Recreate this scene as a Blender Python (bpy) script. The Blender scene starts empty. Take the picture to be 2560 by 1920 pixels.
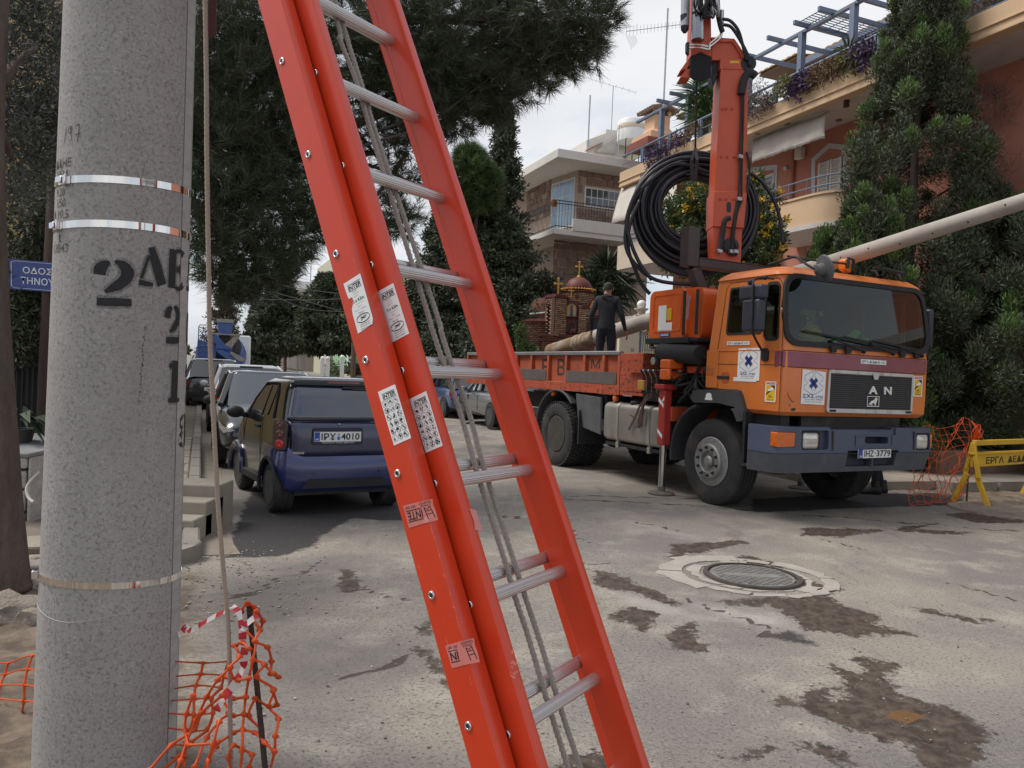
import bpy,bmesh,math,random
import numpy as np
from math import sin,cos,pi,radians,sqrt,atan2
from mathutils import Vector as V,Matrix as M
random.seed(7)
rng=np.random.default_rng(7)
S=bpy.context.scene
C=S.collection
# ---------------------------------------------------------------- camera
FPX,ROLL,PITCH,EYE=1922.0,0.042,0.016,1.5
cam=bpy.data.cameras.new('camera')
cam.sensor_width=36.0
cam.lens=36.0*FPX/2560.0
cam.clip_start=0.05
cam.clip_end=3000
camo=bpy.data.objects.new('camera',cam)
C.objects.link(camo)
_up=V((0,sin(PITCH),cos(PITCH)));_fw=V((0,cos(PITCH),-sin(PITCH)));_x=V((1,0,0))
_r=_x*cos(ROLL)+_up*sin(ROLL);_u=-_x*sin(ROLL)+_up*cos(ROLL)
camo.matrix_world=M(((_r.x,_u.x,-_fw.x,0),(_r.y,_u.y,-_fw.y,0),(_r.z,_u.z,-_fw.z,EYE),(0,0,0,1)))
S.camera=camo
# ---------------------------------------------------------------- light
SUN_EL,SUN_AZ=radians(56),radians(-80)      # azimuth from +Y towards +X
w=bpy.data.worlds.new('World');S.world=w;w.use_nodes=True
nt=w.node_tree;nt.nodes.clear()
def N(tree,typ,**kw):
    n=tree.nodes.new(typ)
    for k,v in kw.items():
        if k.startswith('i_'):
            n.inputs[k[2:].replace('_',' ')].default_value=v
        else:
            setattr(n,k,v)
    return n
out=N(nt,'ShaderNodeOutputWorld');bg=N(nt,'ShaderNodeBackground');bg.inputs['Strength'].default_value=0.1
sky=N(nt,'ShaderNodeTexSky');sky.sky_type='NISHITA';sky.sun_disc=False
sky.sun_elevation=SUN_EL;sky.sun_rotation=SUN_AZ;sky.air_density=1.4;sky.dust_density=2.0
tc=N(nt,'ShaderNodeTexCoord')
mp=N(nt,'ShaderNodeMapping');mp.inputs['Scale'].default_value=(1.0,1.0,2.6);mp.inputs['Location'].default_value=(0.35,0.1,0.2)
n1=N(nt,'ShaderNodeTexNoise',i_Scale=2.3,i_Detail=7.0,i_Roughness=0.55,i_Distortion=0.35)
n2=N(nt,'ShaderNodeTexNoise',i_Scale=1.3,i_Detail=5.0,i_Roughness=0.5)
cr=N(nt,'ShaderNodeMapRange');cr.inputs[1].default_value=0.36;cr.inputs[2].default_value=0.52
mixc=N(nt,'ShaderNodeMix',data_type='RGBA');mixs=N(nt,'ShaderNodeMix',data_type='RGBA')
cr2=N(nt,'ShaderNodeMapRange');cr2.inputs[1].default_value=0.36;cr2.inputs[2].default_value=0.66
mixc.inputs[6].default_value=(3.9,4.15,4.7,1);mixc.inputs[7].default_value=(6.3,6.4,6.6,1)
L=nt.links.new
L(tc.outputs['Generated'],mp.inputs['Vector']);L(mp.outputs[0],n1.inputs['Vector']);L(mp.outputs[0],n2.inputs['Vector'])
L(n1.outputs[0],cr.inputs[0]);L(n2.outputs[0],cr2.inputs[0]);L(cr2.outputs[0],mixc.inputs[0])
sk2=N(nt,'ShaderNodeMix',data_type='RGBA');sk2.inputs[0].default_value=0.55;sk2.inputs[7].default_value=(4.2,5.0,6.4,1)
L(sky.outputs[0],sk2.inputs[6])
L(cr.outputs[0],mixs.inputs[0]);L(sk2.outputs[2],mixs.inputs[6]);L(mixc.outputs[2],mixs.inputs[7])
L(mixs.outputs[2],bg.inputs['Color']);L(bg.outputs[0],out.inputs['Surface'])
sun=bpy.data.lights.new('sun','SUN');sun.energy=2.2;sun.angle=radians(24);sun.color=(1.0,0.95,0.88)
suno=bpy.data.objects.new('sun',sun);C.objects.link(suno)
sd=V((sin(SUN_AZ)*cos(SUN_EL),cos(SUN_AZ)*cos(SUN_EL),sin(SUN_EL)))
suno.rotation_euler=sd.to_track_quat('Z','Y').to_euler();suno.location=(0,0,30)
S.view_settings.view_transform='Standard';S.view_settings.look='None'
S.view_settings.exposure=0.5;S.view_settings.gamma=1.0;S.view_settings.use_curve_mapping=False
S.render.engine='CYCLES'
S.cycles.max_bounces=6;S.cycles.diffuse_bounces=3;S.cycles.glossy_bounces=3;S.cycles.transparent_max_bounces=12
# ---------------------------------------------------------------- photo pixel -> world helpers (2560 px frame)
def ray(px,py):
    u=(px - 1280)/FPX;v=(960 - py)/FPX
    a=u*cos(ROLL) - v*sin(ROLL);b=u*sin(ROLL)+v*cos(ROLL)
    return V((a,cos(PITCH)+b*sin(PITCH),-sin(PITCH)+b*cos(PITCH)))
def at(px,py,Y):
    r=ray(px,py);return V((0,0,EYE))+r*(Y/r.y)
def gr(px,py,z=0.0):
    r=ray(px,py);return V((0,0,EYE))+r*((z - EYE)/r.z)
def onpl(px,py,P,n):
    r=ray(px,py);o=V((0,0,EYE));return o+r*((V(P) - o).dot(V(n))/r.dot(V(n)))
K=2560/2212.0
TS=radians(22.0)                       # street direction
SR=V((cos(TS),sin(TS),0));SQ=V((-sin(TS),cos(TS),0))
def st(o,q,z=0.0): return SR*o+SQ*q+V((0,0,z))
def toS(p): return V((p.dot(SR),p.dot(SQ),p.z))
def onO(px,py,o): return toS(onpl(px,py,SR*o,SR))      # street-frame point on the plane offset = o
def onQ(px,py,q): return toS(onpl(px,py,SQ*q,SQ))
def gz(x,y):
    t=np.clip((1.2 - np.asarray(x,float))/3.2,0,1);s=t*t*(3 - 2*t)
    return -0.2*s*np.clip((np.asarray(y,float) - 3)/4,0,1)+s*0.010*np.maximum(np.asarray(y,float) - 12,0)
def G(px,py):
    z=0.0
    for _ in range(6):
        p=gr(px,py,z);z=float(gz(p.x,p.y))
    return V((p.x,p.y,z))
# ---------------------------------------------------------------- object helpers
def tag(o,label=None,cat=None,group=None,kind=None):
    if label: o['label']=label
    if cat: o['category']=cat
    if group: o['group']=group
    if kind: o['kind']=kind
    return o
def thing(name,label,cat,loc=(0,0,0),rz=0.0,group=None,mat4=None):
    o=bpy.data.objects.new(name,None);C.objects.link(o);o.empty_display_size=0.1
    if mat4 is not None: o.matrix_world=mat4
    else: o.location=loc;o.rotation_euler=(0,0,rz)
    return tag(o,label,cat,group)
def inst(name,src,parent=None,T=None):
    ""
    o=src.copy();o.name=name;C.objects.link(o)
    o.parent=parent if parent is not None else src.parent
    if T is not None: o.matrix_local=T
    return o
def copy_tree(o,parent=None):
    c=o.copy();C.objects.link(c);c.parent=parent
    for ch in list(o.children): copy_tree(ch,c)
    return c
def link(name,me,mt,parent=None,sharp=0.6,bevel=0,seg=2,smooth=True):
    o=bpy.data.objects.new(name,me);C.objects.link(o)
    if parent is not None: o.parent=parent
    if mt is not None and not me.materials: me.materials.append(mt)
    if smooth and len(me.polygons):
        me.shade_smooth();me.set_sharp_from_angle(angle=sharp)
    if bevel:
        b=o.modifiers.new('bevel','BEVEL');b.width=bevel;b.segments=seg;b.limit_method='ANGLE';b.angle_limit=0.6;b.harden_normals=False
    return o
class MB:
    def __init__(s): s.v=[];s.f=[]
    def add(s,vs,fs):
        k=len(s.v);s.v+=[tuple(p) for p in vs];s.f+=[tuple(i+k for i in f) for f in fs];return s
    def box(s,c,d,R=None):
        c=V(c);x,y,z=d[0]/2,d[1]/2,d[2]/2
        vs=[V((a*x,b*y,e*z)) for a in (-1,1) for b in (-1,1) for e in (-1,1)]
        if R is not None: vs=[R @ p for p in vs]
        return s.add([p+c for p in vs],[(0,1,3,2),(4,6,7,5),(0,4,5,1),(2,3,7,6),(0,2,6,4),(1,5,7,3)])
    def b2(s,lo,hi):
        lo=V(lo);hi=V(hi);return s.box((lo+hi)/2,(hi - lo))
    def hexa(s,p8):
        ""
        return s.add(p8,[(3,2,1,0),(4,5,6,7),(0,1,5,4),(1,2,6,5),(2,3,7,6),(3,0,4,7)])
    def bar(s,p,q,wd,ht=None,up=(0,0,1)):
        p=V(p);q=V(q);ht=wd if ht is None else ht
        d=(q - p).normalized();up=V(up)
        if abs(d.dot(up)) > 0.98: up=V((1,0,0)) if abs(d.x) < 0.9 else V((0,1,0))
        a=d.cross(up).normalized()*wd/2;b=a.cross(d).normalized()*ht/2
        return s.hexa([p - a - b,p+a - b,p+a+b,p - a+b,q - a - b,q+a - b,q+a+b,q - a+b])
    def loft(s,rings,cap=True,close=True):
        n=len(rings[0]);k=len(s.v)
        for r in rings: s.v+=[tuple(p) for p in r]
        for i in range(len(rings) - 1):
            for j in range(n if close else n - 1):
                a=k+i*n+j;b=k+i*n+(j+1) % n
                s.f.append((a,b,b+n,a+n))
        if cap:
            s.f.append(tuple(k+j for j in range(n))[::-1]);s.f.append(tuple(k+(len(rings) - 1)*n+j for j in range(n)))
        return s
    def tube(s,path,r,n=8,cap=True,strands=0,twist=0.0):
        path=[V(p) for p in path];rings=[]
        rs=r if isinstance(r,(list,tuple)) else [r]*len(path)
        prev=None;dist=0.0
        for i,p in enumerate(path):
            t=(path[min(i+1,len(path) - 1)] - path[max(i - 1,0)])
            if t.length < 1e-9: t=V((0,0,1))
            t.normalize()
            if prev is None:
                prev=t.orthogonal().normalized()
            prev=(prev - t*prev.dot(t))
            if prev.length < 1e-6: prev=t.orthogonal()
            prev.normalize();b=t.cross(prev)
            if i: dist+=(p - path[i - 1]).length
            ring=[]
            for j in range(n):
                a=2*pi*j/n
                rr=rs[i]*(1+(0.16*cos(strands*a - twist*dist) if strands else 0))
                ring.append(p+prev*(cos(a)*rr)+b*(sin(a)*rr))
            rings.append(ring)
        return s.loft(rings,cap)
    def cyl(s,p,q,r,r2=None,n=14,cap=True):
        return s.tube([p,q],[r,r if r2 is None else r2],n,cap)
    def lathe(s,prof,c=(0,0,0),ax=(0,0,1),n=24,cap=True):
        ""
        ax=V(ax).normalized();a=ax.orthogonal().normalized();b=ax.cross(a);c=V(c)
        return s.loft([[c+ax*h+(a*cos(2*pi*j/n)+b*sin(2*pi*j/n))*r for j in range(n)] for r,h in prof],cap)
    def ball(s,c,r,n=12,m=8,sc=(1,1,1)):
        c=V(c);rings=[]
        for i in range(m+1):
            t=pi*(0.02+0.96*i/m) - pi/2
            rings.append([c+V((cos(t)*cos(2*pi*j/n)*r*sc[0],cos(t)*sin(2*pi*j/n)*r*sc[1],sin(t)*r*sc[2])) for j in range(n)])
        return s.loft(rings)
    def prism(s,poly,f,ex):
        ""
        ex=V(ex);k=len(s.v);n=len(poly)
        P=[V(f(*p)) for p in poly]
        s.v+=[tuple(p) for p in P]+[tuple(p+ex) for p in P]
        from mathutils.geometry import tessellate_polygon
        for t in tessellate_polygon([[V((p[0],p[1],0)) for p in poly]]):
            s.f.append((k+t[0],k+t[1],k+t[2]));s.f.append((k+n+t[2],k+n+t[1],k+n+t[0]))
        for i in range(n):
            j=(i+1) % n;s.f.append((k+i,k+j,k+n+j,k+n+i))
        return s
    def quad(s,a,b,c,d): return s.add([a,b,c,d],[(0,1,2,3)])
    def xf(s,T): s.v=[tuple(T @ V(p)) for p in s.v];return s
    def mesh(s,name='m'):
        me=bpy.data.meshes.new(name);me.from_pydata(s.v,[],s.f);me.update()
        bm=bmesh.new();bm.from_mesh(me);bmesh.ops.recalc_face_normals(bm,faces=bm.faces);bm.to_mesh(me);bm.free()
        return me
    def build(s,name,mt,parent=None,bevel=0,sharp=0.6,seg=2,smooth=True):
        return link(name,s.mesh(name),mt,parent,sharp,bevel,seg,smooth)
def rrect(w_,h_,r,n=4):
    ""
    o=[]
    for cx,cy,a0 in ((w_/2 - r,h_/2 - r,0),(-w_/2+r,h_/2 - r,pi/2),(-w_/2+r,-h_/2+r,pi),(w_/2 - r,-h_/2+r,1.5*pi)):
        for i in range(n+1):
            a=a0+pi/2*i/n;o.append((cx+r*cos(a),cy+r*sin(a)))
    return o
def frame(o,x,y):
    ""
    x=V(x).normalized();z=x.cross(V(y)).normalized();y=z.cross(x);o=V(o)
    return M(((x.x,y.x,z.x,o.x),(x.y,y.y,z.y,o.y),(x.z,y.z,z.z,o.z),(0,0,0,1)))
_tc={}
def textmesh(body,wd=None,ht=None,off=0.0,ex=0.0,shear=0.0,sp=1.0):
    cu=bpy.data.curves.new('t','FONT');cu.body=body;cu.align_x='CENTER';cu.align_y='CENTER';cu.size=1.0
    cu.offset=off;cu.extrude=ex;cu.shear=shear;cu.space_character=sp;cu.resolution_u=3
    ob=bpy.data.objects.new('t',cu);C.objects.link(ob)
    dg=bpy.context.evaluated_depsgraph_get();dg.update()
    me=bpy.data.meshes.new_from_object(ob.evaluated_get(dg),depsgraph=dg)
    bpy.data.objects.remove(ob);bpy.data.curves.remove(cu)
    co=np.array([v.co[:] for v in me.vertices]).reshape(-1,3)
    if len(co):
        lo=co.min(0);hi=co.max(0);d=np.maximum(hi - lo,1e-6)
        sx=wd/d[0] if wd else (ht/d[1] if ht else 1);sy=ht/d[1] if ht else sx
        co[:,0]=(co[:,0] - (lo[0]+hi[0])/2)*sx;co[:,1]=(co[:,1] - (lo[1]+hi[1])/2)*sy
        me.vertices.foreach_set('co',co.ravel());me.update()
    me.materials.clear()
    return me
def text(body,mt,T,parent=None,wd=None,ht=None,name='lettering',off=0.0,ex=0.0,shear=0.0,sp=1.0):
    me=textmesh(body,wd,ht,off,ex,shear,sp)
    me.transform(T)
    return link(name,me,mt,parent,smooth=False)
def stroke(mb,pts,wds,f):
    ""
    if not isinstance(wds,(list,tuple)): wds=[wds]*len(pts)
    P=[V((p[0],p[1])) for p in pts];k=len(mb.v)
    for i,p in enumerate(P):
        t=P[min(i+1,len(P) - 1)] - P[max(i - 1,0)];t.normalize();nn=V((-t.y,t.x))*wds[i]/2
        mb.v.append(tuple(f(*(p+nn))));mb.v.append(tuple(f(*(p - nn))))
    for i in range(len(P) - 1):
        a=k+2*i;mb.f.append((a,a+1,a+3,a+2))
    return mb
def arc(cx,cy,rx,ry,a0,a1,n=10):
    return [(cx+rx*cos(radians(a0+(a1 - a0)*i/n)),cy+ry*sin(radians(a0+(a1 - a0)*i/n))) for i in range(n+1)]
# ---------------------------------------------------------------- materials
MT={}
def mat(name,col,rough=0.6,metal=0.0,var=0.12,sc=6.0,bump=0.0,bsc=80.0,coat=0.0,layers=(),isl=0.0,spec=0.5,alpha=None,stretch=None,emit=0.0,trans=0.0,bdist=0.01):
    if name in MT: return MT[name]
    m=bpy.data.materials.new(name);m.use_nodes=True;t=m.node_tree;t.nodes.clear();ln=t.links.new
    o=N(t,'ShaderNodeOutputMaterial');b=N(t,'ShaderNodeBsdfPrincipled');ln(b.outputs[0],o.inputs[0])
    b.inputs['Roughness'].default_value=rough;b.inputs['Metallic'].default_value=metal
    b.inputs['Coat Weight'].default_value=coat;b.inputs['Coat Roughness'].default_value=0.08
    b.inputs['Specular IOR Level'].default_value=spec
    c4=(col[0],col[1],col[2],1)
    crd=N(t,'ShaderNodeTexCoord');src=crd.outputs['Object']
    if stretch:
        mp_=N(t,'ShaderNodeMapping');mp_.inputs['Scale'].default_value=stretch;ln(src,mp_.inputs['Vector']);src=mp_.outputs[0]
    nz=N(t,'ShaderNodeTexNoise',i_Scale=sc,i_Detail=6.0,i_Roughness=0.6);ln(src,nz.inputs['Vector'])
    mr=N(t,'ShaderNodeMapRange');mr.inputs[1].default_value=0.25;mr.inputs[2].default_value=0.75;mr.inputs[3].default_value=1 - var;mr.inputs[4].default_value=1+var
    ln(nz.outputs[0],mr.inputs[0])
    mul=N(t,'ShaderNodeVectorMath',operation='SCALE');mul.inputs[0].default_value=col;ln(mr.outputs[0],mul.inputs['Scale'])
    cur=mul.outputs[0]
    if isl:
        ge=N(t,'ShaderNodeNewGeometry');m2=N(t,'ShaderNodeMapRange');m2.inputs[3].default_value=1 - isl;m2.inputs[4].default_value=1+isl
        ln(ge.outputs['Random Per Island'],m2.inputs[0]);mu2=N(t,'ShaderNodeVectorMath',operation='SCALE')
        ln(cur,mu2.inputs[0]);ln(m2.outputs[0],mu2.inputs['Scale']);cur=mu2.outputs[0]
    rsock=None
    for ly in layers:
        lc,lsc,lo,hi=ly[:4]
        ls=src
        if len(ly) > 4 and ly[4]:
            mp_=N(t,'ShaderNodeMapping');mp_.inputs['Scale'].default_value=ly[4];mp_.inputs['Location'].default_value=(lsc*.37,lsc*.11,lsc*.23);ln(src,mp_.inputs['Vector']);ls=mp_.outputs[0]
        nn=N(t,'ShaderNodeTexNoise',i_Scale=lsc,i_Detail=8.0,i_Roughness=0.62);ln(ls,nn.inputs['Vector'])
        mm=N(t,'ShaderNodeMapRange');mm.inputs[1].default_value=lo;mm.inputs[2].default_value=hi
        mm.inputs[4].default_value=ly[5] if len(ly) > 5 else 1.0
        ln(nn.outputs[0],mm.inputs[0])
        mx=N(t,'ShaderNodeMix',data_type='RGBA');mx.inputs[7].default_value=(lc[0],lc[1],lc[2],1)
        ln(mm.outputs[0],mx.inputs[0]);ln(cur,mx.inputs[6]);cur=mx.outputs[2]
    ln(cur,b.inputs['Base Color'])
    if bump:
        bn=N(t,'ShaderNodeTexNoise',i_Scale=bsc,i_Detail=5.0,i_Roughness=0.65);ln(src,bn.inputs['Vector'])
        bu=N(t,'ShaderNodeBump');bu.inputs['Strength'].default_value=bump;bu.inputs['Distance'].default_value=bdist
        ln(bn.outputs[0],bu.inputs['Height']);ln(bu.outputs[0],b.inputs['Normal'])
    if emit:
        b.inputs['Emission Color'].default_value=c4;b.inputs['Emission Strength'].default_value=emit
    if trans:
        tr=N(t,'ShaderNodeBsdfTranslucent');ln(cur,tr.inputs[0]);mxs=N(t,'ShaderNodeMixShader');mxs.inputs[0].default_value=trans
        ln(b.outputs[0],mxs.inputs[1]);ln(tr.outputs[0],mxs.inputs[2]);ln(mxs.outputs[0],o.inputs[0])
    if alpha:
        sc_,lo,hi,mx_=alpha
        an=N(t,'ShaderNodeTexNoise',i_Scale=sc_,i_Detail=4.0,i_Roughness=0.7);ln(crd.outputs['Object'],an.inputs['Vector'])
        am=N(t,'ShaderNodeMapRange');am.inputs[1].default_value=lo;am.inputs[2].default_value=hi;am.inputs[4].default_value=mx_
        ln(an.outputs[0],am.inputs[0]);ln(am.outputs[0],b.inputs['Alpha'])
    MT[name]=m
    return m
def glass(name,tint=(0.5,0.56,0.56),refl=1.0,ior=1.5):
    if name in MT: return MT[name]
    m=bpy.data.materials.new(name);m.use_nodes=True;t=m.node_tree;t.nodes.clear();ln=t.links.new
    o=N(t,'ShaderNodeOutputMaterial');tr=N(t,'ShaderNodeBsdfTransparent');tr.inputs[0].default_value=(*tint,1)
    gl=N(t,'ShaderNodeBsdfGlossy');gl.inputs['Roughness'].default_value=0.02;gl.inputs[0].default_value=(refl,refl,refl,1)
    fr=N(t,'ShaderNodeFresnel');gb=N(t,'ShaderNodeNewGeometry');gi=N(t,'ShaderNodeMapRange');gi.inputs[3].default_value=ior;gi.inputs[4].default_value=1/ior;ln(gb.outputs['Backfacing'],gi.inputs[0]);ln(gi.outputs[0],fr.inputs[0])
    mx=N(t,'ShaderNodeMixShader');ln(fr.outputs[0],mx.inputs[0]);ln(tr.outputs[0],mx.inputs[1]);ln(gl.outputs[0],mx.inputs[2]);ln(mx.outputs[0],o.inputs[0])
    MT[name]=m;return m
black=mat('black_rubber',(0.018,0.018,0.02),0.75,var=0.3,bump=0.15)
tyre=mat('tyre_rubber',(0.028,0.027,0.028),0.85,var=0.35,sc=9,layers=[((0.10,0.085,0.07),3.0,0.5,0.85)],bump=0.2)
steel=mat('bare_steel',(0.45,0.45,0.46),0.35,0.9,var=0.2)
chrome=mat('chrome',(0.75,0.75,0.76),0.12,1.0,var=0.05)
darkmet=mat('dark_chassis',(0.025,0.025,0.027),0.6,0.3,var=0.4,sc=4,layers=[((0.09,0.07,0.055),5.0,0.5,0.8)])
ink=mat('black_print',(0.02,0.02,0.022),0.6)
white=mat('white_paint',(0.78,0.78,0.76),0.55,var=0.06,layers=[((0.5,0.47,0.42),2.2,0.58,0.9)])
sticker=mat('sticker_white',(0.80,0.80,0.80),0.4,var=0.03)
soot=mat('dark_glass',(0.012,0.014,0.017),0.04,0,var=0.0,spec=0.9)
# ================================================================ GROUND
def Z9(pts,ox,oy,sc): return [(ox+x*sc,oy+y*sc) for x,y in pts]
ZS=.3888
WET=[
 Z9([(590,1225),(640,1200),(800,1215),(810,1150),(860,1105),(930,1110),(930,1190),(1000,1215),(1110,1180),(1080,1100),(980,1030),(920,990),(1000,980),(1090,1030),(1190,1020),(1090,940),(1160,930),(1280,970),(1390,980),(1340,1050),(1290,1080),(1370,1110),(1380,1170),(1500,1190),(1570,1240),(1720,1240),(1830,1310),(1900,1360),(2050,1410),(1950,1500),(1880,1560),(1800,1700),(1590,1700),(1530,1560),(1480,1500),(1400,1470),(1300,1480),(1200,1410),(1050,1380),(900,1330),(800,1270),(700,1240)],1700,1280,ZS),
 Z9([(200,570),(500,560),(700,540),(880,510),(1000,470),(1030,490),(950,540),(1040,600),(1200,640),(1300,690),(1210,710),(1480,780),(1300,790),(1230,780),(1130,810),(960,770),(800,750),(700,680),(680,640),(560,600),(300,600)],1700,1280,ZS),
 Z9([(0,740),(80,715),(130,780),(120,830),(170,850),(170,900),(60,905),(-40,880)],1700,1280,ZS),
 Z9([(300,1600),(600,1500),(860,1490),(1000,1550),(1150,1620),(1100,1640),(900,1550),(750,1520),(560,1550)],1700,1280,ZS),
 Z9([(-60,210),(400,180),(430,200),(250,240),(-60,290)],1700,1280,ZS),
 Z9([(200,300),(450,285),(600,330),(800,420),(910,470),(880,510),(700,425),(600,365),(350,335)],1700,1280,ZS),
 Z9([(1400,100),(1650,75),(1500,110),(1880,130),(1780,148),(1400,122)],1700,1280,ZS),
 Z9([(1690,10),(2300,-20),(2300,70),(1900,70)],1700,1280,ZS),
 Z9([(800,100),(1280,112),(1300,125),(1000,160),(780,150)],1700,1280,ZS),
 Z9([(1400,590),(1560,620),(1900,690),(1980,690),(1850,715),(1600,650)],1700,1280,ZS),
 Z9([(440,770),(580,650),(600,720),(520,780)],860,1280,ZS),
 Z9([(480,870),(540,900),(700,1050),(730,1150),(640,1085),(560,985),(485,955)],860,1280,ZS),
 Z9([(1700,660),(1880,610),(2040,660),(1930,770),(1780,710)],860,1280,ZS),
 Z9([(1370,1600),(1560,1530),(1680,1560),(1720,1700),(1370,1700)],860,1280,ZS),
 Z9([(1600,370),(1750,400),(1900,470),(2050,530),(2200,600),(2060,590),(1900,520),(1640,480)],860,1280,ZS),
 Z9([(0,360),(60,390),(120,480),(20,520),(-40,450)],860,1280,ZS),
 Z9([(2060,800),(2212,740),(2300,900),(2100,860)],860,1280,ZS),
]
TAR_SHADE=[Z9([(485,1205),(500,1165),(530,1090),(560,1030),(600,1035),(900,1070),(885,1125),(760,1120),(690,1160),(680,1178),(600,1203)],0,0,K),
       [(1880,1248),(2150,1232),(2400,1236),(2412,1262),(2150,1270),(1880,1282)],  # shadow at the truck's front, painted into the road as a dark strip
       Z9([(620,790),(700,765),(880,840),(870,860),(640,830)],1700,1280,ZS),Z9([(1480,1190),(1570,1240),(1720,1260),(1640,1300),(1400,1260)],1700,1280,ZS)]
SMEAR=[Z9([(440,1290),(560,1225),(740,1200),(760,1250),(720,1330),(600,1390),(450,1400)],0,0,K),Z9([(480,1400),(700,1370),(900,1380),(930,1440),(760,1500),(560,1560)],0,0,K)]
RED=[Z9([(1310,1310),(1400,1285),(1500,1282),(1590,1310),(1500,1345),(1350,1345)],1700,1280,ZS)]
CRK=[Z9([(880,170),(1000,195),(1200,245),(1430,300)],1700,1280,ZS),Z9([(1720,460),(1900,510),(2200,590)],1700,1280,ZS),Z9([(0,560),(200,640),(480,730),(600,820)],1700,1280,ZS),
       Z9([(1470,0),(2300,20)],860,1240,ZS),Z9([(40,490),(300,550),(560,570)],860,1280,ZS),Z9([(0,1080),(200,1010),(480,900)],860,1280,ZS),Z9([(1500,560),(1780,450),(2080,320)],0,1280,ZS),
       Z9([(1200,330),(1700,330)],860,1280,ZS),Z9([(1870,65),(2000,80),(2212,130)],860,1280,ZS),Z9([(1000,30),(1300,60),(1600,200)],860,1280,ZS),[(1330,1250),(1700,1262),(2560,1330)]]
PAL=[Z9([(0,240),(430,190),(250,270),(0,290)],1700,1270,ZS),Z9([(1840,60),(2300,160),(2300,190),(2000,120)],860,1280,ZS),Z9([(40,580),(300,600),(680,680),(760,740),(560,760),(300,680),(80,620)],1700,1280,ZS),Z9([(1640,500),(2000,560),(2400,700),(2000,680)],860,1280,ZS)]
def axis_grid(a,lo,hi,fine,b,grow=1.35):
    xs=list(np.arange(lo,hi,fine));st_=fine
    x=hi
    while x < b: xs.append(x);st_=min(st_*grow,12);x+=st_
    xs.append(b);x=lo;st_=fine;pre=[]
    while x > a: st_=min(st_*grow,12);x -=st_;pre.append(max(x,a))
    return np.array(pre[::-1]+xs)
gx=axis_grid(-160,-4.2,7.6,0.042,160);gy=axis_grid(-60,2.0,13.5,0.042,420)
GX,GY=np.meshgrid(gx,gy);nx,ny=len(gx),len(gy)
def seg_d(px,py,a,b):
    d=b - a;t=np.clip(((px - a[0])*d[0]+(py - a[1])*d[1])/max(d.dot(d),1e-9),0,1)
    return np.hypot(px - a[0] - t*d[0],py - a[1] - t*d[1])
def polymask(polys,wd=0.13):
    out_=np.zeros(GX.shape)
    for p in polys:
        q=np.array([[*G(*c)[:2]] for c in p]);lo=q.min(0) - .5;hi=q.max(0)+.5
        ix=np.where((gx > lo[0]) & (gx < hi[0]))[0];iy=np.where((gy > lo[1]) & (gy < hi[1]))[0]
        if not len(ix) or not len(iy): continue
        sl=(slice(iy[0],iy[-1]+1),slice(ix[0],ix[-1]+1));X,Y=GX[sl],GY[sl]
        ins=np.zeros(X.shape,bool);dd=np.full(X.shape,9.0)
        for i in range(len(q)):
            a,b=q[i],q[(i+1) % len(q)]
            dd=np.minimum(dd,seg_d(X,Y,a,b))
            c=((a[1] > Y) != (b[1] > Y));den=(b[1] - a[1]) if abs(b[1] - a[1]) > 1e-9 else 1e-9
            ins ^=c & (X < (b[0] - a[0])*(Y - a[1])/den+a[0])
        out_[sl]=np.maximum(out_[sl],np.clip(0.5+np.where(ins,dd,-dd)/wd*0.5,0,1))
    return out_
def linemask(lines,wd=0.05):
    out_=np.zeros(GX.shape)
    for p in lines:
        q=np.array([[*G(*c)[:2]] for c in p])
        for i in range(len(q) - 1):
            wig=0.05*np.sin(GX*9.1+GY*7.3)+0.03*np.sin(GX*23 - GY*31)
            out_=np.maximum(out_,np.clip(1 - seg_d(GX+wig,GY+wig*.6,q[i],q[i+1])/wd,0,1))
    return out_
zz=gz(GX,GY)
m_wet=polymask(WET);m_tar_shade=polymask(TAR_SHADE,.1);m_sm=polymask(SMEAR,.5);m_crk=linemask(CRK);m_pal=polymask(PAL,.3);m_red=polymask(RED,.06)
# soil verge on the left of the street, in front of the pavement
so=GX*SR.x+GY*SR.y;sq=GX*SQ.x+GY*SQ.y
m_soil=np.clip(0.5+(0.0 - so)*1.1,0,1)*np.clip((7.0 - sq)*1.5,0,1)
m_soil=np.maximum(m_soil,np.clip((so - 8.9)*1.2,0,1)*np.clip((13.0 - sq)*1.5,0,1)*0.75*(GY > 10.2))
zz=zz+0.012*m_wet*np.sin(GX*40)*np.sin(GY*37)+m_soil*(0.02*np.sin(GX*11+1)*np.sin(GY*13)+0.012*np.sin(GX*47)*np.sin(GY*41))
me=bpy.data.meshes.new('ground')
me.vertices.add(nx*ny);me.vertices.foreach_set('co',np.stack([GX,GY,zz],-1).astype(np.float32).ravel())
ii=np.arange((ny - 1)*(nx - 1));r_,c_=ii//(nx - 1),ii % (nx - 1);v0=r_*nx+c_
me.loops.add(len(ii)*4);me.polygons.add(len(ii))
me.loops.foreach_set('vertex_index',np.stack([v0,v0+1,v0+nx+1,v0+nx],-1).astype(np.int32).ravel())
me.polygons.foreach_set('loop_start',(ii*4).astype(np.int32));me.update(calc_edges=True)
for nm,a_ in (('wet',m_wet),('tar_shade',m_tar_shade),('smear',m_sm),('crack',m_crk),('pale',m_pal),('red',m_red),('soil',m_soil)):
    at_=me.attributes.new(nm,'FLOAT','POINT');at_.data.foreach_set('value',a_.astype(np.float32).ravel())
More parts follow.
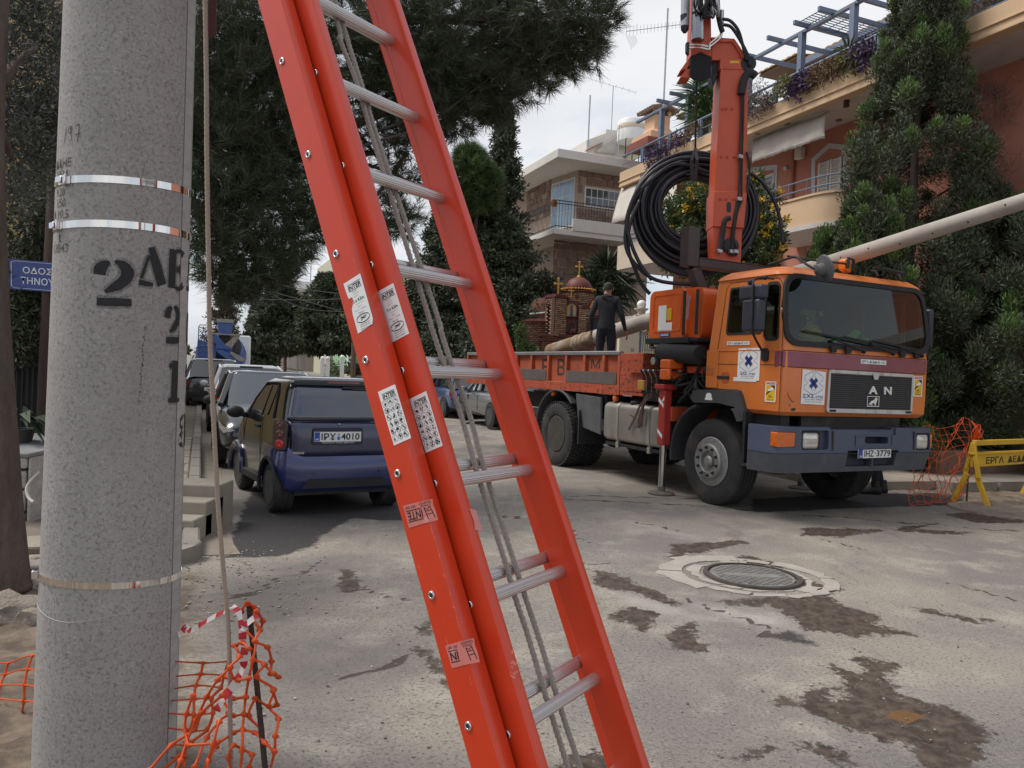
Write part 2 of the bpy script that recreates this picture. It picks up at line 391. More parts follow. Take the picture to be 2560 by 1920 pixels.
def ground_mat():
    m=bpy.data.materials.new('street_asphalt');m.use_nodes=True;t=m.node_tree;t.nodes.clear();ln=t.links.new
    o=N(t,'ShaderNodeOutputMaterial');b=N(t,'ShaderNodeBsdfPrincipled');ln(b.outputs[0],o.inputs[0]);b.inputs['Specular IOR Level'].default_value=0.3
    tcn=N(t,'ShaderNodeTexCoord')
    def noise(sc,det=8,ro=.6,st_=None):
        n=N(t,'ShaderNodeTexNoise',i_Scale=sc,i_Detail=float(det),i_Roughness=ro)
        if st_:
            p=N(t,'ShaderNodeMapping');p.inputs['Scale'].default_value=st_;p.inputs['Rotation'].default_value=(0,0,-0.5);ln(tcn.outputs['Object'],p.inputs[0]);ln(p.outputs[0],n.inputs['Vector'])
        else: ln(tcn.outputs['Object'],n.inputs['Vector'])
        return n.outputs[0]
    def rng_(s_,lo,hi,a=0.,b_=1.):
        n=N(t,'ShaderNodeMapRange',interpolation_type='SMOOTHSTEP');n.inputs[1].default_value=lo;n.inputs[2].default_value=hi;n.inputs[3].default_value=a;n.inputs[4].default_value=b_;ln(s_,n.inputs[0]);return n.outputs[0]
    def mix(f,a,b_):
        n=N(t,'ShaderNodeMix',data_type='RGBA');ln(f,n.inputs[0])
        if isinstance(a,tuple): n.inputs[6].default_value=(*a,1)
        else: ln(a,n.inputs[6])
        if isinstance(b_,tuple): n.inputs[7].default_value=(*b_,1)
        else: ln(b_,n.inputs[7])
        return n.outputs[2]
    def math_(op,a,b_):
        n=N(t,'ShaderNodeMath',operation=op)
        for i,x in enumerate((a,b_)):
            if isinstance(x,(int,float)): n.inputs[i].default_value=x
            else: ln(x,n.inputs[i])
        return n.outputs[0]
    def attr(nm): return N(t,'ShaderNodeAttribute',attribute_name=nm).outputs['Fac']
    base=mix(rng_(noise(.55),.38,.62),(.195,.178,.164),(.290,.255,.215))
    base=mix(rng_(noise(1.9,9,.65),.48,.68,0,.75),base,(.375,.335,.28))
    base=mix(rng_(noise(2.6,10,.7,(1,.35,1)),.54,.72,0,.55),base,(.13,.115,.105))
    grain=noise(55,6,.75);base=mix(rng_(grain,.50,.62,0,.75),base,(.085,.075,.068));base=mix(rng_(noise(80,4,.7),.56,.7,0,.6),base,(.50,.46,.40))
    jag=math_('SUBTRACT',math_('ADD',math_('MULTIPLY',noise(5.5,9,.72),.72),math_('MULTIPLY',noise(21,8,.7),.40)),.56)
    def jagged(a,k=1.3,lo=.44,hi=.56): return rng_(math_('ADD',attr(a),math_('MULTIPLY',jag,k)),lo,hi)
    base=mix(math_('MULTIPLY',jagged('pale',1.0,.3,.9),.55),base,(.44,.42,.39))
    base=mix(math_('MULTIPLY',jagged('smear',.8,.2,.9),.6),base,(.115,.105,.10))
    base=mix(math_('MULTIPLY',jagged('soil',1.0,.35,.65),.9),base,mix(rng_(noise(4,9,.7),.35,.65),(.085,.062,.046),(.235,.18,.13)))
    base=mix(math_('MULTIPLY',jagged('tar_shade',1.5,.36,.64),.94),base,mix(rng_(grain,.4,.7),(.030,.028,.031),(.072,.066,.066)))
    base=mix(rng_(math_('ADD',attr('crack'),math_('MULTIPLY',jag,1.2)),.40,.65,0,.9),base,(.060,.048,.040))
    wetm=jagged('wet',2.0)
    base=mix(wetm,base,mix(rng_(noise(14,8,.7),.35,.7),(.050,.036,.028),(.135,.102,.078)))
    base=mix(jagged('red',.5),base,(.17,.088,.035))
    ln(base,b.inputs['Base Color'])
    ln(rng_(math_('MAXIMUM',math_('MULTIPLY',wetm,.5),attr('red')),0,1,.9,.25),b.inputs['Roughness'])
    h=math_('ADD',math_('MULTIPLY',grain,.5),math_('MULTIPLY',noise(16,9,.7),math_('ADD',.6,math_('MULTIPLY',wetm,2.2))))
    h=math_('SUBTRACT',h,math_('MULTIPLY',rng_(math_('ADD',attr('crack'),jag),.5,.8),.8))
    bu=N(t,'ShaderNodeBump');bu.inputs['Strength'].default_value=.55;bu.inputs['Distance'].default_value=.012;ln(h,bu.inputs['Height']);ln(bu.outputs[0],b.inputs['Normal'])
    return m
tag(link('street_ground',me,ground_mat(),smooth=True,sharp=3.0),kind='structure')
# ================================================================ CONCRETE POLE (foreground)
PA=at(253,1920,2.75);PB=at(342.5,0,2.75)
PX=((PA.x+PB.x)/2,2.75)
def prad(z): return 0.2325 - 0.0083*z
def polept(px,py):
    r=ray(px,py);rr=.22
    for _ in range(5):
        a=r.x**2+r.y**2;b=-2*(r.x*PX[0]+r.y*PX[1]);c=PX[0]**2+PX[1]**2 - rr*rr
        d=max(b*b - 4*a*c,0);t=(-b - sqrt(d))/(2*a);rr=prad(EYE+r.z*t)
    p=V((0,0,EYE))+r*t
    return atan2(p.y - PX[1],p.x - PX[0]),p.z
def poleat(th,z,e=0.0): return V((cos(th)*(prad(z)+e),sin(th)*(prad(z)+e),z))
conc=mat('pole_concrete',(.335,.318,.305),.85,var=.10,sc=5,bump=.35,bsc=190,bdist=.003,layers=[((.12,.112,.108),95,.50,.66,None,.7),((.56,.53,.51),120,.55,.70,None,.65),((.25,.232,.22),2.2,.50,.75,(1,1,.5),.55),((.42,.41,.40),3.1,.55,.8,(1,1,.3),.4)])
pole=thing('utility_pole','thick grey round concrete pole with black stencilled characters and steel bands','utility pole',(PX[0],PX[1],0))
b=MB();b.loft([[poleat(2*pi*j/96,z) for j in range(96)] for z in np.linspace(-.3,9.0,60)]);b.build('shaft',conc,pole,sharp=3)
ts,_=polept(1205*ZS,5);te,_=polept(1075*ZS,1280+100)
b=MB();sm=[]
for i in range(60):
    z=-.2+9.1*i/59;t_=ts+.0;e=.0012+.0006*random.random()
    sm.append([poleat(t_ - .012,z,-.002),poleat(t_,z,e),poleat(t_+.010,z,-.002)])
b.loft(sm,False,False);b.build('mould_seam',mat('seam_concrete',(.21,.20,.19),.9,bump=.3),pole)
b=MB()
for i in range(34):
    z=-.2+9.1*i/33;sm=[(ts+.012,.0015),(ts+.10,.0015),(ts+.20,.0015),(ts+.30,.0015)]
    if i==0: rings=[]
    rings.append([poleat(a_,z,e_) for a_,e_ in sm])
b.loft(rings,False,False)
b.build('mould_face',mat('pole_concrete_smooth',(.375,.362,.352),.7,var=.22,sc=7,stretch=(1,1,5),layers=[((.24,.225,.215),9,.5,.75,(1,1,3),.6)]),pole,sharp=3)
def pole_band(pts,wd,buckle):
    A=[];B=[]
    for p in pts:
        t_,z=polept(*p);A.append([cos(t_),sin(t_),1]);B.append(z)
    ca,cb,cc=np.linalg.lstsq(np.array(A),np.array(B),rcond=None)[0]
    f=lambda t_: cc+ca*cos(t_)+cb*sin(t_)
    mb=MB();n=120;rings=[]
    for e,dz in ((.0005,-wd/2),(.0028,-wd/2),(.0028,wd/2),(.0005,wd/2)):
        rings.append([poleat(2*pi*j/n,f(2*pi*j/n)+dz,e+.0008*sin(j*2.1)*sin(j*.7)) for j in range(n)])
    mb.loft(rings,False);mb.build('steel_band',mat('steel_band',(.82,.80,.77),.07,1.0,var=.03),pole,sharp=.7)
    t_,z=polept(*buckle);d=V((cos(t_),sin(t_),0));s_=V((-sin(t_),cos(t_),0));mb=MB();c=poleat(t_,z)
    R_=M((s_,d,V((0,0,1)))).transposed().to_3x3()
    mb.box(c+d*.008,(.034,.014,wd*1.25),R_);mb.box(c+d*.018 - s_*.02,(.03,.004,wd*.9),R_);mb.box(c+d*.012+s_*.018,(.006,.02,wd*1.3),R_)
    mb.build('buckle',chrome,pole,bevel=.002)
pole_band([(440*ZS,1158*ZS),(840*ZS,1160*ZS),(1100*ZS,1205*ZS),(1255*ZS,1262*ZS)],.024,(432*ZS,1160*ZS))
pole_band([(400*ZS,1450*ZS),(840*ZS,1447*ZS),(1100*ZS,1485*ZS),(1245*ZS,1540*ZS)],.024,(385*ZS,1452*ZS))
pole_band([(255*ZS,1280+415*ZS),(700*ZS,1280+478*ZS),(1000*ZS,1280+448*ZS),(1165*ZS,1280+385*ZS)],.022,(244*ZS,1280+395*ZS))
spray=mat('spray_black',(.022,.022,.024),.8,alpha=(260,.25,.42,1.0))
haze_sp=mat('spray_black_edge',(.03,.03,.032),.9,alpha=(420,.44,.68,.75))
def wrap(x0,y0,sx,sy):
    ""
    t0,z0=polept(x0,y0)
    def f(a,b_,e=.0016): return poleat(t0+a*sx/prad(z0),z0+b_*sy,e)
    return f
GL={  # stencil glyphs in a 1 x 1.5 cell: list of (points, widths)
 '2': [([(.10,.98),(.12,1.18),(.22,1.32),(.36,1.40)],[.26,.28,.22,.08]),([(.48,1.44),(.70,1.36),(.84,1.12),(.76,.86),(.52,.62),(.26,.44)],[.06,.22,.27,.25,.22,.08]),([(.06,.12),(.5,.13),(.94,.16)],[.2,.22,.18])],
 'D': [([(.44,1.5),(.62,1.0),(.92,.22)],[.18,.3,.32]),([(.36,1.2),(.22,.75),(.1,.38)],[.07,.09,.1]),([(.02,.24),(.34,.2),(.55,.2)],[.16,.14,.1])],
 'E': [([(.2,0.05),(.2,.8),(.22,1.45)],[.26,.27,.26]),([(.36,1.42),(.66,1.44),(.8,1.3)],[.1,.12,.26]),([(.4,.78),(.56,.76),(.62,.76)],[.12,.2,.34]),([(.38,.06),(.68,.08),(.84,.28)],[.1,.14,.22])],
 '0': [([(.38,1.42),(.14,1.16),(.10,.75),(.14,.34),(.38,.06)],[.06,.24,.28,.24,.06]),([(.62,1.42),(.86,1.16),(.9,.75),(.86,.34),(.62,.06)],[.06,.24,.28,.24,.06])],
 '1': [([(.42,.1),(.44,.8),(.46,1.5)],[.30,.31,.30]),([(.08,.06),(.4,.05),(.8,.06)],[.13,.14,.13]),([(.1,1.25),(.26,1.36)],[.1,.16])],
 '8': [([(.42,1.46),(.16,1.28),(.16,1.0),(.34,.82)],[.08,.24,.26,.16]),([(.58,1.46),(.84,1.28),(.84,1.0),(.66,.82)],[.08,.24,.26,.16]),([(.34,.74),(.1,.5),(.14,.2),(.42,.02)],[.16,.26,.28,.08]),([(.66,.74),(.9,.5),(.86,.2),(.58,.02)],[.16,.26,.28,.08])],
}
def dens(p,wds,k=6):
    P,W_=[],[]
    for i in range(len(p) - 1):
        for j in range(k):
            t_=j/k;t_=t_;P.append((p[i][0]*(1 - t_)+p[i+1][0]*t_,p[i][1]*(1 - t_)+p[i+1][1]*t_));W_.append(wds[i]*(1 - t_)+wds[i+1]*t_)
    P.append(p[-1]);W_.append(wds[-1])
    for _ in range(4):
        P=[P[0]]+[((P[i - 1][0]+2*P[i][0]+P[i+1][0])/4,(P[i - 1][1]+2*P[i][1]+P[i+1][1])/4) for i in range(1,len(P) - 1)]+[P[-1]]
    return P,W_
def stencil(ch,x,y,wd,ht):
    f=wrap(x,y,wd,ht/1.5);b1=MB();b2_=MB()
    for p,w_ in GL[ch]:
        P,W_=dens(p,w_);stroke(b1,P,[q*1.22 for q in W_],f)
        stroke(b2_,P,[q*1.22+.17 for q in W_],lambda a,c: f(a,c,.0010))
    b2_.build('stencil_overspray',haze_sp,pole);b1.build('stencil_mark',spray,pole)
stencil('2',236,763,.118,.155)
stencil('D',345,722,.088,.145);stencil('E',418,722,.10,.145);stencil('D',464,735,.085,.145)
stencil('2',412,858,.075,.135);stencil('0',463,868,.085,.135)
stencil('1',416,1005,.085,.145);stencil('2',462,1008,.085,.145)
stencil('8',446,1120,.085,.12)
pen=mat('pen_marks',(.05,.05,.052),.8,alpha=(90,.30,.55,.9))
def wraptext(body,xr,y,ht,name='pole_marking',off=0.012,xl=None):
    ""
    me_=textmesh(body,None,ht,off);co=np.array([v.co[:] for v in me_.vertices]);wd_=co[:,0].max()
    t0,z0=polept(xr,y);bm=bmesh.new();bm.from_mesh(me_);bmesh.ops.triangulate(bm,faces=bm.faces);bmesh.ops.subdivide_edges(bm,edges=[e for e in bm.edges if e.calc_length() > ht*.3],cuts=1);bm.to_mesh(me_);bm.free()
    for v in me_.vertices: v.co=poleat(t0+(v.co.x - wd_)/prad(z0),z0+v.co.y,.0018)
    link(name,me_,pen,pole,smooth=False)
for s_,xr,y,h in (('ΔΕΔΔΗΕ',180,1040*ZS,.030),('2834',172,1118*ZS,.03),('9.28',163,1232*ZS,.026),('150',165,1300*ZS,.03),('Φ.10.S',172,1372*ZS,.034),('t',154,1530*ZS,.03),('12843',171,1592*ZS,.03)): wraptext(s_,xr,y,h)
b=MB();f=wrap(172,362,.05,.06)
for p in ([(-.5,.1),(-.3,1.0)],[(.05,1.0),(-.1,.7),(.2,.6),(.3,.9),(.1,1.1),(.3,.2)],[(.55,.95),(.95,1.15),(.8,.1)],[(.6,.5),(1.05,.6)]):
    P,W_=dens(p,[.07]*len(p));stroke(b,P,W_,f)
b.build('pencil_mark',pen,pole)
b=MB();f=wrap(362,815,.01,.01)
for k in range(26): stroke(b,dens([(random.uniform(-.4,.4) - k*.04,-k*1.05),(random.uniform(-.4,.4) - k*.04,-k*1.05 - random.uniform(.4,1.1))],[.12,.10],2)[0],.22 if k % 3 else .5,f)
b.build('crack_line',pen,pole)
b=MB();t0,z0=polept(300,1680)
rr=[]
for j in range(121): rr.append([poleat(2*pi*j/120,.62+.01*sin(j*.2),.0),poleat(2*pi*j/120,.6215+.01*sin(j*.2),.0014),poleat(2*pi*j/120,.623+.01*sin(j*.2),.0)])
b.loft(rr,False,False);b.build('joint_line',mat('joint_line',(.40,.385,.37),.9),pole)
# ================================================================ LADDER
LP0=V((-0.6305,2.0062,2.2788));LR=V((.5651,.8249,.0)).normalized();LL=V((-.3483,.2175,.9118));LL=(LL - LR*LL.dot(LR)).normalized();LN=LR.cross(LL)
LT=2.499
LM=frame(LP0 - LL*LT,LR,-LN);LMi=LM.inverted()
ladder=thing('extension_ladder','orange red fibreglass extension ladder with grey aluminium rungs leaning on the concrete pole','ladder',mat4=LM)
red=mat('ladder_red',(.62,.044,.010),.36,var=.09,sc=3,coat=.22,layers=[((.46,.036,.014),1.3,.45,.8,(1,1,.4),.45),((.62,.16,.10),42,.70,.78,(1,1,.12),.35)])
redin=red
def lad(r,n,l): return (r,-n,l+LT)
def rail(r0,n0,n1,l0,l1,th=.050):
    prof=rrect(th,n1 - n0,.006,3);mb=MB()
    mb.loft([[lad(r0+th/2+a,(n0+n1)/2+c,l) for a,c in prof] for l in (l0,-1.0,0,l1)])
    return mb.build('rail',red,ladder,sharp=.5)
RI=.449
rail(0,-.0285,.0540,-2.03,1.85);rail(.489,-.0285,.0540,-2.03,1.85)
rail(.058,.020,.1045,-LT,1.35,.034);rail(RI,.020,.1045,-LT,1.35,.034)
mb=MB();mb.b2((.487,-.056,LT - 2.11),(.541,.031,LT - 2.01));mb.build('rubber_foot',black,ladder,bevel=.004)
mb=MB();mb.b2((-.002,-.056,LT - 2.11),(.052,.031,LT - 2.01));mb.build('rubber_foot',black,ladder,bevel=.004)
for r0 in (.053,RI - .005):
    mb=MB();mb.b2((r0,-.13,-.02),(r0+.04,-.03,.05));mb.build('rubber_foot',black,ladder,bevel=.004)
alu=mat('rung_aluminium',(.62,.61,.60),.36,.85,var=.10,sc=12,layers=[((.32,.28,.26),6,.52,.8,(.3,1,1),.6)],stretch=(.15,1,1))
def rung_mesh(r0,r1,n,rad=.0155):
    mb=MB();ring=[]
    for r_ in (r0,r1):
        ring.append([V((r_,-n+rad*(1 if j % 3 else .93)*cos(2*pi*j/48),rad*(1 if j % 3 else .93)*sin(2*pi*j/48))) for j in range(48)])
    return mb.loft(ring).mesh('rung')
bm1=rung_mesh(.050,.489,.004);bm2=rung_mesh(.092,RI,.0468)
for me_ in (bm1,bm2): me_.materials.append(alu);me_.shade_smooth();me_.set_sharp_from_angle(angle=.25)
def bolt_mesh():
    mb=MB();mb.lathe([(.0092,0),(.0098,.0015),(.0088,.0035),(.0060,.0042),(.0045,.0030),(.0040,-.004)],ax=(-1,0,0),n=20);return mb.mesh('bolt')
bo=bolt_mesh();bo.materials.append(chrome);bo.shade_smooth()
bh=MB().cyl((-.0034,0,0),(-.0030,0,0),.0044,n=14).mesh('socket');bh.materials.append(mat('bolt_hole',(.05,.045,.045),.5,.5))
def place(name,me_,T,par):
    o=bpy.data.objects.new(name,me_);C.objects.link(o);o.parent=par;o.matrix_local=T;return o
for i in range(-6,9):
    l=-.28*i
    if -1.98 < l < 1.8:
        place('rung',bm1,M.Translation((0,0,LT+l)),ladder)
        q=place('bolt',bo,M.Translation(lad(0,0,l)),ladder);place('bolt_socket',bh,M.Identity(4),q)
for i in range(-4,9):
    l=-.28*i - .045
    if l > -LT+.1:
        place('rung',bm2,M.Translation((0,0,LT+l)),ladder)
        q=place('bolt',bo,M.Translation(lad(.058,.0468,l)),ladder);place('bolt_socket',bh,M.Identity(4),q)
# ropes of the ladder
ropem=mat('hoist_rope',(.30,.265,.235),.95,var=.35,sc=260,bump=.5,bsc=420,bdist=.002,stretch=(1,1,.6))
def zoomp(ox,oy,sc): return lambda pts: [(ox+x*sc,oy+y*sc) for x,y in pts]
z1,z2,z3,z4,z5=zoomp(640,0,.20796),zoomp(820,640,.16275),zoomp(920,910,.16275),zoomp(980,1200,.20796),zoomp(1100,1575,.2532)
def on_n(p,n): return LMi @ onpl(p[0],p[1],LP0+LN*n,LN)
def smooth_path(P,k=5):
    P=[V(p) for p in P];o=[]
    for i in range(len(P) - 1):
        a,b_,c,d=P[max(i - 1,0)],P[i],P[i+1],P[min(i+2,len(P) - 1)]
        for j in range(k):
            t_=j/k;o.append(0.5*((2*b_)+(c - a)*t_+(2*a - 5*b_+4*c - d)*t_**2+(3*b_ - a - 3*c+d)*t_**3))
    o.append(P[-1]);return o
def resample(P,st_):
    o=[P[0]];acc=0
    for i in range(1,len(P)):
        a=P[i - 1];d=(P[i] - a).length;n=max(1,int(d/st_))
        for j in range(1,n+1): o.append(a.lerp(P[i],j/n))
    return o
for grp in ((z1([(935,130),(1010,470),(1190,930),(1290,1250),(1400,1640)]),z2([(1500,780),(1600,1120)]),z3([(1230,200),(1400,700),(1500,1030),(1650,1580)]),z4([(1400,1120),(1470,1380)]),z5([(850,0),(1010,540),(1120,900),(1260,1350)])),
            (z1([(1010,190),(1100,480),(1250,950),(1340,1230),(1450,1620)]),z2([(1640,800),(1750,1200)]),z3([(1350,190),(1500,570),(1630,1030),(1775,1570)]),z4([(1510,1120),(1590,1370)]),z5([(950,0),(1120,540),(1230,900),(1380,1350)]))):
    pts=[on_n(p,.0255) for g_ in grp for p in g_]
    pts=[pts[0]+V((-.03,0,.9))]+pts+[pts[-1]+(pts[-1] - pts[-3])*1.5]
    P=resample(smooth_path(pts,6),.004)
    mb=MB();mb.tube(P,.0066,10,strands=5,twist=420.0);mb.build('pull_rope',ropem,ladder,sharp=3)
# stickers
def bil(q):
    a,b_,c,d=[V(x) for x in q]     # TL TR BR BL
    return lambda u,v: (a*(1 - u)+b_*u)*(1 - v)+(d*(1 - u)+c*u)*v
def qtext(body,f,u0,v0,u1,v1,mt,par,off=0.0,nrm=None,shear=0,name='lettering',e=.0012,rot=False):
    me_=textmesh(body,1,1,off,0,shear)
    for v in me_.vertices:
        x,y=v.co.x+.5,.5 - v.co.y
        if rot: x,y=1 - x,1 - y
        p=V(f(u0+(u1 - u0)*x,v0+(v1 - v0)*y));v.co=p+(nrm*e if nrm is not None else V())
    return link(name,me_,mt,par,smooth=False)
LNR=V((-1,0,0))
def on_r(p,r): return LMi @ onpl(p[0],p[1],LP0+LR*r,LR)
def icon(mb,f,kind,cu,cv,su,sv):
    g=lambda a,b_: V(f(cu+a*su,cv+b_*sv))+LNR*.0012
    wv=.10
    if kind in 'ocx':
        stroke(mb,arc(0,0,.48,.48,0,360,18),wv*.7,g)
        stroke(mb,[(-.34,-.34),(.34,.34)],wv*.7,g)
        if kind=='x': stroke(mb,[(.34,-.34),(-.34,.34)],wv*.7,g)
    if kind in 's': stroke(mb,[(-.46,-.46),(.46,-.46),(.46,.46),(-.46,.46),(-.46,-.5)],wv*.5,g)
    if kind=='t': stroke(mb,[(0,-.48),(.48,.44),(-.48,.44),(0,-.48)],wv*.6,g)
    n=random.randint(3,5)
    for _ in range(n):
        x,y=random.uniform(-.22,.22),random.uniform(-.25,.25);stroke(mb,[(x,y - .14),(x+random.uniform(-.22,.22),y+.14)],random.uniform(.10,.24),g)
def label(q,r,kind,cut=False):
    P=[on_r(p,r) for p in q];f=bil(P)
    mb=MB();po=[(0,0),(1,0),(1,1),(0,1)]
    if cut: po=[(0,0),(1,0),(1,.86),(.90,.95),(0,1),(.02,.62),(.06,.52),(.20,.44),(.27,.34),(.21,.31),(.06,.32),(.03,.27)]
    mb.prism(po,lambda a,b_: V(f(a,b_))+LNR*.0004,LNR*.0004);st_=mb.build('sticker',sticker,ladder,smooth=False)
    tx=lambda s_,u0,v0,u1,v1,off=0.0,sh=0.0,mt=ink: qtext(s_,f,u0,v0,u1,v1,mt,st_,off,LNR,sh)
    gry=mat('grey_print',(.22,.22,.23),.6)
    mb=MB()
    for v_ in ((.085,.205) if kind==1 else (.075,.180)):
        stroke(mb,[(.16,v_),(.90,v_)],.010,lambda a,b_: V(f(a,b_))+LNR*.0012)
    tx('INTER',.17,.105 if kind==1 else .09,.90,.19 if kind==1 else .165,.03,.12)
    if kind==1:
        tx('Drabina',.34,.225,.62,.25,0,0,gry);tx('2-częściowa',.33,.275,.66,.30,0,0,gry);tx('izolacyjna',.33,.325,.62,.35,0,0,gry)
        tx('2 x 4,5m',.22,.385,.86,.455,.02);tx('bezpieczna 12',.36,.475,.80,.498,0,0,gry);tx('2019',.42,.53,.60,.552,0,0,gry)
        tx('Max  150kg',.2,.585,.84,.612,0,0,gry);tx('30 kV',.36,.645,.66,.675,0,0)
        stroke(mb,arc(.52,.77,.38,.072,0,360,28),.016,lambda a,b_: V(f(a,b_))+LNR*.0012)
        tx('JMP',.36,.735,.72,.808,.01,0)
        for k,s_ in enumerate(('+48 507 087 557','www.jmpinter.com','Made in Poland')): tx(s_,.24,.865+.04*k,.82,.89+.04*k,0,0)
    else:
        rows=['sst','xsx','xto','tox','oxs','soo']
        rows=['sss','xso','oto','tos','ooo','soo']
        for r_i,row in enumerate(rows):
            for c_i,k in enumerate(row): icon(mb,f,k,.19+.31*c_i,.255+.128*r_i,.26,.108)
    mb.build('pictograms',ink,st_,smooth=False)
label(z2([(240,430),(497,268),(722,1070),(465,1195)]),0,1,True)
label(z2([(760,553),(1005,415),(1250,1190),(992,1325)]),.058,1)
label(z3([(155,430),(415,313),(665,1135),(403,1253)]),0,2)
label(z3([(640,540),(897,415),(1150,1255),(890,1365)]),.058,2)
pinkst=mat('faded_sticker',(.62,.20,.18),.3,var=.12,coat=.4,layers=[((.75,.5,.48),30,.62,.75)])
for q,body,u1 in ((z4([(135,310),(488,228),(555,480),(208,577)]),'INTER',1.05),(z5([(55,155),(335,78),(395,315),(120,378)]),'IN',.42)):
    P=[on_r(p,0) for p in q];f=bil(P);mb=MB();mb.prism([(0,0),(.45,-.01),(1,0),(.97,.3),(1,.55),(1,1),(.5,.98),(0,1)],lambda a,b_: V(f(a,b_))+LNR*.0004,LNR*.0004)
    st_=mb.build('sticker',pinkst,ladder,smooth=False)
    qtext(body[:4] if u1 > 1 else 'IN',f,.06,.34,.58 if u1 > 1 else .36,.70,ink,st_,.02,LNR,.1,rot=True)
    qtext('507 087',f,.04,.08,.40,.20,ink,st_,0,LNR,rot=True);qtext('TRANSPORT',f,.52,.02,.96,.14,ink,st_,0,LNR,rot=True);qtext('UWAGA',f,.56,.16,.9,.27,ink,st_,0,LNR,rot=True)
    mb=MB();gg=lambda a,b_: V(f(a,b_))+LNR*.0012
    for v_ in (.28,.76): stroke(mb,[(.04,v_),(.56 if u1 > 1 else .36,v_)],.04,gg)
    for p in ([(.66,.30),(.72,.85)],[(.86,.30),(.94,.85)],[(.68,.46),(.88,.46)],[(.70,.62),(.90,.62)],[(.66,.30),(.76,.40),(.86,.28)]): stroke(mb,p,.03,gg)
    mb.build('pictograms',ink,st_,smooth=False)
P=[on_n(p,.1048) for p in z4([(925,340),(1005,360),(1088,612),(985,600)])];mb=MB();f=bil(P);mb.prism([(0,0),(1,0),(1,1),(.1,1),(.25,.6)],lambda a,b_: V(f(a,b_))+V((0,-.0003,0)),(0,-.0004,0));mb.build('sticker',pinkst,ladder,smooth=False)
scr=mat('scratch_pale',(.70,.38,.32),.7,alpha=(300,.45,.6,.8))
mb=MB()
for p in z5([(700,360),(760,345),(740,395),(700,410),(780,400),(720,240),(715,200),(770,330),(690,440)]):
    c=on_n(p,.1212) if p[0] > 1290 else on_r(p,.033);c=on_r(p,.0578)
    stroke(mb,[(0,0),(random.uniform(-.012,.02),random.uniform(-.01,.012))],[.002,.006],lambda a,b_: c+V((-.0006,a,b_)))
mb.build('scuff_mark',scr,ladder,smooth=False)
mb=MB()
for k in range(40):
    l=random.uniform(-1.5,-.6);p0=lad(-.0004,.0515+random.uniform(-.002,.002),l);a=V(p0);mb.quad(a,a+V((0,-.0015,.002)),a+V((0,-.001,random.uniform(.006,.02))),a+V((0,.001,.005)))
for k in range(14):
    l=random.uniform(-1.7,.1);nn_=random.uniform(-.02,.045);a=V(lad(-.0004,nn_,l));mb.quad(a,a+V((0,.0006,.0006)),a+V((0,random.uniform(-.006,.006),random.uniform(.01,.03))),a+V((0,random.uniform(-.004,.004),.012)))
mb.build('scuff_mark',scr,ladder,smooth=False)
# ================================================================ CRANE TRUCK
TT=radians(26.14);TO=V((2.887,8.201,0));TW=2.349
TM=M.Translation(TO) @ M.Rotation(TT,4,'Z');TMi=TM.inverted()
tX=V((cos(TT),sin(TT),0));tY=V((-sin(TT),cos(TT),0))
def tw(px,py,w_): return TMi @ onpl(px,py,TO+tX*w_,tX)
def ts_(px,py,s): return TMi @ onpl(px,py,TO+tY*s,tY)
truck=thing('crane_truck','orange cab flatbed truck with folded crane, blue grey bumper and dropside bed','truck',mat4=TM)
orange=mat('cab_orange',(.64,.175,.036),.38,var=.08,sc=2,coat=.25,layers=[((.42,.13,.045),1.7,.52,.8,None,.55),((.10,.06,.045),24,.70,.74,None,.8),((.30,.10,.04),6,.62,.8,(1,1,.4),.5)])
crane_o=mat('crane_orange',(.52,.082,.030),.45,var=.10,sc=3,layers=[((.36,.07,.035),2.5,.5,.8,(1,1,.5),.5),((.035,.025,.022),20,.69,.73,None,.85)])
bed_o=mat('bed_chipped_orange',(.43,.075,.030),.6,var=.18,sc=4,layers=[((.24,.055,.03),3.0,.48,.75,None,.7),((.045,.035,.032),17,.54,.60,(1,1,1.2),.9)])
bed_i=mat('bed_faded_orange',(.40,.085,.036),.65,var=.2,sc=3,layers=[((.22,.055,.03),4,.5,.75,None,.7),((.06,.045,.04),14,.62,.68,None,.8)])
brown=mat('gantry_brown',(.062,.048,.047),.5,.2,var=.25,layers=[((.16,.12,.11),16,.66,.74)])
greyp=mat('fender_plastic',(.050,.050,.055),.6,var=.2,sc=5,layers=[((.13,.12,.11),4,.52,.85,None,.5)])
bump_m=mat('bumper_blue',(.062,.075,.125),.45,var=.12,sc=4,layers=[((.10,.10,.12),5,.55,.85,None,.6)])
bump_l=mat('bumper_grey',(.075,.080,.095),.7,var=.2,sc=5,layers=[((.17,.16,.15),6,.6,.8,(1,1,.5),.6)])
purple=mat('stripe_purple',(.235,.052,.075),.4,var=.12,sc=2.5,coat=.2,layers=[((.28,.085,.14),2.0,.45,.7,None,.6)])
def evalmesh(o):
    dg=bpy.context.evaluated_depsgraph_get();dg.update();return bpy.data.meshes.new_from_object(o.evaluated_get(dg),depsgraph=dg)
def cutmesh(mb,cutters,solid=0.0):
    me_=mb.mesh() if isinstance(mb,MB) else mb
    def step(me_,fn):
        o=bpy.data.objects.new('tmp',me_);C.objects.link(o);k=fn(o);r_=evalmesh(o)
        for q in [o]+([k] if k else []):
            d=q.data;bpy.data.objects.remove(q);bpy.data.meshes.remove(d)
        r_.materials.clear();return r_
    if solid:
        def fs(o):
            m_=o.modifiers.new('s','SOLIDIFY');m_.thickness=solid;m_.offset=-1
        me_=step(me_,fs)
    for c in cutters:
        def fb(o):
            k=bpy.data.objects.new('tmpc',c.mesh());C.objects.link(k)
            m_=o.modifiers.new('b','BOOLEAN');m_.operation='DIFFERENCE';m_.solver='EXACT';m_.object=k;return k
        me_=step(me_,fb)
    return me_
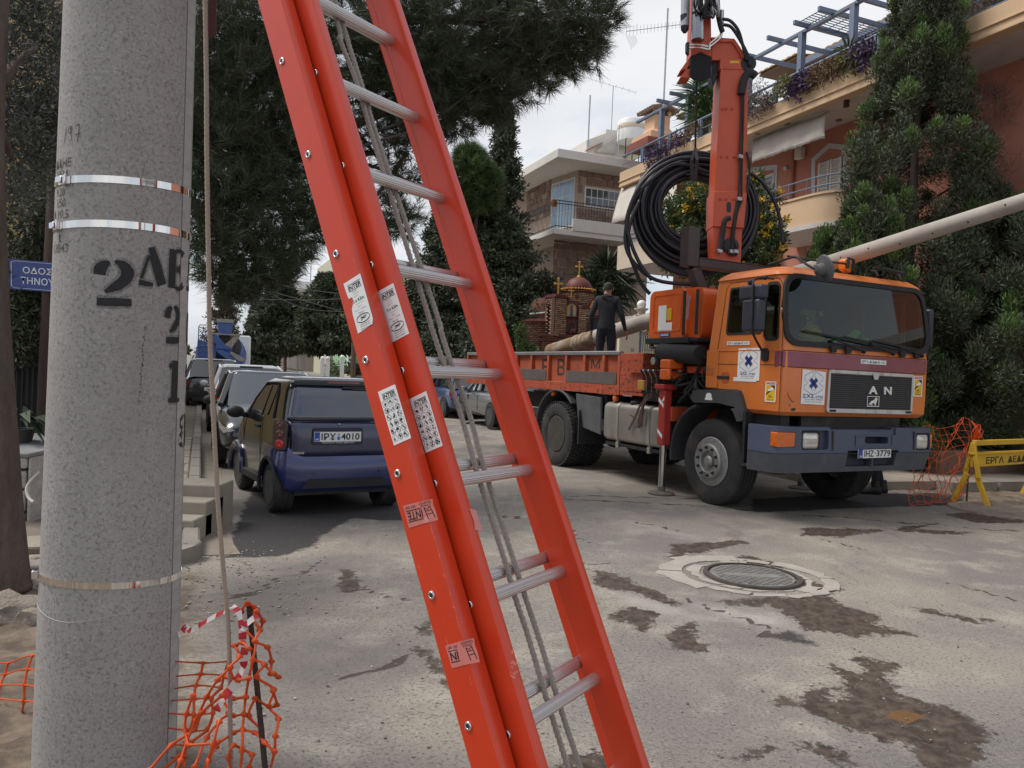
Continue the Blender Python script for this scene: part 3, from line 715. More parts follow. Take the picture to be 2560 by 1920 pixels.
def plan(w0,w1,s0,s1,rf,rb,n=6):
    ""
    o=[]
    for cx,cy,r_,a0 in ((w0+rf,s0+rf,rf,pi),(w1 - rf,s0+rf,rf,1.5*pi),(w1 - rb,s1 - rb,rb,0),(w0+rb,s1 - rb,rb,pi/2)):
        for i in range(n+1):
            a=a0+pi/2*i/n;o.append((cx+r_*cos(a),cy+r_*sin(a)))
    return o
def ring(h,w0,w1,s0,s1,rf,rb): return [V((a,b_,h)) for a,b_ in plan(w0,w1,s0,s1,rf,rb)]
mb=MB()
mb.loft([ring(1.150,.05,TW - .05,.045,1.235,.07,.03),ring(1.195,.004,TW - .004,.0,1.235,.07,.03),ring(1.40,0,TW,-.004,1.235,.07,.03),ring(1.845,0,TW,0,1.225,.07,.03),ring(1.862,0,TW,.004,1.22,.07,.03),
         ring(2.0,.012,TW - .012,.018,1.21,.08,.03),ring(2.62,.045,TW - .045,.095,1.165,.11,.04),ring(2.675,.048,TW - .048,.105,1.155,.12,.04),ring(2.685,.025,TW - .025,.085,1.165,.12,.05),ring(2.72,.040,TW - .040,.105,1.14,.14,.06),ring(2.775,.10,TW - .10,.17,1.05,.16,.09),ring(2.805,.24,TW - .24,.30,.92,.16,.12),ring(2.82,.6,TW - .6,.5,.8,.1,.1)])
WS=[(.085,2.66),(TW - .085,2.66),(TW+.0,2.55),(TW+.03,2.10),(TW - .06,1.97),(TW - .22,1.925),(.22,1.925),(.06,1.97),(-.03,2.10),(0,2.55)]
def wsf(h): return .004+(h - 1.87)*.122
def roundpoly(P,r=.08,n=5):
    P=[V((p[0],p[1])) for p in P];o=[]
    for i in range(len(P)):
        a,b_,c=P[i - 1],P[i],P[(i+1) % len(P)]
        d1=(a - b_).normalized();d2=(c - b_).normalized();rr=min(r,(a - b_).length*.48,(c - b_).length*.48)
        p0=b_+d1*rr;p1=b_+d2*rr
        for j in range(n+1):
            t_=j/n;o.append(tuple((p0*(1 - t_)+b_*t_)*(1 - t_)+(b_*(1 - t_)+p1*t_)*t_))
    return o
WSP=roundpoly([(.10,2.665),(TW - .10,2.665),(TW - .035,2.36),(TW - .03,1.935),(.03,1.935),(.035,2.36)],.17)
WSO=roundpoly([(.06,2.70),(TW - .06,2.70),(TW - .005,2.36),(TW - .0,1.905),(.0,1.905),(.005,2.36)],.20)
SW=roundpoly([(.905,2.575),(.375,2.571),(.372,2.05),(.92,2.045)],.05)
QW=roundpoly([(.325,2.59),(.150,2.585),(.105,1.985),(.15,1.965),(.28,1.965),(.325,2.02)],.05)
cut=[MB().prism(WSP,lambda a,h: (a,-.4,h),(0,.75,0))]
for P in (SW,QW): cut.append(MB().prism(P,lambda s,h: (-.3,s,h),(.6,0,0)));cut.append(MB().prism(P,lambda s,h: (TW - .3,s,h),(.6,0,0)))
cut.append(MB().prism([(.66,1.402),(1.5,1.402),(1.5,.9),(.40,.9),(.49,1.13),(.545,1.19),(.60,1.36)],lambda s,h: (-.2,s,h),(TW+.4,0,0)))
cut.append(MB().b2((.45,1.0,1.95),(TW - .45,1.4,2.45)))
cab_me=cutmesh(cutmesh(mb,[cut.pop(5)]),cut,.035)
cab=link('cab',cab_me,orange,truck,sharp=.5)
# interior
intm=mat('cab_interior',(.030,.030,.032),.8,var=.2);seatm=mat('seat_fabric',(.05,.047,.05),.9,var=.25,bump=.3)
mb=MB();mb.b2((.05,.06,1.40),(TW - .05,1.17,1.44));mb.b2((.06,.07,1.44),(TW - .06,.42,1.87));mb.b2((.05,1.12,1.44),(TW - .05,1.17,1.94));mb.b2((.05,1.10,2.46),(TW - .05,1.14,2.66));mb.b2((.06,.25,2.63),(TW - .06,1.1,2.66));mb.b2((.05,1.11,1.9),(.44,1.15,2.5));mb.b2((TW - .44,1.11,1.9),(TW - .05,1.15,2.5));mb.b2((.05,.1,1.44),(.06,1.1,1.95))
mb.build('cab_interior',intm,truck)
for x in (.42,1.2,1.85):
    mb=MB();mb.b2((x - .23,.62,1.80),(x+.23,1.05,1.92));mb.loft([[(x - .22,.98,1.9),(x+.22,.98,1.9),(x+.22,1.10,1.9),(x - .22,1.10,1.9)],[(x - .2,1.02,2.38),(x+.2,1.02,2.38),(x+.2,1.11,2.38),(x - .2,1.11,2.38)]]);mb.b2((x - .12,1.02,2.38),(x+.12,1.09,2.56))
    mb.build('seat',seatm,truck,bevel=.03)
mb=MB();mb.lathe([(.19,-.015),(.215,0),(.19,.015),(.165,0),(.19,-.015)],(1.80,.56,2.02),(0,-.45,1),28,False);mb.cyl((1.80,.56,2.02),(1.8,.4,1.9),.03);mb.build('steering_wheel',intm,truck)
for x in (.95,1.67):
    mb=MB();mb.b2((x - .018,.16,1.93),(x+.018,.2,2.5)) if False else mb.b2((x - .015,1.09,1.94),(x+.015,1.12,2.46));mb.build('partition_post',mat('post_brown',(.12,.085,.06),.6),truck)
# glass
wg=glass('windscreen_glass',(.55,.62,.60),1.0,1.45)
mb=MB();mb.prism(WSO,lambda a,h: (a,wsf(h) - .006,h),(0,.005,0));wsg=mb.build('windscreen',wg,truck,smooth=False)
def frame_ring(name,outer,inner,f,ex,mt,par,bevel=0):
    ""
    mb=MB();n=len(outer);ex=V(ex)
    A=[V(f(*p)) for p in outer];B=[V(f(*p)) for p in inner]
    mb.v=[tuple(p) for p in A]+[tuple(p) for p in B]+[tuple(p+ex) for p in A]+[tuple(p+ex) for p in B]
    for i in range(n):
        j=(i+1) % n;mb.f+=[(i,j,n+j,n+i),(2*n+j,2*n+i,3*n+i,3*n+j),(i,2*n+i,2*n+j,j),(n+j,3*n+j,3*n+i,n+i)]
    return mb.build(name,mt,par,bevel)
ws_in=roundpoly([(.115,2.645),(TW - .115,2.645),(TW - .06,2.36),(TW - .055,1.965),(.055,1.965),(.06,2.36)],.17)
frame_ring('windscreen_seal',WSO,ws_in,lambda a,h: (a,wsf(h) - .020,h),(0,.03,0),black,truck)
for P in (SW,QW):
    c=V((sum(p[0] for p in P)/len(P),sum(p[1] for p in P)/len(P)))
    big=[tuple(c+(V(p) - c)*1.05) for p in P];sm=[tuple(c+(V(p) - c)*.96) for p in P]
    for x,d in ((-.004,1),(TW+.004,-1)):
        lean=lambda s,h,x=x,d=d: (x+d*(.010+max(h - 1.87,0)*.05),s,h)
        MB().prism(P,lean,(.004*d,0,0)).build('side_window',glass('side_glass',(.32,.35,.35),1.0,1.5),truck,smooth=False)
        frame_ring('window_seal',big,sm,lean,(-.008*d,0,0),black,truck)
# seams, crease, gutter
seam=mat('panel_gap',(.035,.018,.010),.8)
mb=MB()
def sline(mb,pts,wd,x=-.0025):
    stroke(mb,pts,wd,lambda s,h: (x+max(h - 1.87,0)*.062,s,h))
for o_ in ([(.036,1.175),(.036,1.86),(.06,2.3),(.105,2.56),(.16,2.635),(.3,2.65),(.93,2.645),(.985,2.58),(1.045,1.9),(1.055,1.42)],): sline(mb,o_,.009)
mb.build('door_seam',seam,truck,smooth=False)
mb=MB();sline(mb,[(.04,1.692),(1.235,1.692)],.007);mb.build('body_seam',seam,truck,smooth=False)
mb=MB();mb.b2((-.010,.03,1.846),(.0,1.225,1.858));mb.b2((-.012,1.02,1.41),(.0,1.225,1.845));mb.build('side_trim',orange,truck,bevel=.004)
mb=MB();mb.b2((-.014,.823,1.520),(-.002,1.03,1.555));mb.build('door_handle',black,truck,bevel=.006)
mb=MB();mb.prism(roundpoly([(.84,1.60),(.95,1.60),(.965,1.55),(.95,1.47),(.84,1.47),(.825,1.55)],.02),lambda s,h: (-.0012,s,h),(-.002,0,0));mb.build('handle_recess',mat('recess_orange',(.40,.095,.025),.5),truck)
# stripe
mb=MB();stp=[(.062,1.0),(.0,.05),(-.004,.02)]
mb.loft([[V((-.004,.13,h)),V((-.005,.075,h)),V((.012,.020,h)),V((.07,-.006,h)),V((TW - .07,-.006,h)),V((TW - .012,.02,h)),V((TW+.004,.08,h))] for h in (1.684,1.840)],False,False)
mb.build('stripe',purple,truck,sharp=.8)
mb=MB()
for h in (1.852,1.676): mb.loft([[V((-.004,.12,h+d)),V((.012,.018,h+d)),V((.07,-.006,h+d)),V((TW - .07,-.006,h+d)),V((TW+.004,.08,h+d))] for d in (-.004,.004)],False,False)
mb.build('front_seam',seam,truck)
def plate(par,f,w0,h0,w1,h1,mt,name='sticker'):
    mb=MB();mb.prism([(w0,h0),(w1,h0),(w1,h1),(w0,h1)],f,f(w0,h0,1));return mb.build(name,mt,par,smooth=False)
FY=-.0085
def ff(a,h): return V((a,FY,h))
def sf(s,h): return V((-.0045,s,h))
def board(f,ex,poly,mt,name='sticker'): return MB().prism(poly,f,ex).build(name,mt,truck,smooth=False)
def ftext(body,a0,h0,a1,h1,mt,par,off=0,e=.0022,**k):
    me_=textmesh(body,a1 - a0,h1 - h0,off,**k)
    for v in me_.vertices: v.co=V(((a0+a1)/2+v.co.x,FY - e,(h0+h1)/2+v.co.y))
    return link('lettering',me_,mt,par,smooth=False)
def stext(body,s0,h0,s1,h1,mt,par,off=0,e=.0022,x=-.0045,**k):
    me_=textmesh(body,abs(s1 - s0),h1 - h0,off,**k)
    for v in me_.vertices: v.co=V((x - e,(s0+s1)/2 - v.co.x,(h0+h1)/2+v.co.y))
    return link('lettering',me_,mt,par,smooth=False)
blue=mat('print_blue',(.022,.040,.20),.5);green=mat('print_green',(.03,.10,.065),.5);outl=mat('print_outline',(.16,.17,.20),.5)
yel=mat('print_yellow',(.72,.42,.02),.5,var=.05);redp=mat('print_red',(.50,.05,.06),.5)
p_=board(ff,(0,-.001,0),[(1.16,1.758),(1.581,1.758),(1.581,1.808),(1.16,1.808)],sticker);ftext('ΕΡΓΑ ΔΕΔΔΗΕ Α.Ε.',1.175,1.768,1.566,1.798,green,p_,.012)
p_=board(sf,(-.001,0,0),[(.887,1.916),(.522,1.913),(.522,1.955),(.887,1.958)],sticker);stext('ΕΡΓΑ ΔΕΔΔΗΕ Α.Ε.',.872,1.923,.537,1.948,green,p_,.012)
def logo(f,par,mir,txt):
    ""
    mb=MB()
    for sg in (0,1):
        g=(lambda u,v: f(u,v)) if sg==0 else (lambda u,v: f(1 - u,v))
        pts=[(.46,.985),(.46,.83),(.30,.70),(.42,.615),(.30,.53),(.46,.41),(.46,.28),(.08,.44),(.08,.545),(.26,.625),(.10,.72),(.10,.84),(.46,.985)]
        stroke(mb,pts,.014,g)
    mb.build('logo_outline',outl,par,smooth=False)
    mb=MB();stroke(mb,[(.36,.745),(.64,.50)],.13,f);mb.build('logo_cross',blue,par,smooth=False)
    mb=MB();stroke(mb,[(.64,.745),(.36,.50)],.13,f);mb.build('logo_cross',blue,par,smooth=False)
p_=board(ff,(0,-.001,0),[(.262,1.285),(.616,1.278),(.622,1.640),(.268,1.660)],sticker)
lf=lambda u,v: V((.27+.34*u,FY - .0024,1.285+.365*v));logo(lf,p_,0,0)
ftext('ΣΧΣ',.285,1.352,.46,1.392,blue,p_,.03);ftext('ΑΤΕΕ',.475,1.350,.595,1.376,blue,p_,.025);ftext('210 6017860',.315,1.326,.585,1.343,outl,p_,.01);ftext('www.sourlas.gr',.315,1.300,.575,1.317,outl,p_,.005)
p_=board(sf,(-.001,0,0),[(.693,1.876),(.345,1.880),(.345,1.515),(.39,1.515),(.39,1.500),(.752,1.500),(.752,1.545),(.693,1.545)],sticker)
lf=lambda u,v: V((-.0069,.685 - .33*u,1.50+.375*v));logo(lf,p_,0,0)
stext('ΣΧΣ',.645,1.575,.535,1.610,blue,p_,.03);stext('ΑΤΕΕ',.515,1.575,.41,1.598,blue,p_,.025);stext('210 6017860',.625,1.553,.425,1.568,outl,p_,.01);stext('www.sourlas.gr',.62,1.530,.43,1.545,outl,p_,.005)
def blind(f,par,tx):
    g=lambda P,mt,nm: MB().prism(P,lambda u,v: f(u,v,.0012),f(0,0,.0016) - f(0,0,.0012)).build(nm,mt,par,smooth=False)
    g([(.06,.86),(.94,.86),(.94,.97),(.06,.97)],redp,'header_band');g([(.09,.05),(.91,.05),(.91,.82),(.09,.82)],yel,'sign_panel')
    mb=MB();mb.prism([(.09,.40),(.09,.32),(.62,.56),(.62,.66),(.5,.66)],lambda u,v: f(u,v,.0018),f(0,0,.0021) - f(0,0,.0018));mb.prism([(.42,.82),(.91,.82),(.91,.60),(.76,.70)],lambda u,v: f(u,v,.0018),f(0,0,.0021) - f(0,0,.0018));mb.build('pictogram',ink,par,smooth=False)
    g2=lambda u,v: f(u,v,.0026);mb=MB();mb.prism([(.26,.60),(.64,.71),(.80,.66),(.70,.58),(.34,.52)],g2,f(0,0,.0029) - f(0,0,.0026));mb.build('pictogram',sticker,par,smooth=False)
    tx('ATTENTION',.08,.885,.92,.955,sticker);tx('Blind',.34,.265,.68,.325,ink);tx('spot',.36,.185,.64,.245,ink);tx('Take care',.2,.09,.82,.145,ink)
p_=board(sf,(-.001,0,0),[(.247,1.289),(.09,1.289),(.09,1.512),(.247,1.512)],sticker)
fb=lambda u,v,e=0: V((-.0055 - e,.247 - .157*u,1.289+.223*v))
blind(fb,p_,lambda s_,u0,v0,u1,v1,mt: stext(s_,.247 - .157*u0,1.289+.223*v0,.247 - .157*u1,1.289+.223*v1,mt,p_,.01,.0035))
p2=board(ff,(0,-.001,0),[(2.078,1.407),(2.23,1.407),(2.23,1.648),(2.078,1.648)],sticker)
fb2=lambda u,v,e=0: V((2.078+.152*u,FY - .001 - e,1.407+.241*v))
blind(fb2,p2,lambda s_,u0,v0,u1,v1,mt: ftext(s_,2.078+.152*u0,1.407+.241*v0,2.078+.152*u1,1.407+.241*v1,mt,p2,.01,.0040))
for k,s_ in enumerate(('ΦΙΧ','ΤΟ 26.000','ΟΒ. 9.20','ΩΦΕΛ. 16.78','ΕΔΡΑ ΑΘΗΝΑ')): stext(s_,1.205,1.650 - .024*k,1.085 if k else 1.15,1.664 - .024*k,mat('stencil_small',(.12,.035,.015),.7),truck,.01,.002,x=-.0125)
# grille
mb=MB();mb.b2((.66,-.012,1.235),(2.03,-.004,1.635));mb.build('grille_backing',mat('grille_black',(.010,.009,.011),.7),truck)
gm=mat('grille_slat',(.035,.033,.040),.45,var=.3)
sl=MB().b2((.672,-.022,-.0075),(2.022,-.012,.0075)).mesh('slat');sl.materials.append(gm)
for i in range(17): place('grille_slat',sl,M.Translation((0,0,1.247+i*.0235)) @ M.Rotation(0.0,4,'X'),truck)
alu2=mat('grille_frame',(.55,.54,.53),.45,.6,var=.15,sc=6,layers=[((.12,.11,.11),9,.55,.75,(1,1,.4),.8)])
frame_ring('grille_frame',roundpoly([(.64,1.195),(2.048,1.190),(2.055,1.665),(.655,1.673)],.04),roundpoly([(.675,1.243),(2.02,1.240),(2.022,1.628),(.678,1.632)],.012),lambda a,h: (a,-.005,h),(0,-.024,0),alu2,truck,.004)
mb=MB();mb.prism([(1.335,1.655),(1.445,1.655),(1.425,1.59),(1.41,1.582),(1.37,1.582),(1.355,1.59)],lambda a,h: (a,-.028,h),(0,-.012,0));mb.build('grille_badge',alu2,truck,.003)
let=mat('badge_letters',(.72,.71,.70),.3,.7,var=.06)
for ch,a0,a1 in (('A',1.283,1.425),('N',1.535,1.662)):
    me_=textmesh(ch,a1 - a0,.090,.035,.004)
    for v in me_.vertices: v.co=V(((a0+a1)/2+v.co.x,-.030 - v.co.z*2,1.463+v.co.y))
    link('badge_letter',me_,let,truck,smooth=False)
frame_ring('emblem_frame',[(1.269,1.274),(1.467,1.274),(1.467,1.394),(1.269,1.394)],[(1.277,1.282),(1.459,1.282),(1.459,1.386),(1.277,1.386)],lambda a,h: (a,-.024,h),(0,-.008,0),let,truck)
mb=MB();lion=[(.04,.06),(.12,.06),(.24,.22),(.30,.16),(.28,.06),(.46,.06),(.44,.12),(.40,.28),(.60,.30),(.66,.22),(.64,.06),(.78,.06),(.76,.30),(.84,.44),(.86,.66),(.93,.70),(.92,.78),(.84,.86),(.80,.96),(.70,.92),(.66,.80),(.58,.66),(.38,.58),(.22,.40),(.14,.20)]
mb.prism(lion,lambda u,v: (1.279+.178*u,-.024,1.283+.102*v),(0,-.007,0));mb.build('emblem_figure',let,truck,smooth=False)
for a in (.73,1.98):
    mb=MB();mb.prism(roundpoly([(a - .05,1.205),(a+.05,1.205),(a+.05,1.230),(a - .05,1.230)],.012),lambda x,h: (x,-.029,h),(0,-.004,0));mb.build('grille_latch',black,truck)
for a in (1.05,1.30,1.62):
    mb=MB();mb.b2((a - .002,-.0025,1.16),(a+.002,-.001,1.19));mb.build('front_crease',seam,truck)
mb=MB();mb.prism(roundpoly([(.13,1.205),(.19,1.21),(.20,1.235),(.14,1.235)],.012),lambda x,h: (x,-.0055,h),(0,-.001,0));mb.build('rust_spot',ink,truck)
mb=MB();stroke(mb,[(.07,1.40),(.09,1.35),(.15,1.30),(.17,1.31)],.006,lambda x,h: (x,-.0062,h));stroke(mb,[(.10,1.28),(.115,1.25)],.006,lambda x,h: (x,-.0062,h));mb.build('rust_mark',ink,truck,smooth=False)
# wipers, hinges
def wiper(a0,h0,a1,h1,ar):
    mb=MB();y0=-.035;mb.tube([(ar,y0+.03,1.885),(ar,y0 - .01,1.90),((ar+a0)/2,y0 - .01,(1.9+h0)/2+.01),((a0+a1)/2,wsf((h0+h1)/2) - .03,(h0+h1)/2)],.011,6);mb.bar((a0,wsf(h0) - .028,h0),(a1,wsf(h1) - .028,h1),.012,.022);mb.ball((ar,y0,1.89),.025,8,6);mb.build('wiper',black,truck)
wiper(.27,2.075,1.35,1.975,1.17);wiper(.88,2.045,1.75,1.955,1.66);wiper(1.35,2.03,2.12,1.96,2.16)
for a in (.70,.93,1.83,2.08):
    mb=MB();mb.prism([(a - .05,1.935),(a+.05,1.935),(a+.035,1.86),(a - .035,1.86)],lambda x,h: (x,-.012,h),(0,-.03,0));mb.build('flap_hinge',black,truck,.006)
# roof rail, round mirror
mb=MB();p0=ts_(1925,660,.35);P_=[ts_(1920,662,.4),ts_(1975,645,.2),ts_(1990,643,.12),ts_(2015,660,-.05),ts_(2035,672,-.14)];mb.tube(smooth_path(P_,4),.014,8)
mb.tube([ts_(1968,640,.25),ts_(2010,648,.22),ts_(2050,652,.22),ts_(2120,660,.22)],.012,6);mb.build('mirror_arm',black,truck)
c=ts_(2060,672,-.15);mb=MB();mb.lathe([(.02,-.10),(.06,-.085),(.07,-.02),(.145,.0),(.15,.02),(.13,.035),(.0,.036)],c,V((.85,-.25,.25)),24);mb.build('round_mirror',mat('mirror_shell',(.10,.10,.105),.5,var=.2),truck,sharp=.5)
mb=MB();q0,q1=ts_(2185,668,.25),ts_(2260,684,.25);mb.tube([q0,q1],.022,8)
for px,py in ((2195,690),(2254,700)):
    a=ts_(px,py,.16);mb.tube([a,a+V((0,.03,.06)),a+V((0,.09,.07))],.014,6)
mb.build('roof_rail',black,truck)
a=ts_(2128,668,.2);mb=MB();mb.tube([a+V((-.06,0,-.02)),a+V((-.05,0,.10)),a+V((.03,0,.09)),a+V((.05,0,-.05))],.018,8);mb.build('beacon_bracket',black,truck)
mb=MB();mb.prism([(-.06,-.02),(.04,-.06),(.05,.02),(-.02,.11),(-.07,.08)],lambda x,h: (a.x+x,a.y+.03,a.z+h),(0,.1,0));mb.build('amber_beacon',mat('beacon_orange',(.75,.20,.02),.25,coat=.3),truck,.012)
# door mirrors (on arms, in front of the door)
mir=mat('mirror_housing',(.026,.028,.042),.45,var=.15)
def mbox(p0,p1,w0,d,nm):
    a,b_=tw(*p0,w0),tw(*p1,w0);mb=MB();lo=(w0 - d/2,min(a.y,b_.y),min(a.z,b_.z));hi=(w0+d/2,max(a.y,b_.y),max(a.z,b_.z));mb.b2(lo,hi);return mb.build(nm,mir,truck,bevel=.03,seg=3)
mbox((1857,716),(1913,747),-.20,.12,'wide_mirror');mbox((1865,750),(1905,829),-.20,.12,'door_mirror')
mb=MB();P_=[tw(1936,697,-.02),tw(1912,695,-.10),tw(1890,696,-.19),tw(1882,712,-.27),tw(1881,760,-.27),tw(1879,810,-.27),tw(1883,835,-.24),tw(1900,868,-.06),tw(1907,878,-.01)];mb.tube(smooth_path(P_,4),.013,8);mb.ball(tw(1876,706,-.22),.032,10,6);mb.ball(tw(1913,694,-.1),.028,8,6);mb.build('mirror_bracket',black,truck)
a=tw(1912,887,-.02);mb=MB();mb.prism(rrect(.09,.145,.035),lambda s,h: (-.002,a.y+s,a.z+h),(-.03,0,0));mb.build('bracket_foot',black,truck,.006)
mb=MB();mb.b2((TW+.12,.10,2.02),(TW+.2,.34,2.48));mb.build('door_mirror',mir,truck,bevel=.03)
# bumper
mb=MB();bo_=[V((-.135,.34,0)),V((-.13,.06,0)),V((-.09,-.03,0)),V((0,-.062,0)),V((TW,-.062,0)),V((TW+.06,-.03,0)),V((TW+.085,.06,0)),V((TW+.085,.3,0))]
def shell(z0,z1,inset=0.0,dz=0.0):
    return [[p+V((inset if p.x < 1 else -inset,inset*(p.y < .2),z)) for p in bo_] for z in (z0,z1)]
def bsolid(z0,z1,i0=0.,i1=0.):
    mb=MB();rings=[]
    for z,i in ((z0,i0),(z1,i1)):
        o_=[p+V((i if p.x < 1 else -i,i,z)) for p in bo_];inn=[V((p.x+(.16 if p.x < 1 else -.16),max(p.y+.14,.12),z)) for p in bo_][::-1];rings.append(o_+inn)
    return mb.loft(rings)
bcut=[MB().prism(roundpoly([(.10+.15,.79),(.66,.79),(.66,1.0),(.25,1.0)],.03),lambda a,h: (a,-.2,h),(0,.20,0)),MB().prism(roundpoly([(2.10,.775),(2.35,.775),(2.35,.975),(2.10,.975)],.02),lambda a,h: (a,-.2,h),(0,.2,0)),
        MB().prism(roundpoly([(1.232,.855),(1.622,.850),(1.622,.93),(1.232,.935)],.038),lambda a,h: (a,-.2,h),(0,.5,0)),MB().b2((-.2,-.2,.82),(.16,.02,.98)),
        MB().b2((.96,-.2,.735),(1.80,.3,.775)),MB().b2((.68,-.3,1.01),(1.70,.5,1.1)),MB().prism([(1.30,.985),(1.55,.985),(1.62,.95),(1.75,.95),(1.75,.985),(1.72,1.2),(1.3,1.2)],lambda a,h: (a,-.3,h),(0,.27,0))]
link('bumper',cutmesh(bsolid(.752,1.035,0,.012),bcut),bump_m,truck,sharp=.5,bevel=.006)
bcut2=[MB().b2((.965,-.2,.595),(1.77,.3,.745))]
link('lower_bumper',cutmesh(bsolid(.535,.748,.045,.004),bcut2),bump_l,truck,sharp=.5,bevel=.008)
mb=MB();mb.b2((.97,.03,.60),(1.765,.06,.78));mb.b2((1.2,.07,.84),(1.65,.09,.95));mb.b2((.2,.085,.78),(.68,.10,1.01));mb.b2((2.08,.085,.77),(2.38,.1,.98));mb.build('bumper_recess',mat('recess_dark',(.03,.033,.05),.7),truck)
mb=MB();mb.b2((1.36,-.055,.60),(1.385,.02,.735));mb.build('bumper_rib',bump_l,truck)
frame_ring('bumper_step',[(1.076,.82),(1.69,.82),(1.69,.95),(1.076,.95)],[(1.09,.834),(1.676,.834),(1.676,.936),(1.09,.936)],lambda a,h: (a,-.060,h),(0,-.005,0),bump_m,truck)
for a in (.72,2.06):
    mb=MB();mb.prism(rrect(.025,.22,.011),lambda x,h: (a+x,-.064,.885+h),(0,.01,0));mb.build('bumper_slot',ink,truck)
lens=mat('headlamp_lens',(.62,.60,.55),.12,.35,var=.25,sc=14,stretch=(1,1,3),coat=.8,layers=[((.22,.20,.17),9,.5,.7,(.5,1,3),.6)])
def lamp(a0,a1,h0,h1):
    mb=MB();mb.prism(roundpoly([(a0 - .02,h0 - .02),(a1+.035,h0 - .02),(a1+.035,h1+.02),(a0 - .02,h1+.02)],.03),lambda x,h: (x,-.035,h),(0,.08,0));mb.build('headlamp_housing',black,truck,.004)
    mb=MB();n=10;rg=[]
    for e,y in ((0,-.038),(.006,-.050),(.03,-.058)):
        rg.append([V((x,y,h)) for x,h in roundpoly([(a0+e,h0+e),(a1 - e,h0+e),(a1 - e,h1 - e),(a0+e,h1 - e)],.035)])
    hl=mb.loft(rg).build('headlamp',lens,truck,sharp=1.0)
    mb=MB();mb.b2((a0+.03,-.0595,h0+(h1 - h0)*.55),(a1 - .03,-.0575,h0+(h1 - h0)*.58));mb.build('lens_bar',mat('lens_line',(.3,.28,.24),.3),hl)
lamp(.289,.515,.800,.972);lamp(2.135,2.325,.785,.955)
amb=mat('indicator_amber',(.62,.13,.012),.15,var=.15,sc=20,coat=.8)
mb=MB();mb.prism(roundpoly([(-.112,.822),(.150,.826),(.150,.976),(-.110,.978)],.014),lambda a,h: (a,-.060,h),(0,.09,0));mb.build('indicator',amb,truck,.008)
mb=MB();mb.b2((TW+.06,-.02,.79),(TW+.095,.08,.96));mb.build('indicator',amb,truck,.008)
frame_ring('plate_rim',[(1.113,.685),(1.655,.690),(1.655,.800),(1.113,.795)],[(1.119,.691),(1.649,.696),(1.649,.794),(1.119,.789)],lambda a,h: (a,-.080,h),(0,-.003,0),ink,truck)
mb=MB();mb.prism([(1.115,.687),(1.653,.692),(1.653,.798),(1.115,.793)],lambda a,h: (a,-.078,h),(0,.012,0));pl_=mb.build('number_plate',mat('plate_white',(.70,.70,.69),.4,var=.05),truck,smooth=False)
mb=MB();mb.prism([(1.119,.691),(1.178,.691),(1.178,.789),(1.119,.789)],lambda a,h: (a,-.0785,h),(0,-.0008,0));mb.build('plate_band',mat('plate_blue',(.02,.06,.36),.4),pl_,smooth=False)
def ptext(s_,a0,h0,a1,h1,mt=ink,off=.02):
    me_=textmesh(s_,a1 - a0,h1 - h0,off)
    for v in me_.vertices: v.co=V(((a0+a1)/2+v.co.x,-.0805,(h0+h1)/2+v.co.y))
    link('lettering',me_,mt,pl_,smooth=False)
ptext('ΙΗΖ',1.205,.708,1.355,.780);ptext('-',1.37,.745,1.395,.752);ptext('3779',1.405,.708,1.635,.782);ptext('GR',1.13,.70,1.165,.722,sticker)
mb=MB();mb.b2((.4,.1,1.0),(2.0,.14,1.15));mb.b2((.3,.3,.6),(2.1,.5,1.1));mb.build('radiator',darkmet,truck)
# steps and fender
for (p0,p1) in (((1868,1071),(1934,1090)),((1852,1156),(1924,1180))):
    a,b_=tw(*p0,-.06),tw(*p1,-.06);mb=MB();z=(a.z+b_.z)/2
    mb.b2((-.06,b_.y,z - .02),(.16,a.y,z+.01));o=mb.build('step',darkmet,truck,.012)
    for k in range(9):
        y=b_.y+(a.y - b_.y)*(k+.5)/9;mb=MB();mb.b2((-.05,y - .008,z+.01),(.15,y+.008,z+.022));mb.build('step_tread',mat('tread_metal',(.22,.22,.23),.5,.6),o)
mb=MB();mb.b2((.10,.10,.50),(.22,.58,1.17));mb.b2((-.05,.48,.55),(.2,.52,1.16));mb.build('step_box',darkmet,truck)
fo=[(1.40,1.372),(.70,1.405),(.62,1.395),(.58,1.34),(.515,1.185),(.49,1.12),(.535,1.055),(.625,1.04),(.68,1.14),(.78,1.215),(.95,1.235),(1.38,1.215),(1.455,1.27)]
mb=MB();mb.prism(fo,lambda s,h: (-.05,s,h),(.42,0,0));mb.build('fender',greyp,truck,.02,seg=3)
mb=MB();mb.prism(fo,lambda s,h: (TW - .37,s,h),(.42,0,0));mb.build('fender',greyp,truck,.02)
mb=MB();mb.prism(roundpoly([(1.175,1.26),(1.045,1.262),(1.045,1.288),(1.06,1.29),(1.06,1.325),(1.085,1.345),(1.135,1.345),(1.16,1.325),(1.16,1.29),(1.175,1.288)],.008),lambda s,h: (-.0515,s,h),(-.001,0,0));mb.build('sticker',sticker,truck,smooth=False)
def mudguard(cy,cz,r,a0,a1,w0,w1,mt):
    mb=MB();rg=[]
    for i in range(17):
        a=radians(a0+(a1 - a0)*i/16);y,z=cy+r*cos(a),cz+r*sin(a);y2,z2=cy+(r - .035)*cos(a),cz+(r - .035)*sin(a)
        rg.append([V((w0,y,z)),V((w1,y,z)),V((w1,y2,z2)),V((w0,y2,z2))])
    mb.loft(rg);return mb.build('mudguard',mt,truck,.01)
mudguard(1.25,.56,.66,-10,75,.02,.42,greyp);mudguard(1.25,.56,.66,-10,75,TW - .42,TW - .02,greyp)
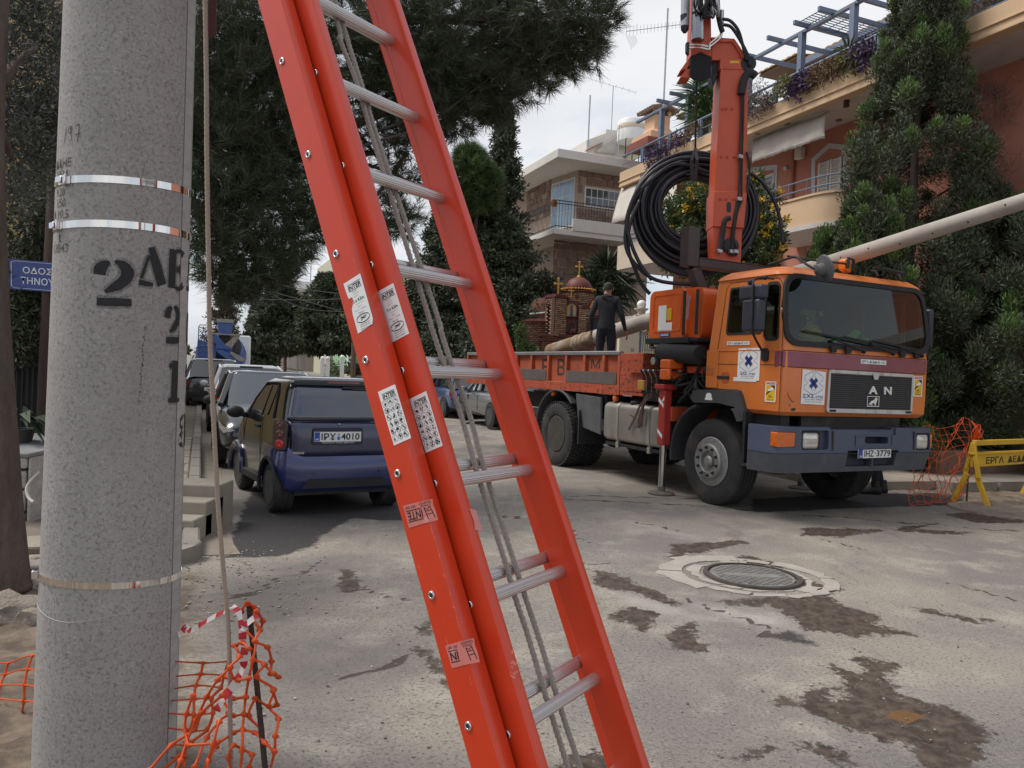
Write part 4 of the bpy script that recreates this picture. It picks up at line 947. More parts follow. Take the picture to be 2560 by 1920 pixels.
# wheels
rimm=mat('wheel_grey',(.33,.32,.31),.5,.5,var=.2,sc=7,layers=[((.09,.08,.07),6,.5,.75,None,.8)])
def truck_wheel(x,y,sgn,r=.52,wd=.29,concave=False,lugs=False):
    ""
    t_=thing('wheel',None,None);t_.parent=truck;t_.matrix_local=M.Translation((x,y,r)) @ M.Rotation(0 if sgn < 0 else pi,4,'Z')
    mb=MB();pr=[(.30,.02),(.315,.0),(.36,-.012),(.44,-.012),(.49,.004),(.512,.02),(.52,.045)]
    for k in range(4):
        c_=.045+(wd - .09)*(k+.5)/4+.0;pr+=[(.52,c_ - .006),(.508,c_ - .004),(.508,c_+.004),(.52,c_+.006)] if not lugs else [(.512,c_)]
    pr+=[(.52,wd - .045),(.512,wd - .02),(.49,wd),(.36,wd+.01),(.30,wd - .02),(.28,wd - .02),(.28,.02)]
    mb.lathe([(a*r/.52,b_) for a,b_ in pr],ax=(1,0,0),n=56,cap=False);mb.f=mb.f
    if lugs:
        for k in range(46):
            for j,xx in enumerate((.03,.105,.185,.26)):
                a=2*pi*(k+.5*(j % 2))/46;c_=V((xx,cos(a)*.520,sin(a)*.520));R_=M.Rotation(a,3,'X') @ M.Rotation(.25*(1 if j % 2 else -1),3,'Y')
                mb.box(c_,(.062,.022,.046),R_ @ M.Rotation(0,3,'Y'))
    ty=mb.build('tyre',tyre,t_,sharp=.5)
    if lugs: tag(ty,kind='stuff')
    mb=MB()
    if concave: mb.lathe([(.285,.0),(.295,.01),(.275,.02),(.262,.06),(.255,.17),(.16,.175),(.15,.15),(.0,.15)],ax=(1,0,0),n=40)
    else: mb.lathe([(.285,-.004),(.300,.004),(.290,.012),(.272,.02),(.262,.06),(.235,.05),(.215,-.035),(.20,-.05),(.135,-.052),(.125,-.045),(.115,.01),(.0,.012)],ax=(1,0,0),n=40)
    mb.build('rim',rimm if not concave else mat('rim_dirt_shade',(.045,.040,.036),.8,var=.3),t_,sharp=.45)  # rear rims dirt brown, colour deepened for the shade inside the dish
    mb=MB()
    if concave: mb.lathe([(.115,.15),(.115,.05),(.105,.035),(.0,.032)],ax=(1,0,0),n=20)
    else: mb.lathe([(.075,.012),(.07,-.035),(.05,-.055),(.0,-.058)],ax=(1,0,0),n=18)
    mb.build('hub',rimm if not concave else mat('hub_worn',(.40,.39,.37),.6,.3,var=.3,sc=18,layers=[((.10,.09,.08),20,.5,.62)]),t_)
    nm_=MB().lathe([(.020,0),(.020,-.008),(.014,-.010),(.013,-.028),(.0,-.028)],ax=(1,0,0),n=8).mesh('nut');nm_.materials.append(darkmet if not concave else rimm)
    hm_=MB().lathe([(.032,0),(.030,-.004),(.0,-.004)],ax=V((1,0,0)),n=12).mesh('hole');hm_.materials.append(ink)
    for k in range(10):
        a=2*pi*k/10+.2
        place('wheel_nut',nm_,M.Translation(((-.050 if not concave else .175),cos(a)*(.168 if not concave else .20),sin(a)*(.168 if not concave else .20))),t_)
        if not concave:
            a+=pi/10;d=V((.0,cos(a),sin(a)));place('rim_hole',hm_,M.Translation(d*.245+V((.022,0,0))) @ M.Rotation(a,4,'X') @ M.Rotation(radians(78),4,'Z'),t_)
    return t_
truck_wheel(.055,1.148,-1);truck_wheel(TW - .055,1.148,1)
ry=4.86
truck_wheel(.0,ry,-1,concave=True,lugs=True);truck_wheel(.33,ry,-1,concave=True,lugs=True);truck_wheel(TW,ry,1,concave=True,lugs=True);truck_wheel(TW - .33,ry,1,concave=True,lugs=True)
mb=MB();mb.cyl((.1,ry,.52),(TW - .1,ry,.52),.08);mb.ball((TW/2,ry,.52),.24,14,8);mb.cyl((.2,1.148,.48),(TW - .2,1.148,.48),.06);mb.build('axle',darkmet,truck)
for x in (.72,TW - .82):
    mb=MB();mb.b2((x,.3,.85),(x+.1,8.6,1.13));mb.build('chassis_rail',darkmet,truck)
mb=MB();mb.b2((.8,.4,.5),(1.5,1.9,1.3));mb.cyl((1.17,1.9,.75),(1.17,4.6,.65),.06);mb.b2((.75,2.0,.55),(1.6,2.4,.85));mb.build('engine_block',darkmet,truck)
mudguard(ry,.55,.70,-8,135,-.02,.64,greyp);mudguard(ry,.55,.70,-8,180,TW - .64,TW+.02,greyp)
mb=MB();mb.b2((.0,4.14,.42),(.64,4.17,.95));mb.build('mud_flap',black,truck)
# bed
B0,B1=3.085,8.74
mb=MB();mb.b2((.02,B0,1.30),(TW - .02,B1,1.36));mb.build('bed_floor',mat('bed_floor',(.10,.075,.06),.8,var=.3),truck)
for x in (0,TW - .06):
    mb=MB();mb.b2((x,B0,1.228),(x+.06,B1,1.372));mb.build('bed_sill',bed_o,truck,.006)
    xi=.055 if x==0 else TW - .075
    mb=MB();mb.b2((xi,B0,1.374),(xi+.02,B1,1.80));mb.build('dropside',bed_i,truck)
    mb=MB();mb.b2((x - .005,B0+.02,1.80),(x+.075,B1,1.862));mb.build('top_rail',mat('rail_grey',(.23,.23,.235),.5,.4,var=.2,sc=4,layers=[((.09,.075,.07),8,.55,.75,None,.7)]),truck,.012)
    for s in (3.12,3.53,4.07,4.63,5.23,5.84,6.42,7.0,7.6,8.15,8.70):
        mb=MB();y0=s;mb.prism([(0,0),(.055,0),(.055,.424),(.02,.424),(0,.33)],lambda a,h: ((x if x==0 else x+.055)+(.056 - a if x==0 else a - .05),y0 - .03,1.375+h),(0,.06,0));mb.build('bed_rib',bed_i,truck,.004)
    if x==0:
        for s0,s1,h1 in ((3.16,4.6,1.555),(5.27,6.35,1.56),(6.5,7.9,1.56)):
            mb=MB();mb.b2((-.006,s0,1.376),(.004,s1,h1));mb.build('rub_plate',mat('rub_plate',(.10,.082,.078),.7,var=.2,layers=[((.45,.42,.40),9,.74,.78)]),truck,.003)
for s,ch in ((5.40,'Ε'),(4.86,'Β'),(3.82,'Μ')):
    stext(ch,s+.13,1.47 if ch != 'Μ' else 1.60,s - .13,1.74,mat('faded_black',(.045,.03,.03),.8,alpha=(40,.28,.5,.9)),truck,.02,0,x=.0545)
for x in (.02,):
    mb=MB();mb.b2((.02,B1,1.23),(TW - .02,B1+.05,1.85));mb.build('tailboard',bed_i,truck)
mb=MB();mb.b2((.0,2.54,1.29),(TW,3.075,1.83));mb.build('headboard_box',bed_o,truck,.008)
mb=MB();mb.b2((-.05,2.50,1.56),(.0,2.8,1.575));mb.b2((.0,2.5,1.24),(TW,3.06,1.285));mb.build('box_ledge',bed_o,truck)
for s in (3.22,5.06,7.3):
    mb=MB();c_=V((.05,s,1.175));mb.lathe([(.045,0),(.05,.02),(.048,.05),(.03,.062),(0,.064)],c_+V((.02,0,0)),(-1,0,0),16);o=mb.build('marker_lamp',amb,truck)
    mb=MB();mb.b2((.06,s - .05,1.19),(.14,s+.05,1.225));mb.build('lamp_bracket',darkmet,o)
mb=MB();mb.hexa([V(p) for p in ((.03,3.56,.62),(.07,4.27,.70),(.10,4.27,.70),(.06,3.56,.62),(.0,3.56,1.17),(.0,4.27,1.20),(.04,4.27,1.2),(.04,3.56,1.17))]);mb.build('side_plate',mat('slate_plate',(.10,.105,.115),.6,.1,var=.3,sc=5,layers=[((.24,.24,.25),12,.58,.8,None,.5)]),truck,.004)
mb=MB();mb.b2((.08,3.5,.66),(.5,4.2,1.2));mb.b2((.02,3.47,.68),(.10,3.55,.85));mb.build('battery_box',darkmet,truck)
# fuel tank
tk=mat('tank_aluminium',(.40,.385,.35),.42,.75,var=.22,sc=5,stretch=(1,1,.35),layers=[((.16,.14,.12),5,.5,.8,(1,1,.3),.7),((.6,.59,.57),9,.6,.8,(1,1,.2),.5)])
pr=rrect(.62,.56,.09,5);mb=MB();rg=[]
for s,k in ((2.03,.86),(2.045,.96),(2.10,1.0),(2.62,1.0),(3.38,1.0),(3.435,.96),(3.45,.86)): rg.append([V((.30+a*k,s,.845+h*k)) for a,h in pr])
mb.loft(rg);tank=mb.build('fuel_tank',tk,truck,sharp=.8)
for s in (3.08,2.33):
    mb=MB();mb.loft([[V((.30+a*1.02,y,.845+h*1.02)) for a,h in pr] for y in (s - .03,s+.03)],False);mb.b2((.0,s - .03,.48),(.05,s+.03,.57));mb.build('tank_strap',mat('strap_steel',(.48,.46,.42),.4,.7,var=.2),tank)
mb=MB();mb.b2((.02,2.1,.50),(.5,3.4,.545));mb.build('tank_bracket',darkmet,truck)
mb=MB();mb.lathe([(.10,0),(.10,.04),(.085,.06),(0,.065)],(.12,2.78,1.12),(-.2,0,1),18);mb.build('filler_cap',black,tank)
stp_=mat('ratchet_strap',(.075,.038,.030),.9,var=.35,sc=14)
for k,pts in enumerate(([(1630,985),(1610,1010),(1600,1040),(1597,1070)],[(1622,985),(1600,1015),(1590,1040),(1572,1075)],[(1618,990),(1605,1030),(1602,1060),(1590,1068)],[(1575,1037),(1588,1045),(1600,1050)],[(1628,990),(1618,1000),(1606,1015),(1604,1055)])):
    P=[tw(px,py,-.03 - .012*k) for px,py in pts];mb=MB();rg=[[p+V((0,-.022,.0)),p+V((0,.022,.004)),p+V((-.006,.022,0)),p+V((-.006,-.022,0))] for p in smooth_path(P,3)];mb.loft(rg);mb.build('ratchet_strap',stp_,truck)
# outriggers
rdp=mat('outrigger_red',(.42,.035,.028),.5,var=.15,sc=4,layers=[((.2,.03,.03),5,.5,.8,None,.6)])
for x in (-.06,TW+.06):
    o=thing('outrigger',None,None);o.parent=truck;o.matrix_local=M.Translation((x,1.93,0))
    mb=MB();mb.b2((-.062,-.062,.635),(.062,.062,1.36));mb.build('leg_sleeve',rdp,o,.018,seg=3)
    mb=MB();mb.b2((-.11,-.10,1.36),(.11,.10,1.42));mb.b2((-.09,-.09,1.345),(.09,.09,1.36));mb.build('leg_cap',rdp,o,.012)
    mb=MB();mb.cyl((0,0,.05),(0,0,.70),.042,n=20);mb.build('leg_rod',mat('chrome_rod',(.6,.6,.61),.18,1.0,var=.1),o)
    mb=MB();mb.lathe([(.17,0),(.175,.02),(.15,.032),(.05,.045),(.05,.10),(0,.1)],n=24);mb.build('leg_foot',mat('foot_plate',(.16,.14,.12),.7,.2,var=.3),o)
    for z,dz in ((1.20,.0),(.80,.0)):
        mb=MB();mb.prism([(-.055,.05),(-.055,.0),(.05,-.08),(.05,-.03)],lambda a,h: (-.0635,-a,z+h),(-.001,0,0));mb.build('white_stripe',sticker,o,smooth=False)
    mb=MB();mb.prism([(-.06,.03),(-.06,-.02),(.0,-.06)],lambda a,h: (-.0635,a,1.24+h),(-.001,0,0));mb.build('white_stripe',sticker,o,smooth=False)
mb=MB();mb.b2((-.02,1.84,.95),(TW+.02,2.02,1.13));mb.build('outrigger_beam',crane_o,truck,.008)
mb=MB();mb.b2((-.16,1.76,1.62),(.08,1.95,1.74));mb.b2((-.16,1.76,1.48),(-.10,1.95,1.62));mb.b2((.02,1.76,1.48),(.08,1.95,1.62));mb.build('valve_guard',mat('bright_orange',(.72,.13,.02),.4,var=.08),truck,.02)
# crane base machinery between cab and bed
mb=MB();mb.b2((.7,1.75,1.13),(1.7,2.5,1.55));mb.cyl((1.2,2.2,1.5),(1.2,2.2,2.4),.26,n=20);mb.b2((.5,1.5,1.4),(1.9,1.75,1.9));mb.build('crane_base',darkmet,truck,.02)
mb=MB();mb.b2((.08,1.4,1.58),(.9,1.7,1.66));mb.b2((.3,1.95,1.7),(1.0,2.0,2.0));mb.build('crane_crossbeam',crane_o,truck)
mb=MB();mb.tube([(.0,1.35,1.80),(.0,1.9,1.82),(.02,2.15,1.84)],.12,14);mb.build('oil_reservoir',black,truck)
for k in range(26):
    y0=random.uniform(1.3,2.3);z0=random.uniform(1.4,1.95);mb=MB()
    P=[V((random.uniform(-.02,.25),y0,z0)),V((random.uniform(-.05,.1),y0+random.uniform(-.3,.3),z0+random.uniform(-.3,.1))),V((random.uniform(-.0,.2),y0+random.uniform(-.3,.3),z0+random.uniform(-.45,.0))),V((.3,y0+random.uniform(-.3,.3),1.3))]
    P=[V((p.x,min(max(p.y,1.3),2.48),max(p.z,1.2))) for p in P]
    mb.tube(smooth_path(P,5),random.choice((.012,.016,.02)),7);mb.build('hydraulic_hose',black,truck)
for k in range(7):
    mb=MB();y=2.12+k*.055;mb.tube([(-.02,y,1.30),(-.03,y,1.50),(-.08,y,1.58)],.008,6);mb.ball((-.085,y,1.59),.018,8,6);mb.build('control_lever',steel if k % 2 else ink,truck)
mb=MB();mb.b2((.0,2.05,1.18),(.12,2.5,1.34));mb.build('valve_block',darkmet,truck,.01)
mb=MB();mb.b2((-.06,2.42,1.32),(.02,2.56,1.46));mb.build('junction_box',mat('box_yellow',(.45,.25,.05),.6,var=.2),truck,.012)
mb=MB();mb.b2((.3,2.3,1.5),(.5,2.5,1.9));mb.cyl((-.02,2.18,1.72),(-.10,2.18,1.72),.05,n=16);mb.b2((-.04,2.15,1.86),(.1,2.5,1.875));mb.build('gauge',steel,truck)
# control box (orange hood)
ob=thing('control_box',None,None);ob.parent=truck
mb=MB();rg=[]
for w_,k in ((.12,1),(.6,1),(.95,.94)): rg.append([V((w_,1.98+a,2.335+h)) for a,h in rrect(.98*k,.66*k,.10,4)])
mb.loft(rg);mb.build('hood',mat('hood_orange',(.66,.105,.018),.35,var=.08,coat=.2),ob,sharp=.6)
bo2=mat('box_orange',(.70,.115,.018),.35,var=.08,coat=.2)
mb=MB();rg=[]
for w_,k in ((.12,1.0),(.07,1.0),(.055,.97)): rg.append([V((w_,2.13+a*k,2.335+h*k)) for a,h in rrect(.78,.66,.09,4)])
mb.loft(rg);mb.build('box_door',bo2,ob,sharp=.5)
frame_ring('door_rib',[(2.13+a,2.36+h) for a,h in rrect(.60,.50,.05)],[(2.13+a,2.36+h) for a,h in rrect(.56,.46,.05)],lambda a,h: (.054,a,h),(-.008,0,0),bo2,ob)
for s in (1.77,1.52):
    mb=MB();mb.b2((.045,s - .025,2.06),(.055,s+.025,2.62));mb.build('box_strap',black,ob)
mb=MB();mb.b2((.05,1.5,1.97),(.9,2.5,2.02));mb.b2((.0,1.62,1.95),(.2,2.5,2.03));mb.build('box_tray',black,ob,.01)
for a0,a1,h0,h1,mt_ in ((2.30,2.13,2.12,2.46,sticker),(2.13,2.0,2.12,2.23,sticker),(2.12,2.02,2.26,2.42,yel),(2.26,2.04,2.045,2.095,blue)):
    mb=MB();mb.b2((.046,min(a0,a1),h0),(.0475,max(a0,a1),h1));mb.build('sticker',mt_,ob,smooth=False)
stext('PALFINGER'[:0] or 'ΑΜΚΕ',2.24,2.055,2.06,2.085,sticker,ob,.02,.001,x=.0455)
mb=MB();mb.tube([(.04,1.66,2.55),(.02,1.66,2.4),(.02,1.66,2.25)],.014,6);mb.build('box_handle',steel,ob)
# gantry
gs=1.70
a,b_=ts_(1713,568,gs),ts_(1737,665,gs);mb=MB();mb.b2((a.x,gs - .08,b_.z - .02),(b_.x,gs+.08,a.z));mb.build('gantry_post',brown,truck,.006)
a,b_=ts_(1738,648,gs),ts_(1915,664,gs);mb=MB();mb.b2((a.x,gs - .09,2.93),(TW - .2,gs+.09,3.03));mb.b2((a.x,gs - .10,3.03),(TW - .2,gs+.10,3.04));mb.b2((a.x,gs - .10,2.92),(TW - .2,gs+.10,2.93));mb.build('gantry_beam',brown,truck,.004)
a,b_=ts_(1732,668,gs),ts_(1782,810,gs);mb=MB();mb.bar(a,b_,.13,.13,(0,1,0));mb.bar(b_,(b_.x+.4,gs,1.3),.13,.13,(0,1,0));mb.build('gantry_strut',brown,truck,.006)
mb=MB();mb.b2((.16,gs - .02,2.10),(.20,gs+.02,2.72));mb.build('cab_stay',orange,truck)
# crane column and booms: shapes stand upright, facing across the truck
CY=(TM @ V((1.2,2.35,0))).y
def cp(px,py,dy=0.0): return TMi @ at(px,py,CY+dy)
YV=(TMi.to_3x3() @ V((0,1,0)))
def slab(pts,dy0,dy1,mt,name,bevel=.008):
    mb=MB();P=[cp(*p,dy0) for p in pts];mb.prism([(p[0],-p[1]) for p in pts],lambda a_,b2_: cp(a_,-b2_,dy0),YV*(dy1 - dy0));return mb.build(name,mt,truck,bevel)
slab([(1786,665),(1852,665),(1856,562),(1782,562)],-.17,.17,crane_o,'crane_column')
slab([(1783,566),(1860,570),(1868,478),(1785,478)],-.21,.21,crane_o,'column_bracket')
slab([(1787,485),(1866,485),(1871,170),(1802,168)],-.18,.18,crane_o,'main_boom')
slab([(1799,172),(1871,174),(1870,148),(1801,146)],-.19,.19,crane_o,'boom_cap')
slab([(1779,150),(1862,152),(1858,128),(1838,98),(1800,96),(1779,118)],-.14,.14,crane_o,'elbow')
slab([(1779,92),(1836,96),(1858,128),(1855,150),(1848,130),(1830,104),(1782,104)],-.17,.17,crane_o,'elbow_plate')
slab([(1765,78),(1778,78),(1778,98),(1765,98)],-.12,.10,darkmet,'elbow_joint')
for d in (-.2,.16):
    mb=MB();c_=cp(1872,158,d);mb.cyl(c_,c_+YV*.05,.105,n=20);mb.build('boom_pivot',darkmet,truck)
slab([(1783,150),(1800,148),(1802,165),(1790,200),(1784,216),(1778,195)],-.1,.1,darkmet,'hook_bracket')
# outer boom hexagonal box section, open at its lower end
hx=[(1752,131),(1778,142),(1777,192),(1752,203),(1725,192),(1727,140)]
mb=MB();up=[(p[0]+2.0,p[1] - 58+(8 if p[1] > 170 else 0)) for p in hx]
slab([(1727,141),(1752,131),(1779,142),(1778,60),(1777,0),(1776,-140),(1738,-140),(1733,0),(1730,75)],-.14,.16,crane_o,'outer_boom')
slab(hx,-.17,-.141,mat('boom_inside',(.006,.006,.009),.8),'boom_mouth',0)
slab(hx,-.16,.17,crane_o,'boom_collar',.004) if False else None
for pts in ([(1726,140),(1701,175),(1725,172)],[(1726,158),(1700,194),(1726,194)]): slab(pts,-.13,.13,crane_o,'boom_wing',.004)
cyl_m=mat('cylinder_steel',(.30,.30,.32),.25,.9,var=.15)
mb=MB();mb.tube([cp(1712,66,-.1),cp(1713,30,-.1),cp(1714,-120,-.1)],.060,16);mb.build('boom_cylinder',mat('cyl_light',(.45,.45,.47),.35,.5,var=.2),truck)
mb=MB();mb.tube([cp(1712,82,-.1),cp(1712,74,-.1),cp(1712,38,-.1)],[.025,.055,.062],14);mb.build('cylinder_end',mat('cyl_end',(.03,.028,.05),.5),truck)
mb=MB();mb.tube([cp(1744,100,-.20),cp(1745,0,-.20),cp(1746,-100,-.2)],.085,18);mb.build('boom_cylinder',cyl_m,truck)
mb=MB();mb.tube([cp(1755,98,-.26),cp(1754,-60,-.26)],.022,10);mb.build('hydraulic_pipe',steel,truck)
for k in (0,1):
    mb=MB();o_=8*k;mb.tube(smooth_path([cp(1720,113+o_,-.22),cp(1745,111+o_,-.23),cp(1772,116+o_,-.23),cp(1776,108+o_,-.23),cp(1800,88+o_,-.2),cp(1804,75+o_,-.2),cp(1805,26+4*k,-.2)],4),.014,8);mb.build('hydraulic_pipe',chrome,truck)
slab([(1716,105),(1724,105),(1723,136),(1719,132),(1716,128)],-.26,-.18,ink,'pipe_fitting')
mb=MB();mb.tube([cp(1805,26,-.2),cp(1804,58,-.2)],.03,10);mb.build('pipe_valve',steel,truck)
for k in range(26):
    x=random.uniform(1742,1786);mb=MB();P=[cp(x,-30,-.25),cp(x+random.uniform(-14,14),random.uniform(0,22),-.28 - .1*random.random()),cp(x+random.uniform(-16,16),random.uniform(14,46),-.3),cp(x+random.uniform(-8,18),random.uniform(-10,20),-.22)];mb.tube(smooth_path(P,4),random.choice((.010,.016,.022)),7);mb.build('hydraulic_hose',black if k % 3 else steel,truck)
for pts,r_ in (([(1805,48),(1825,52),(1845,75),(1856,110),(1866,150)],.022),([(1808,62),(1828,68),(1850,100),(1870,140),(1874,165)],.022),([(1792,-20),(1795,30),(1800,60),(1806,80)],.035),
               ([(1890,192),(1880,184),(1866,188),(1858,205),(1853,236)],.055),([(1853,236),(1853,300),(1849,380),(1850,440),(1845,500)],.013),([(1859,236),(1858,300),(1855,400),(1854,490)],.013),([(1846,500),(1838,540),(1830,600),(1828,640)],.024),([(1855,500),(1843,530),(1834,590),(1832,640)],.018),
               ([(1826,545),(1812,552),(1806,590),(1800,630)],.034),([(1832,600),(1840,615),(1840,640)],.018),([(1866,380),(1874,420),(1868,480)],.016)):
    mb=MB();mb.tube(smooth_path([cp(*p,-.22) for p in pts],5),r_,9);mb.build('hydraulic_hose',black,truck)
for x,y in ((1848,498),(1851,392),(1799,628),(1828,629),(1839,629)):
    mb=MB();c_=cp(x,y,-.24);mb.box(c_,(.07,.05,.05));mb.build('hose_clamp',steel,truck,.006)
for y,xs in ((272,(1806,1816,1830)),(392,(1803,1818,1836)),(498,(1801,1816,1833))):
    for x in xs:
        mb=MB();c_=cp(x,y,-.185 if y < 480 else -.215);mb.cyl(c_,c_ - YV*.012,.017,n=8);mb.build('boom_rivet',rdp,truck)
mb=MB();mb.prism(rrect(11,26,5),lambda a_,b2_: cp(1822+a_,518+b2_,-.2125),-YV*.002);mb.build('slot_hole',ink,truck,smooth=False)
mb=MB();c_=cp(1826,615,-.172);mb.lathe([(.11,0),(.11,.03),(.08,.045),(0,.05)],c_,-YV,18);mb.build('column_cap',darkmet,truck)
mb=MB();mb.prism([(1825,152),(1848,152),(1848,158),(1825,158)],lambda a_,b2_: cp(a_,b2_,-.1915),-YV*.001);mb.build('sticker',yel,truck,smooth=False)
# cab contents
yh=mat('helmet_yellow',(.66,.50,.02),.35,coat=.3);hv=mat('vest_lime',(.16,.62,.02),.6,var=.2)
c_=ts_(2030,828,.20);hel=thing('hard_hat','yellow hard hat lying on the dashboard behind the truck windscreen','hard hat',mat4=TM @ M.Translation(c_+V((0,.02,-.09))) @ M.Rotation(-.25,4,'Y') @ M.Rotation(.2,4,'X'))
mb=MB();rg=[]
for i in range(9):
    t_=pi/2*i/8;rg.append([V((cos(t_)*.13*cos(a)*1.12,cos(t_)*.125*sin(a),sin(t_)*.15)) for a in [2*pi*j/28 for j in range(28)]])
mb.loft(rg);mb.build('shell',yh,hel)
mb=MB();mb.loft([[V((.147*cos(a)*(1.12+(.22 if cos(a) < -.3 else .02)),.138*sin(a),z - .03*(cos(a) < -.3))) for a in [2*pi*j/28 for j in range(28)]] for z in (-.004,.008)]);mb.build('brim',yh,hel)
for y in (-.03,0.03): mb=MB();mb.tube([V((.148*cos(t_),y,.158*sin(t_))) for t_ in np.linspace(.15,pi - .4,12)],.008,6);mb.build('ridge',yh,hel)
vest=MB();g0=ts_(2125,838,.22);n=15;vs=[]
for i in range(n):
    for j in range(8):
        u,v_=i/(n - 1),j/7;vs.append(TM @ (g0+V(((u - .5)*.52,(v_ - .5)*.26 - .0,.10*sin(pi*u)*(.5+.8*sin(u*7+1)**2)*sin(pi*min(v_+.2,1)) - .07+.02*sin(u*13+v_*9)))))
vest.add(vs,[(i*8+j,i*8+j+1,i*8+9+j,i*8+8+j) for i in range(n - 1) for j in range(7)])
o=vest.build('safety_vest',hv);tag(o,'crumpled lime green hi vis vest on the dashboard behind the truck windscreen','safety vest');o.modifiers.new('s','SOLIDIFY').thickness=.006
# ================================================================ load: concrete pole, coil, sling
A_=TM @ V((1.6,8.0,1.954));B_=TM @ V((1.6,-2.6,3.563));ax=(B_ - A_)
lp=thing('concrete_pole','long pale concrete pole lying over the truck bed and cab roof, thick end soil stained','concrete pole',A_)
cpole=mat('load_concrete',(.37,.335,.30),.85,var=.12,sc=3,bump=.3,bsc=60,layers=[((.22,.19,.165),2.5,.52,.8,None,.6),((.5,.47,.43),12,.6,.8,None,.4)])
mb=MB();n=30;mb.loft([[ax*(i/n)+(ax.orthogonal().normalized()*cos(2*pi*j/32)+ax.cross(ax.orthogonal()).normalized()*sin(2*pi*j/32))*(.158 - .088*i/n) for j in range(32)] for i in range(n+1)]);mb.build('shaft',cpole,lp,sharp=.8)
o1,o2=ax.orthogonal().normalized(),ax.cross(ax.orthogonal()).normalized()
mb=MB();mb.loft([[ax*t_+(o1*cos(2*pi*j/32)+o2*sin(2*pi*j/32))*(.158 - .088*t_+.004+.004*sin(j*3+t_*80)) for j in range(32)] for t_ in np.linspace(-.002,.165,14)]);mb.build('soil_crust',mat('soil_crust',(.21,.135,.075),.95,var=.3,sc=9,layers=[((.33,.28,.22),5,.48,.62,None,.9),((.09,.06,.04),18,.6,.7)],bump=.6,bsc=50),lp,sharp=3)
for t_ in (.10,.125):
    mb=MB();mb.loft([[ax*(t_+d)+(o1*cos(2*pi*j/32)+o2*sin(2*pi*j/32))*(.158 - .088*t_+e) for j in range(32)] for d,e in ((-.004,.006),(-.002,.016),(.002,.016),(.004,.006))],False);mb.build('rope_wrap',mat('wrap_rope',(.32,.25,.17),.9,var=.3),lp)
hl_=MB().lathe([(.011,0),(.010,.002),(0,.002)],n=8).mesh('hole');hl_.materials.append(ink)
for t_ in np.linspace(.62,.99,11):
    d=V((0.0,-1,-.05));d=(d - ax.normalized()*d.dot(ax.normalized())).normalized();d=(d*cos(.35)+V((0,0,1))*sin(.35)*(1 if int(t_*100) % 2 else -1)).normalized();d=(d - ax.normalized()*d.dot(ax.normalized())).normalized()
    place('bolt_hole',hl_,M.Translation(ax*t_+d*(.158 - .088*t_ - .0005)) @ d.to_track_quat('Z','Y').to_matrix().to_4x4(),lp)
cbl=mat('cable_black',(.014,.015,.022),.42,var=.15,bump=.05)
cY=CY+.62;cc=at(1735,530,cY);px_m=cY/FPX
coil=thing('cable_coil','thick coil of black cable hanging from the crane behind its boom','cable coil',cc)
for k in range(30):
    f_=(k % 15)/14.0;r0=(84+66*f_)*px_m+random.uniform(-.01,.01);dy=random.uniform(-.28,.28)*(1 - .45*abs(f_ - .5));ecc=random.uniform(-.02,.02);tl=random.uniform(-.10,.10);sag=(0.02+.10*f_)
    P=[V((r0*(1.04+ecc)*cos(a)+random.uniform(-.004,.004),dy+tl*sin(a+k)*.6,r0*(.93 - ecc)*sin(a) - (sag*r0 if sin(a) < 0 else 0)*abs(sin(a))+.02*(1 - f_))) for a in [2*pi*j/56 for j in range(57)]]
    mb=MB();mb.tube(P,.030,9,cap=False);mb.build('cable_loop',cbl,coil,sharp=3)
for pts,d in (([(1790,440),(1700,410),(1640,440),(1585,500),(1563,590),(1580,650),(1640,700),(1740,712)],-.3),([(1780,400),(1690,398),(1610,450),(1568,540),(1575,600),(1600,660),(1630,700)],-.34),([(1600,500),(1575,560),(1570,620),(1590,680),(1605,712),(1625,735)],-.2),([(1875,432),(1905,455),(1935,500),(1950,550),(1958,612)],-.1)):
    mb=MB();mb.tube(smooth_path([at(*p,cY+d) - cc for p in pts],6),.028,9);mb.build('cable_loop',cbl,coil,sharp=3)
sl_=MB();P=[at(1742,203,CY),at(1740,300,CY+.2),at(1738,375,cY - .1)]
sl_.tube(P,.014,8);o=sl_.build('lifting_sling',mat('sling_dark',(.035,.038,.045),.8,var=.3));tag(o,'dark lifting sling running from crane boom down to the cable coil','sling')
for dx in (-7,7):
    mb=MB();mb.bar(at(1739,370,cY - .3),at(1736+dx,400,cY - .42),.04,.008,(0,1,0));mb.bar(at(1736+dx,400,cY - .42),at(1734+dx*.5,452,cY - .36),.05,.008,(0,1,0));mb.build('sling_leg',mat('sling_dark',(0,0,0)),o)
# ================================================================ FOLIAGE HELPERS
def npm(name,co,faces_n,mt,parent=None,kind=None):
    ""
    co=np.asarray(co,np.float32);F=len(co)//faces_n
    me_=bpy.data.meshes.new(name);me_.vertices.add(len(co));me_.vertices.foreach_set('co',co.ravel())
    me_.loops.add(F*faces_n);me_.polygons.add(F);me_.loops.foreach_set('vertex_index',np.arange(F*faces_n,dtype=np.int32))
    me_.polygons.foreach_set('loop_start',(np.arange(F)*faces_n).astype(np.int32));me_.update(calc_edges=True);me_.materials.append(mt)
    o=bpy.data.objects.new(name,me_);C.objects.link(o);o.parent=parent
    if kind: o['kind']=kind
    return o
def unit(a): return a/np.maximum(np.linalg.norm(a,axis=-1,keepdims=True),1e-9)
def needles(base,d,ln,wd):
    ""
    s=unit(np.cross(d,rng.normal(size=d.shape)))*(wd[:,None]/2)
    return np.stack([base - s,base+s,base+d*ln[:,None]],1).reshape(-1,3)
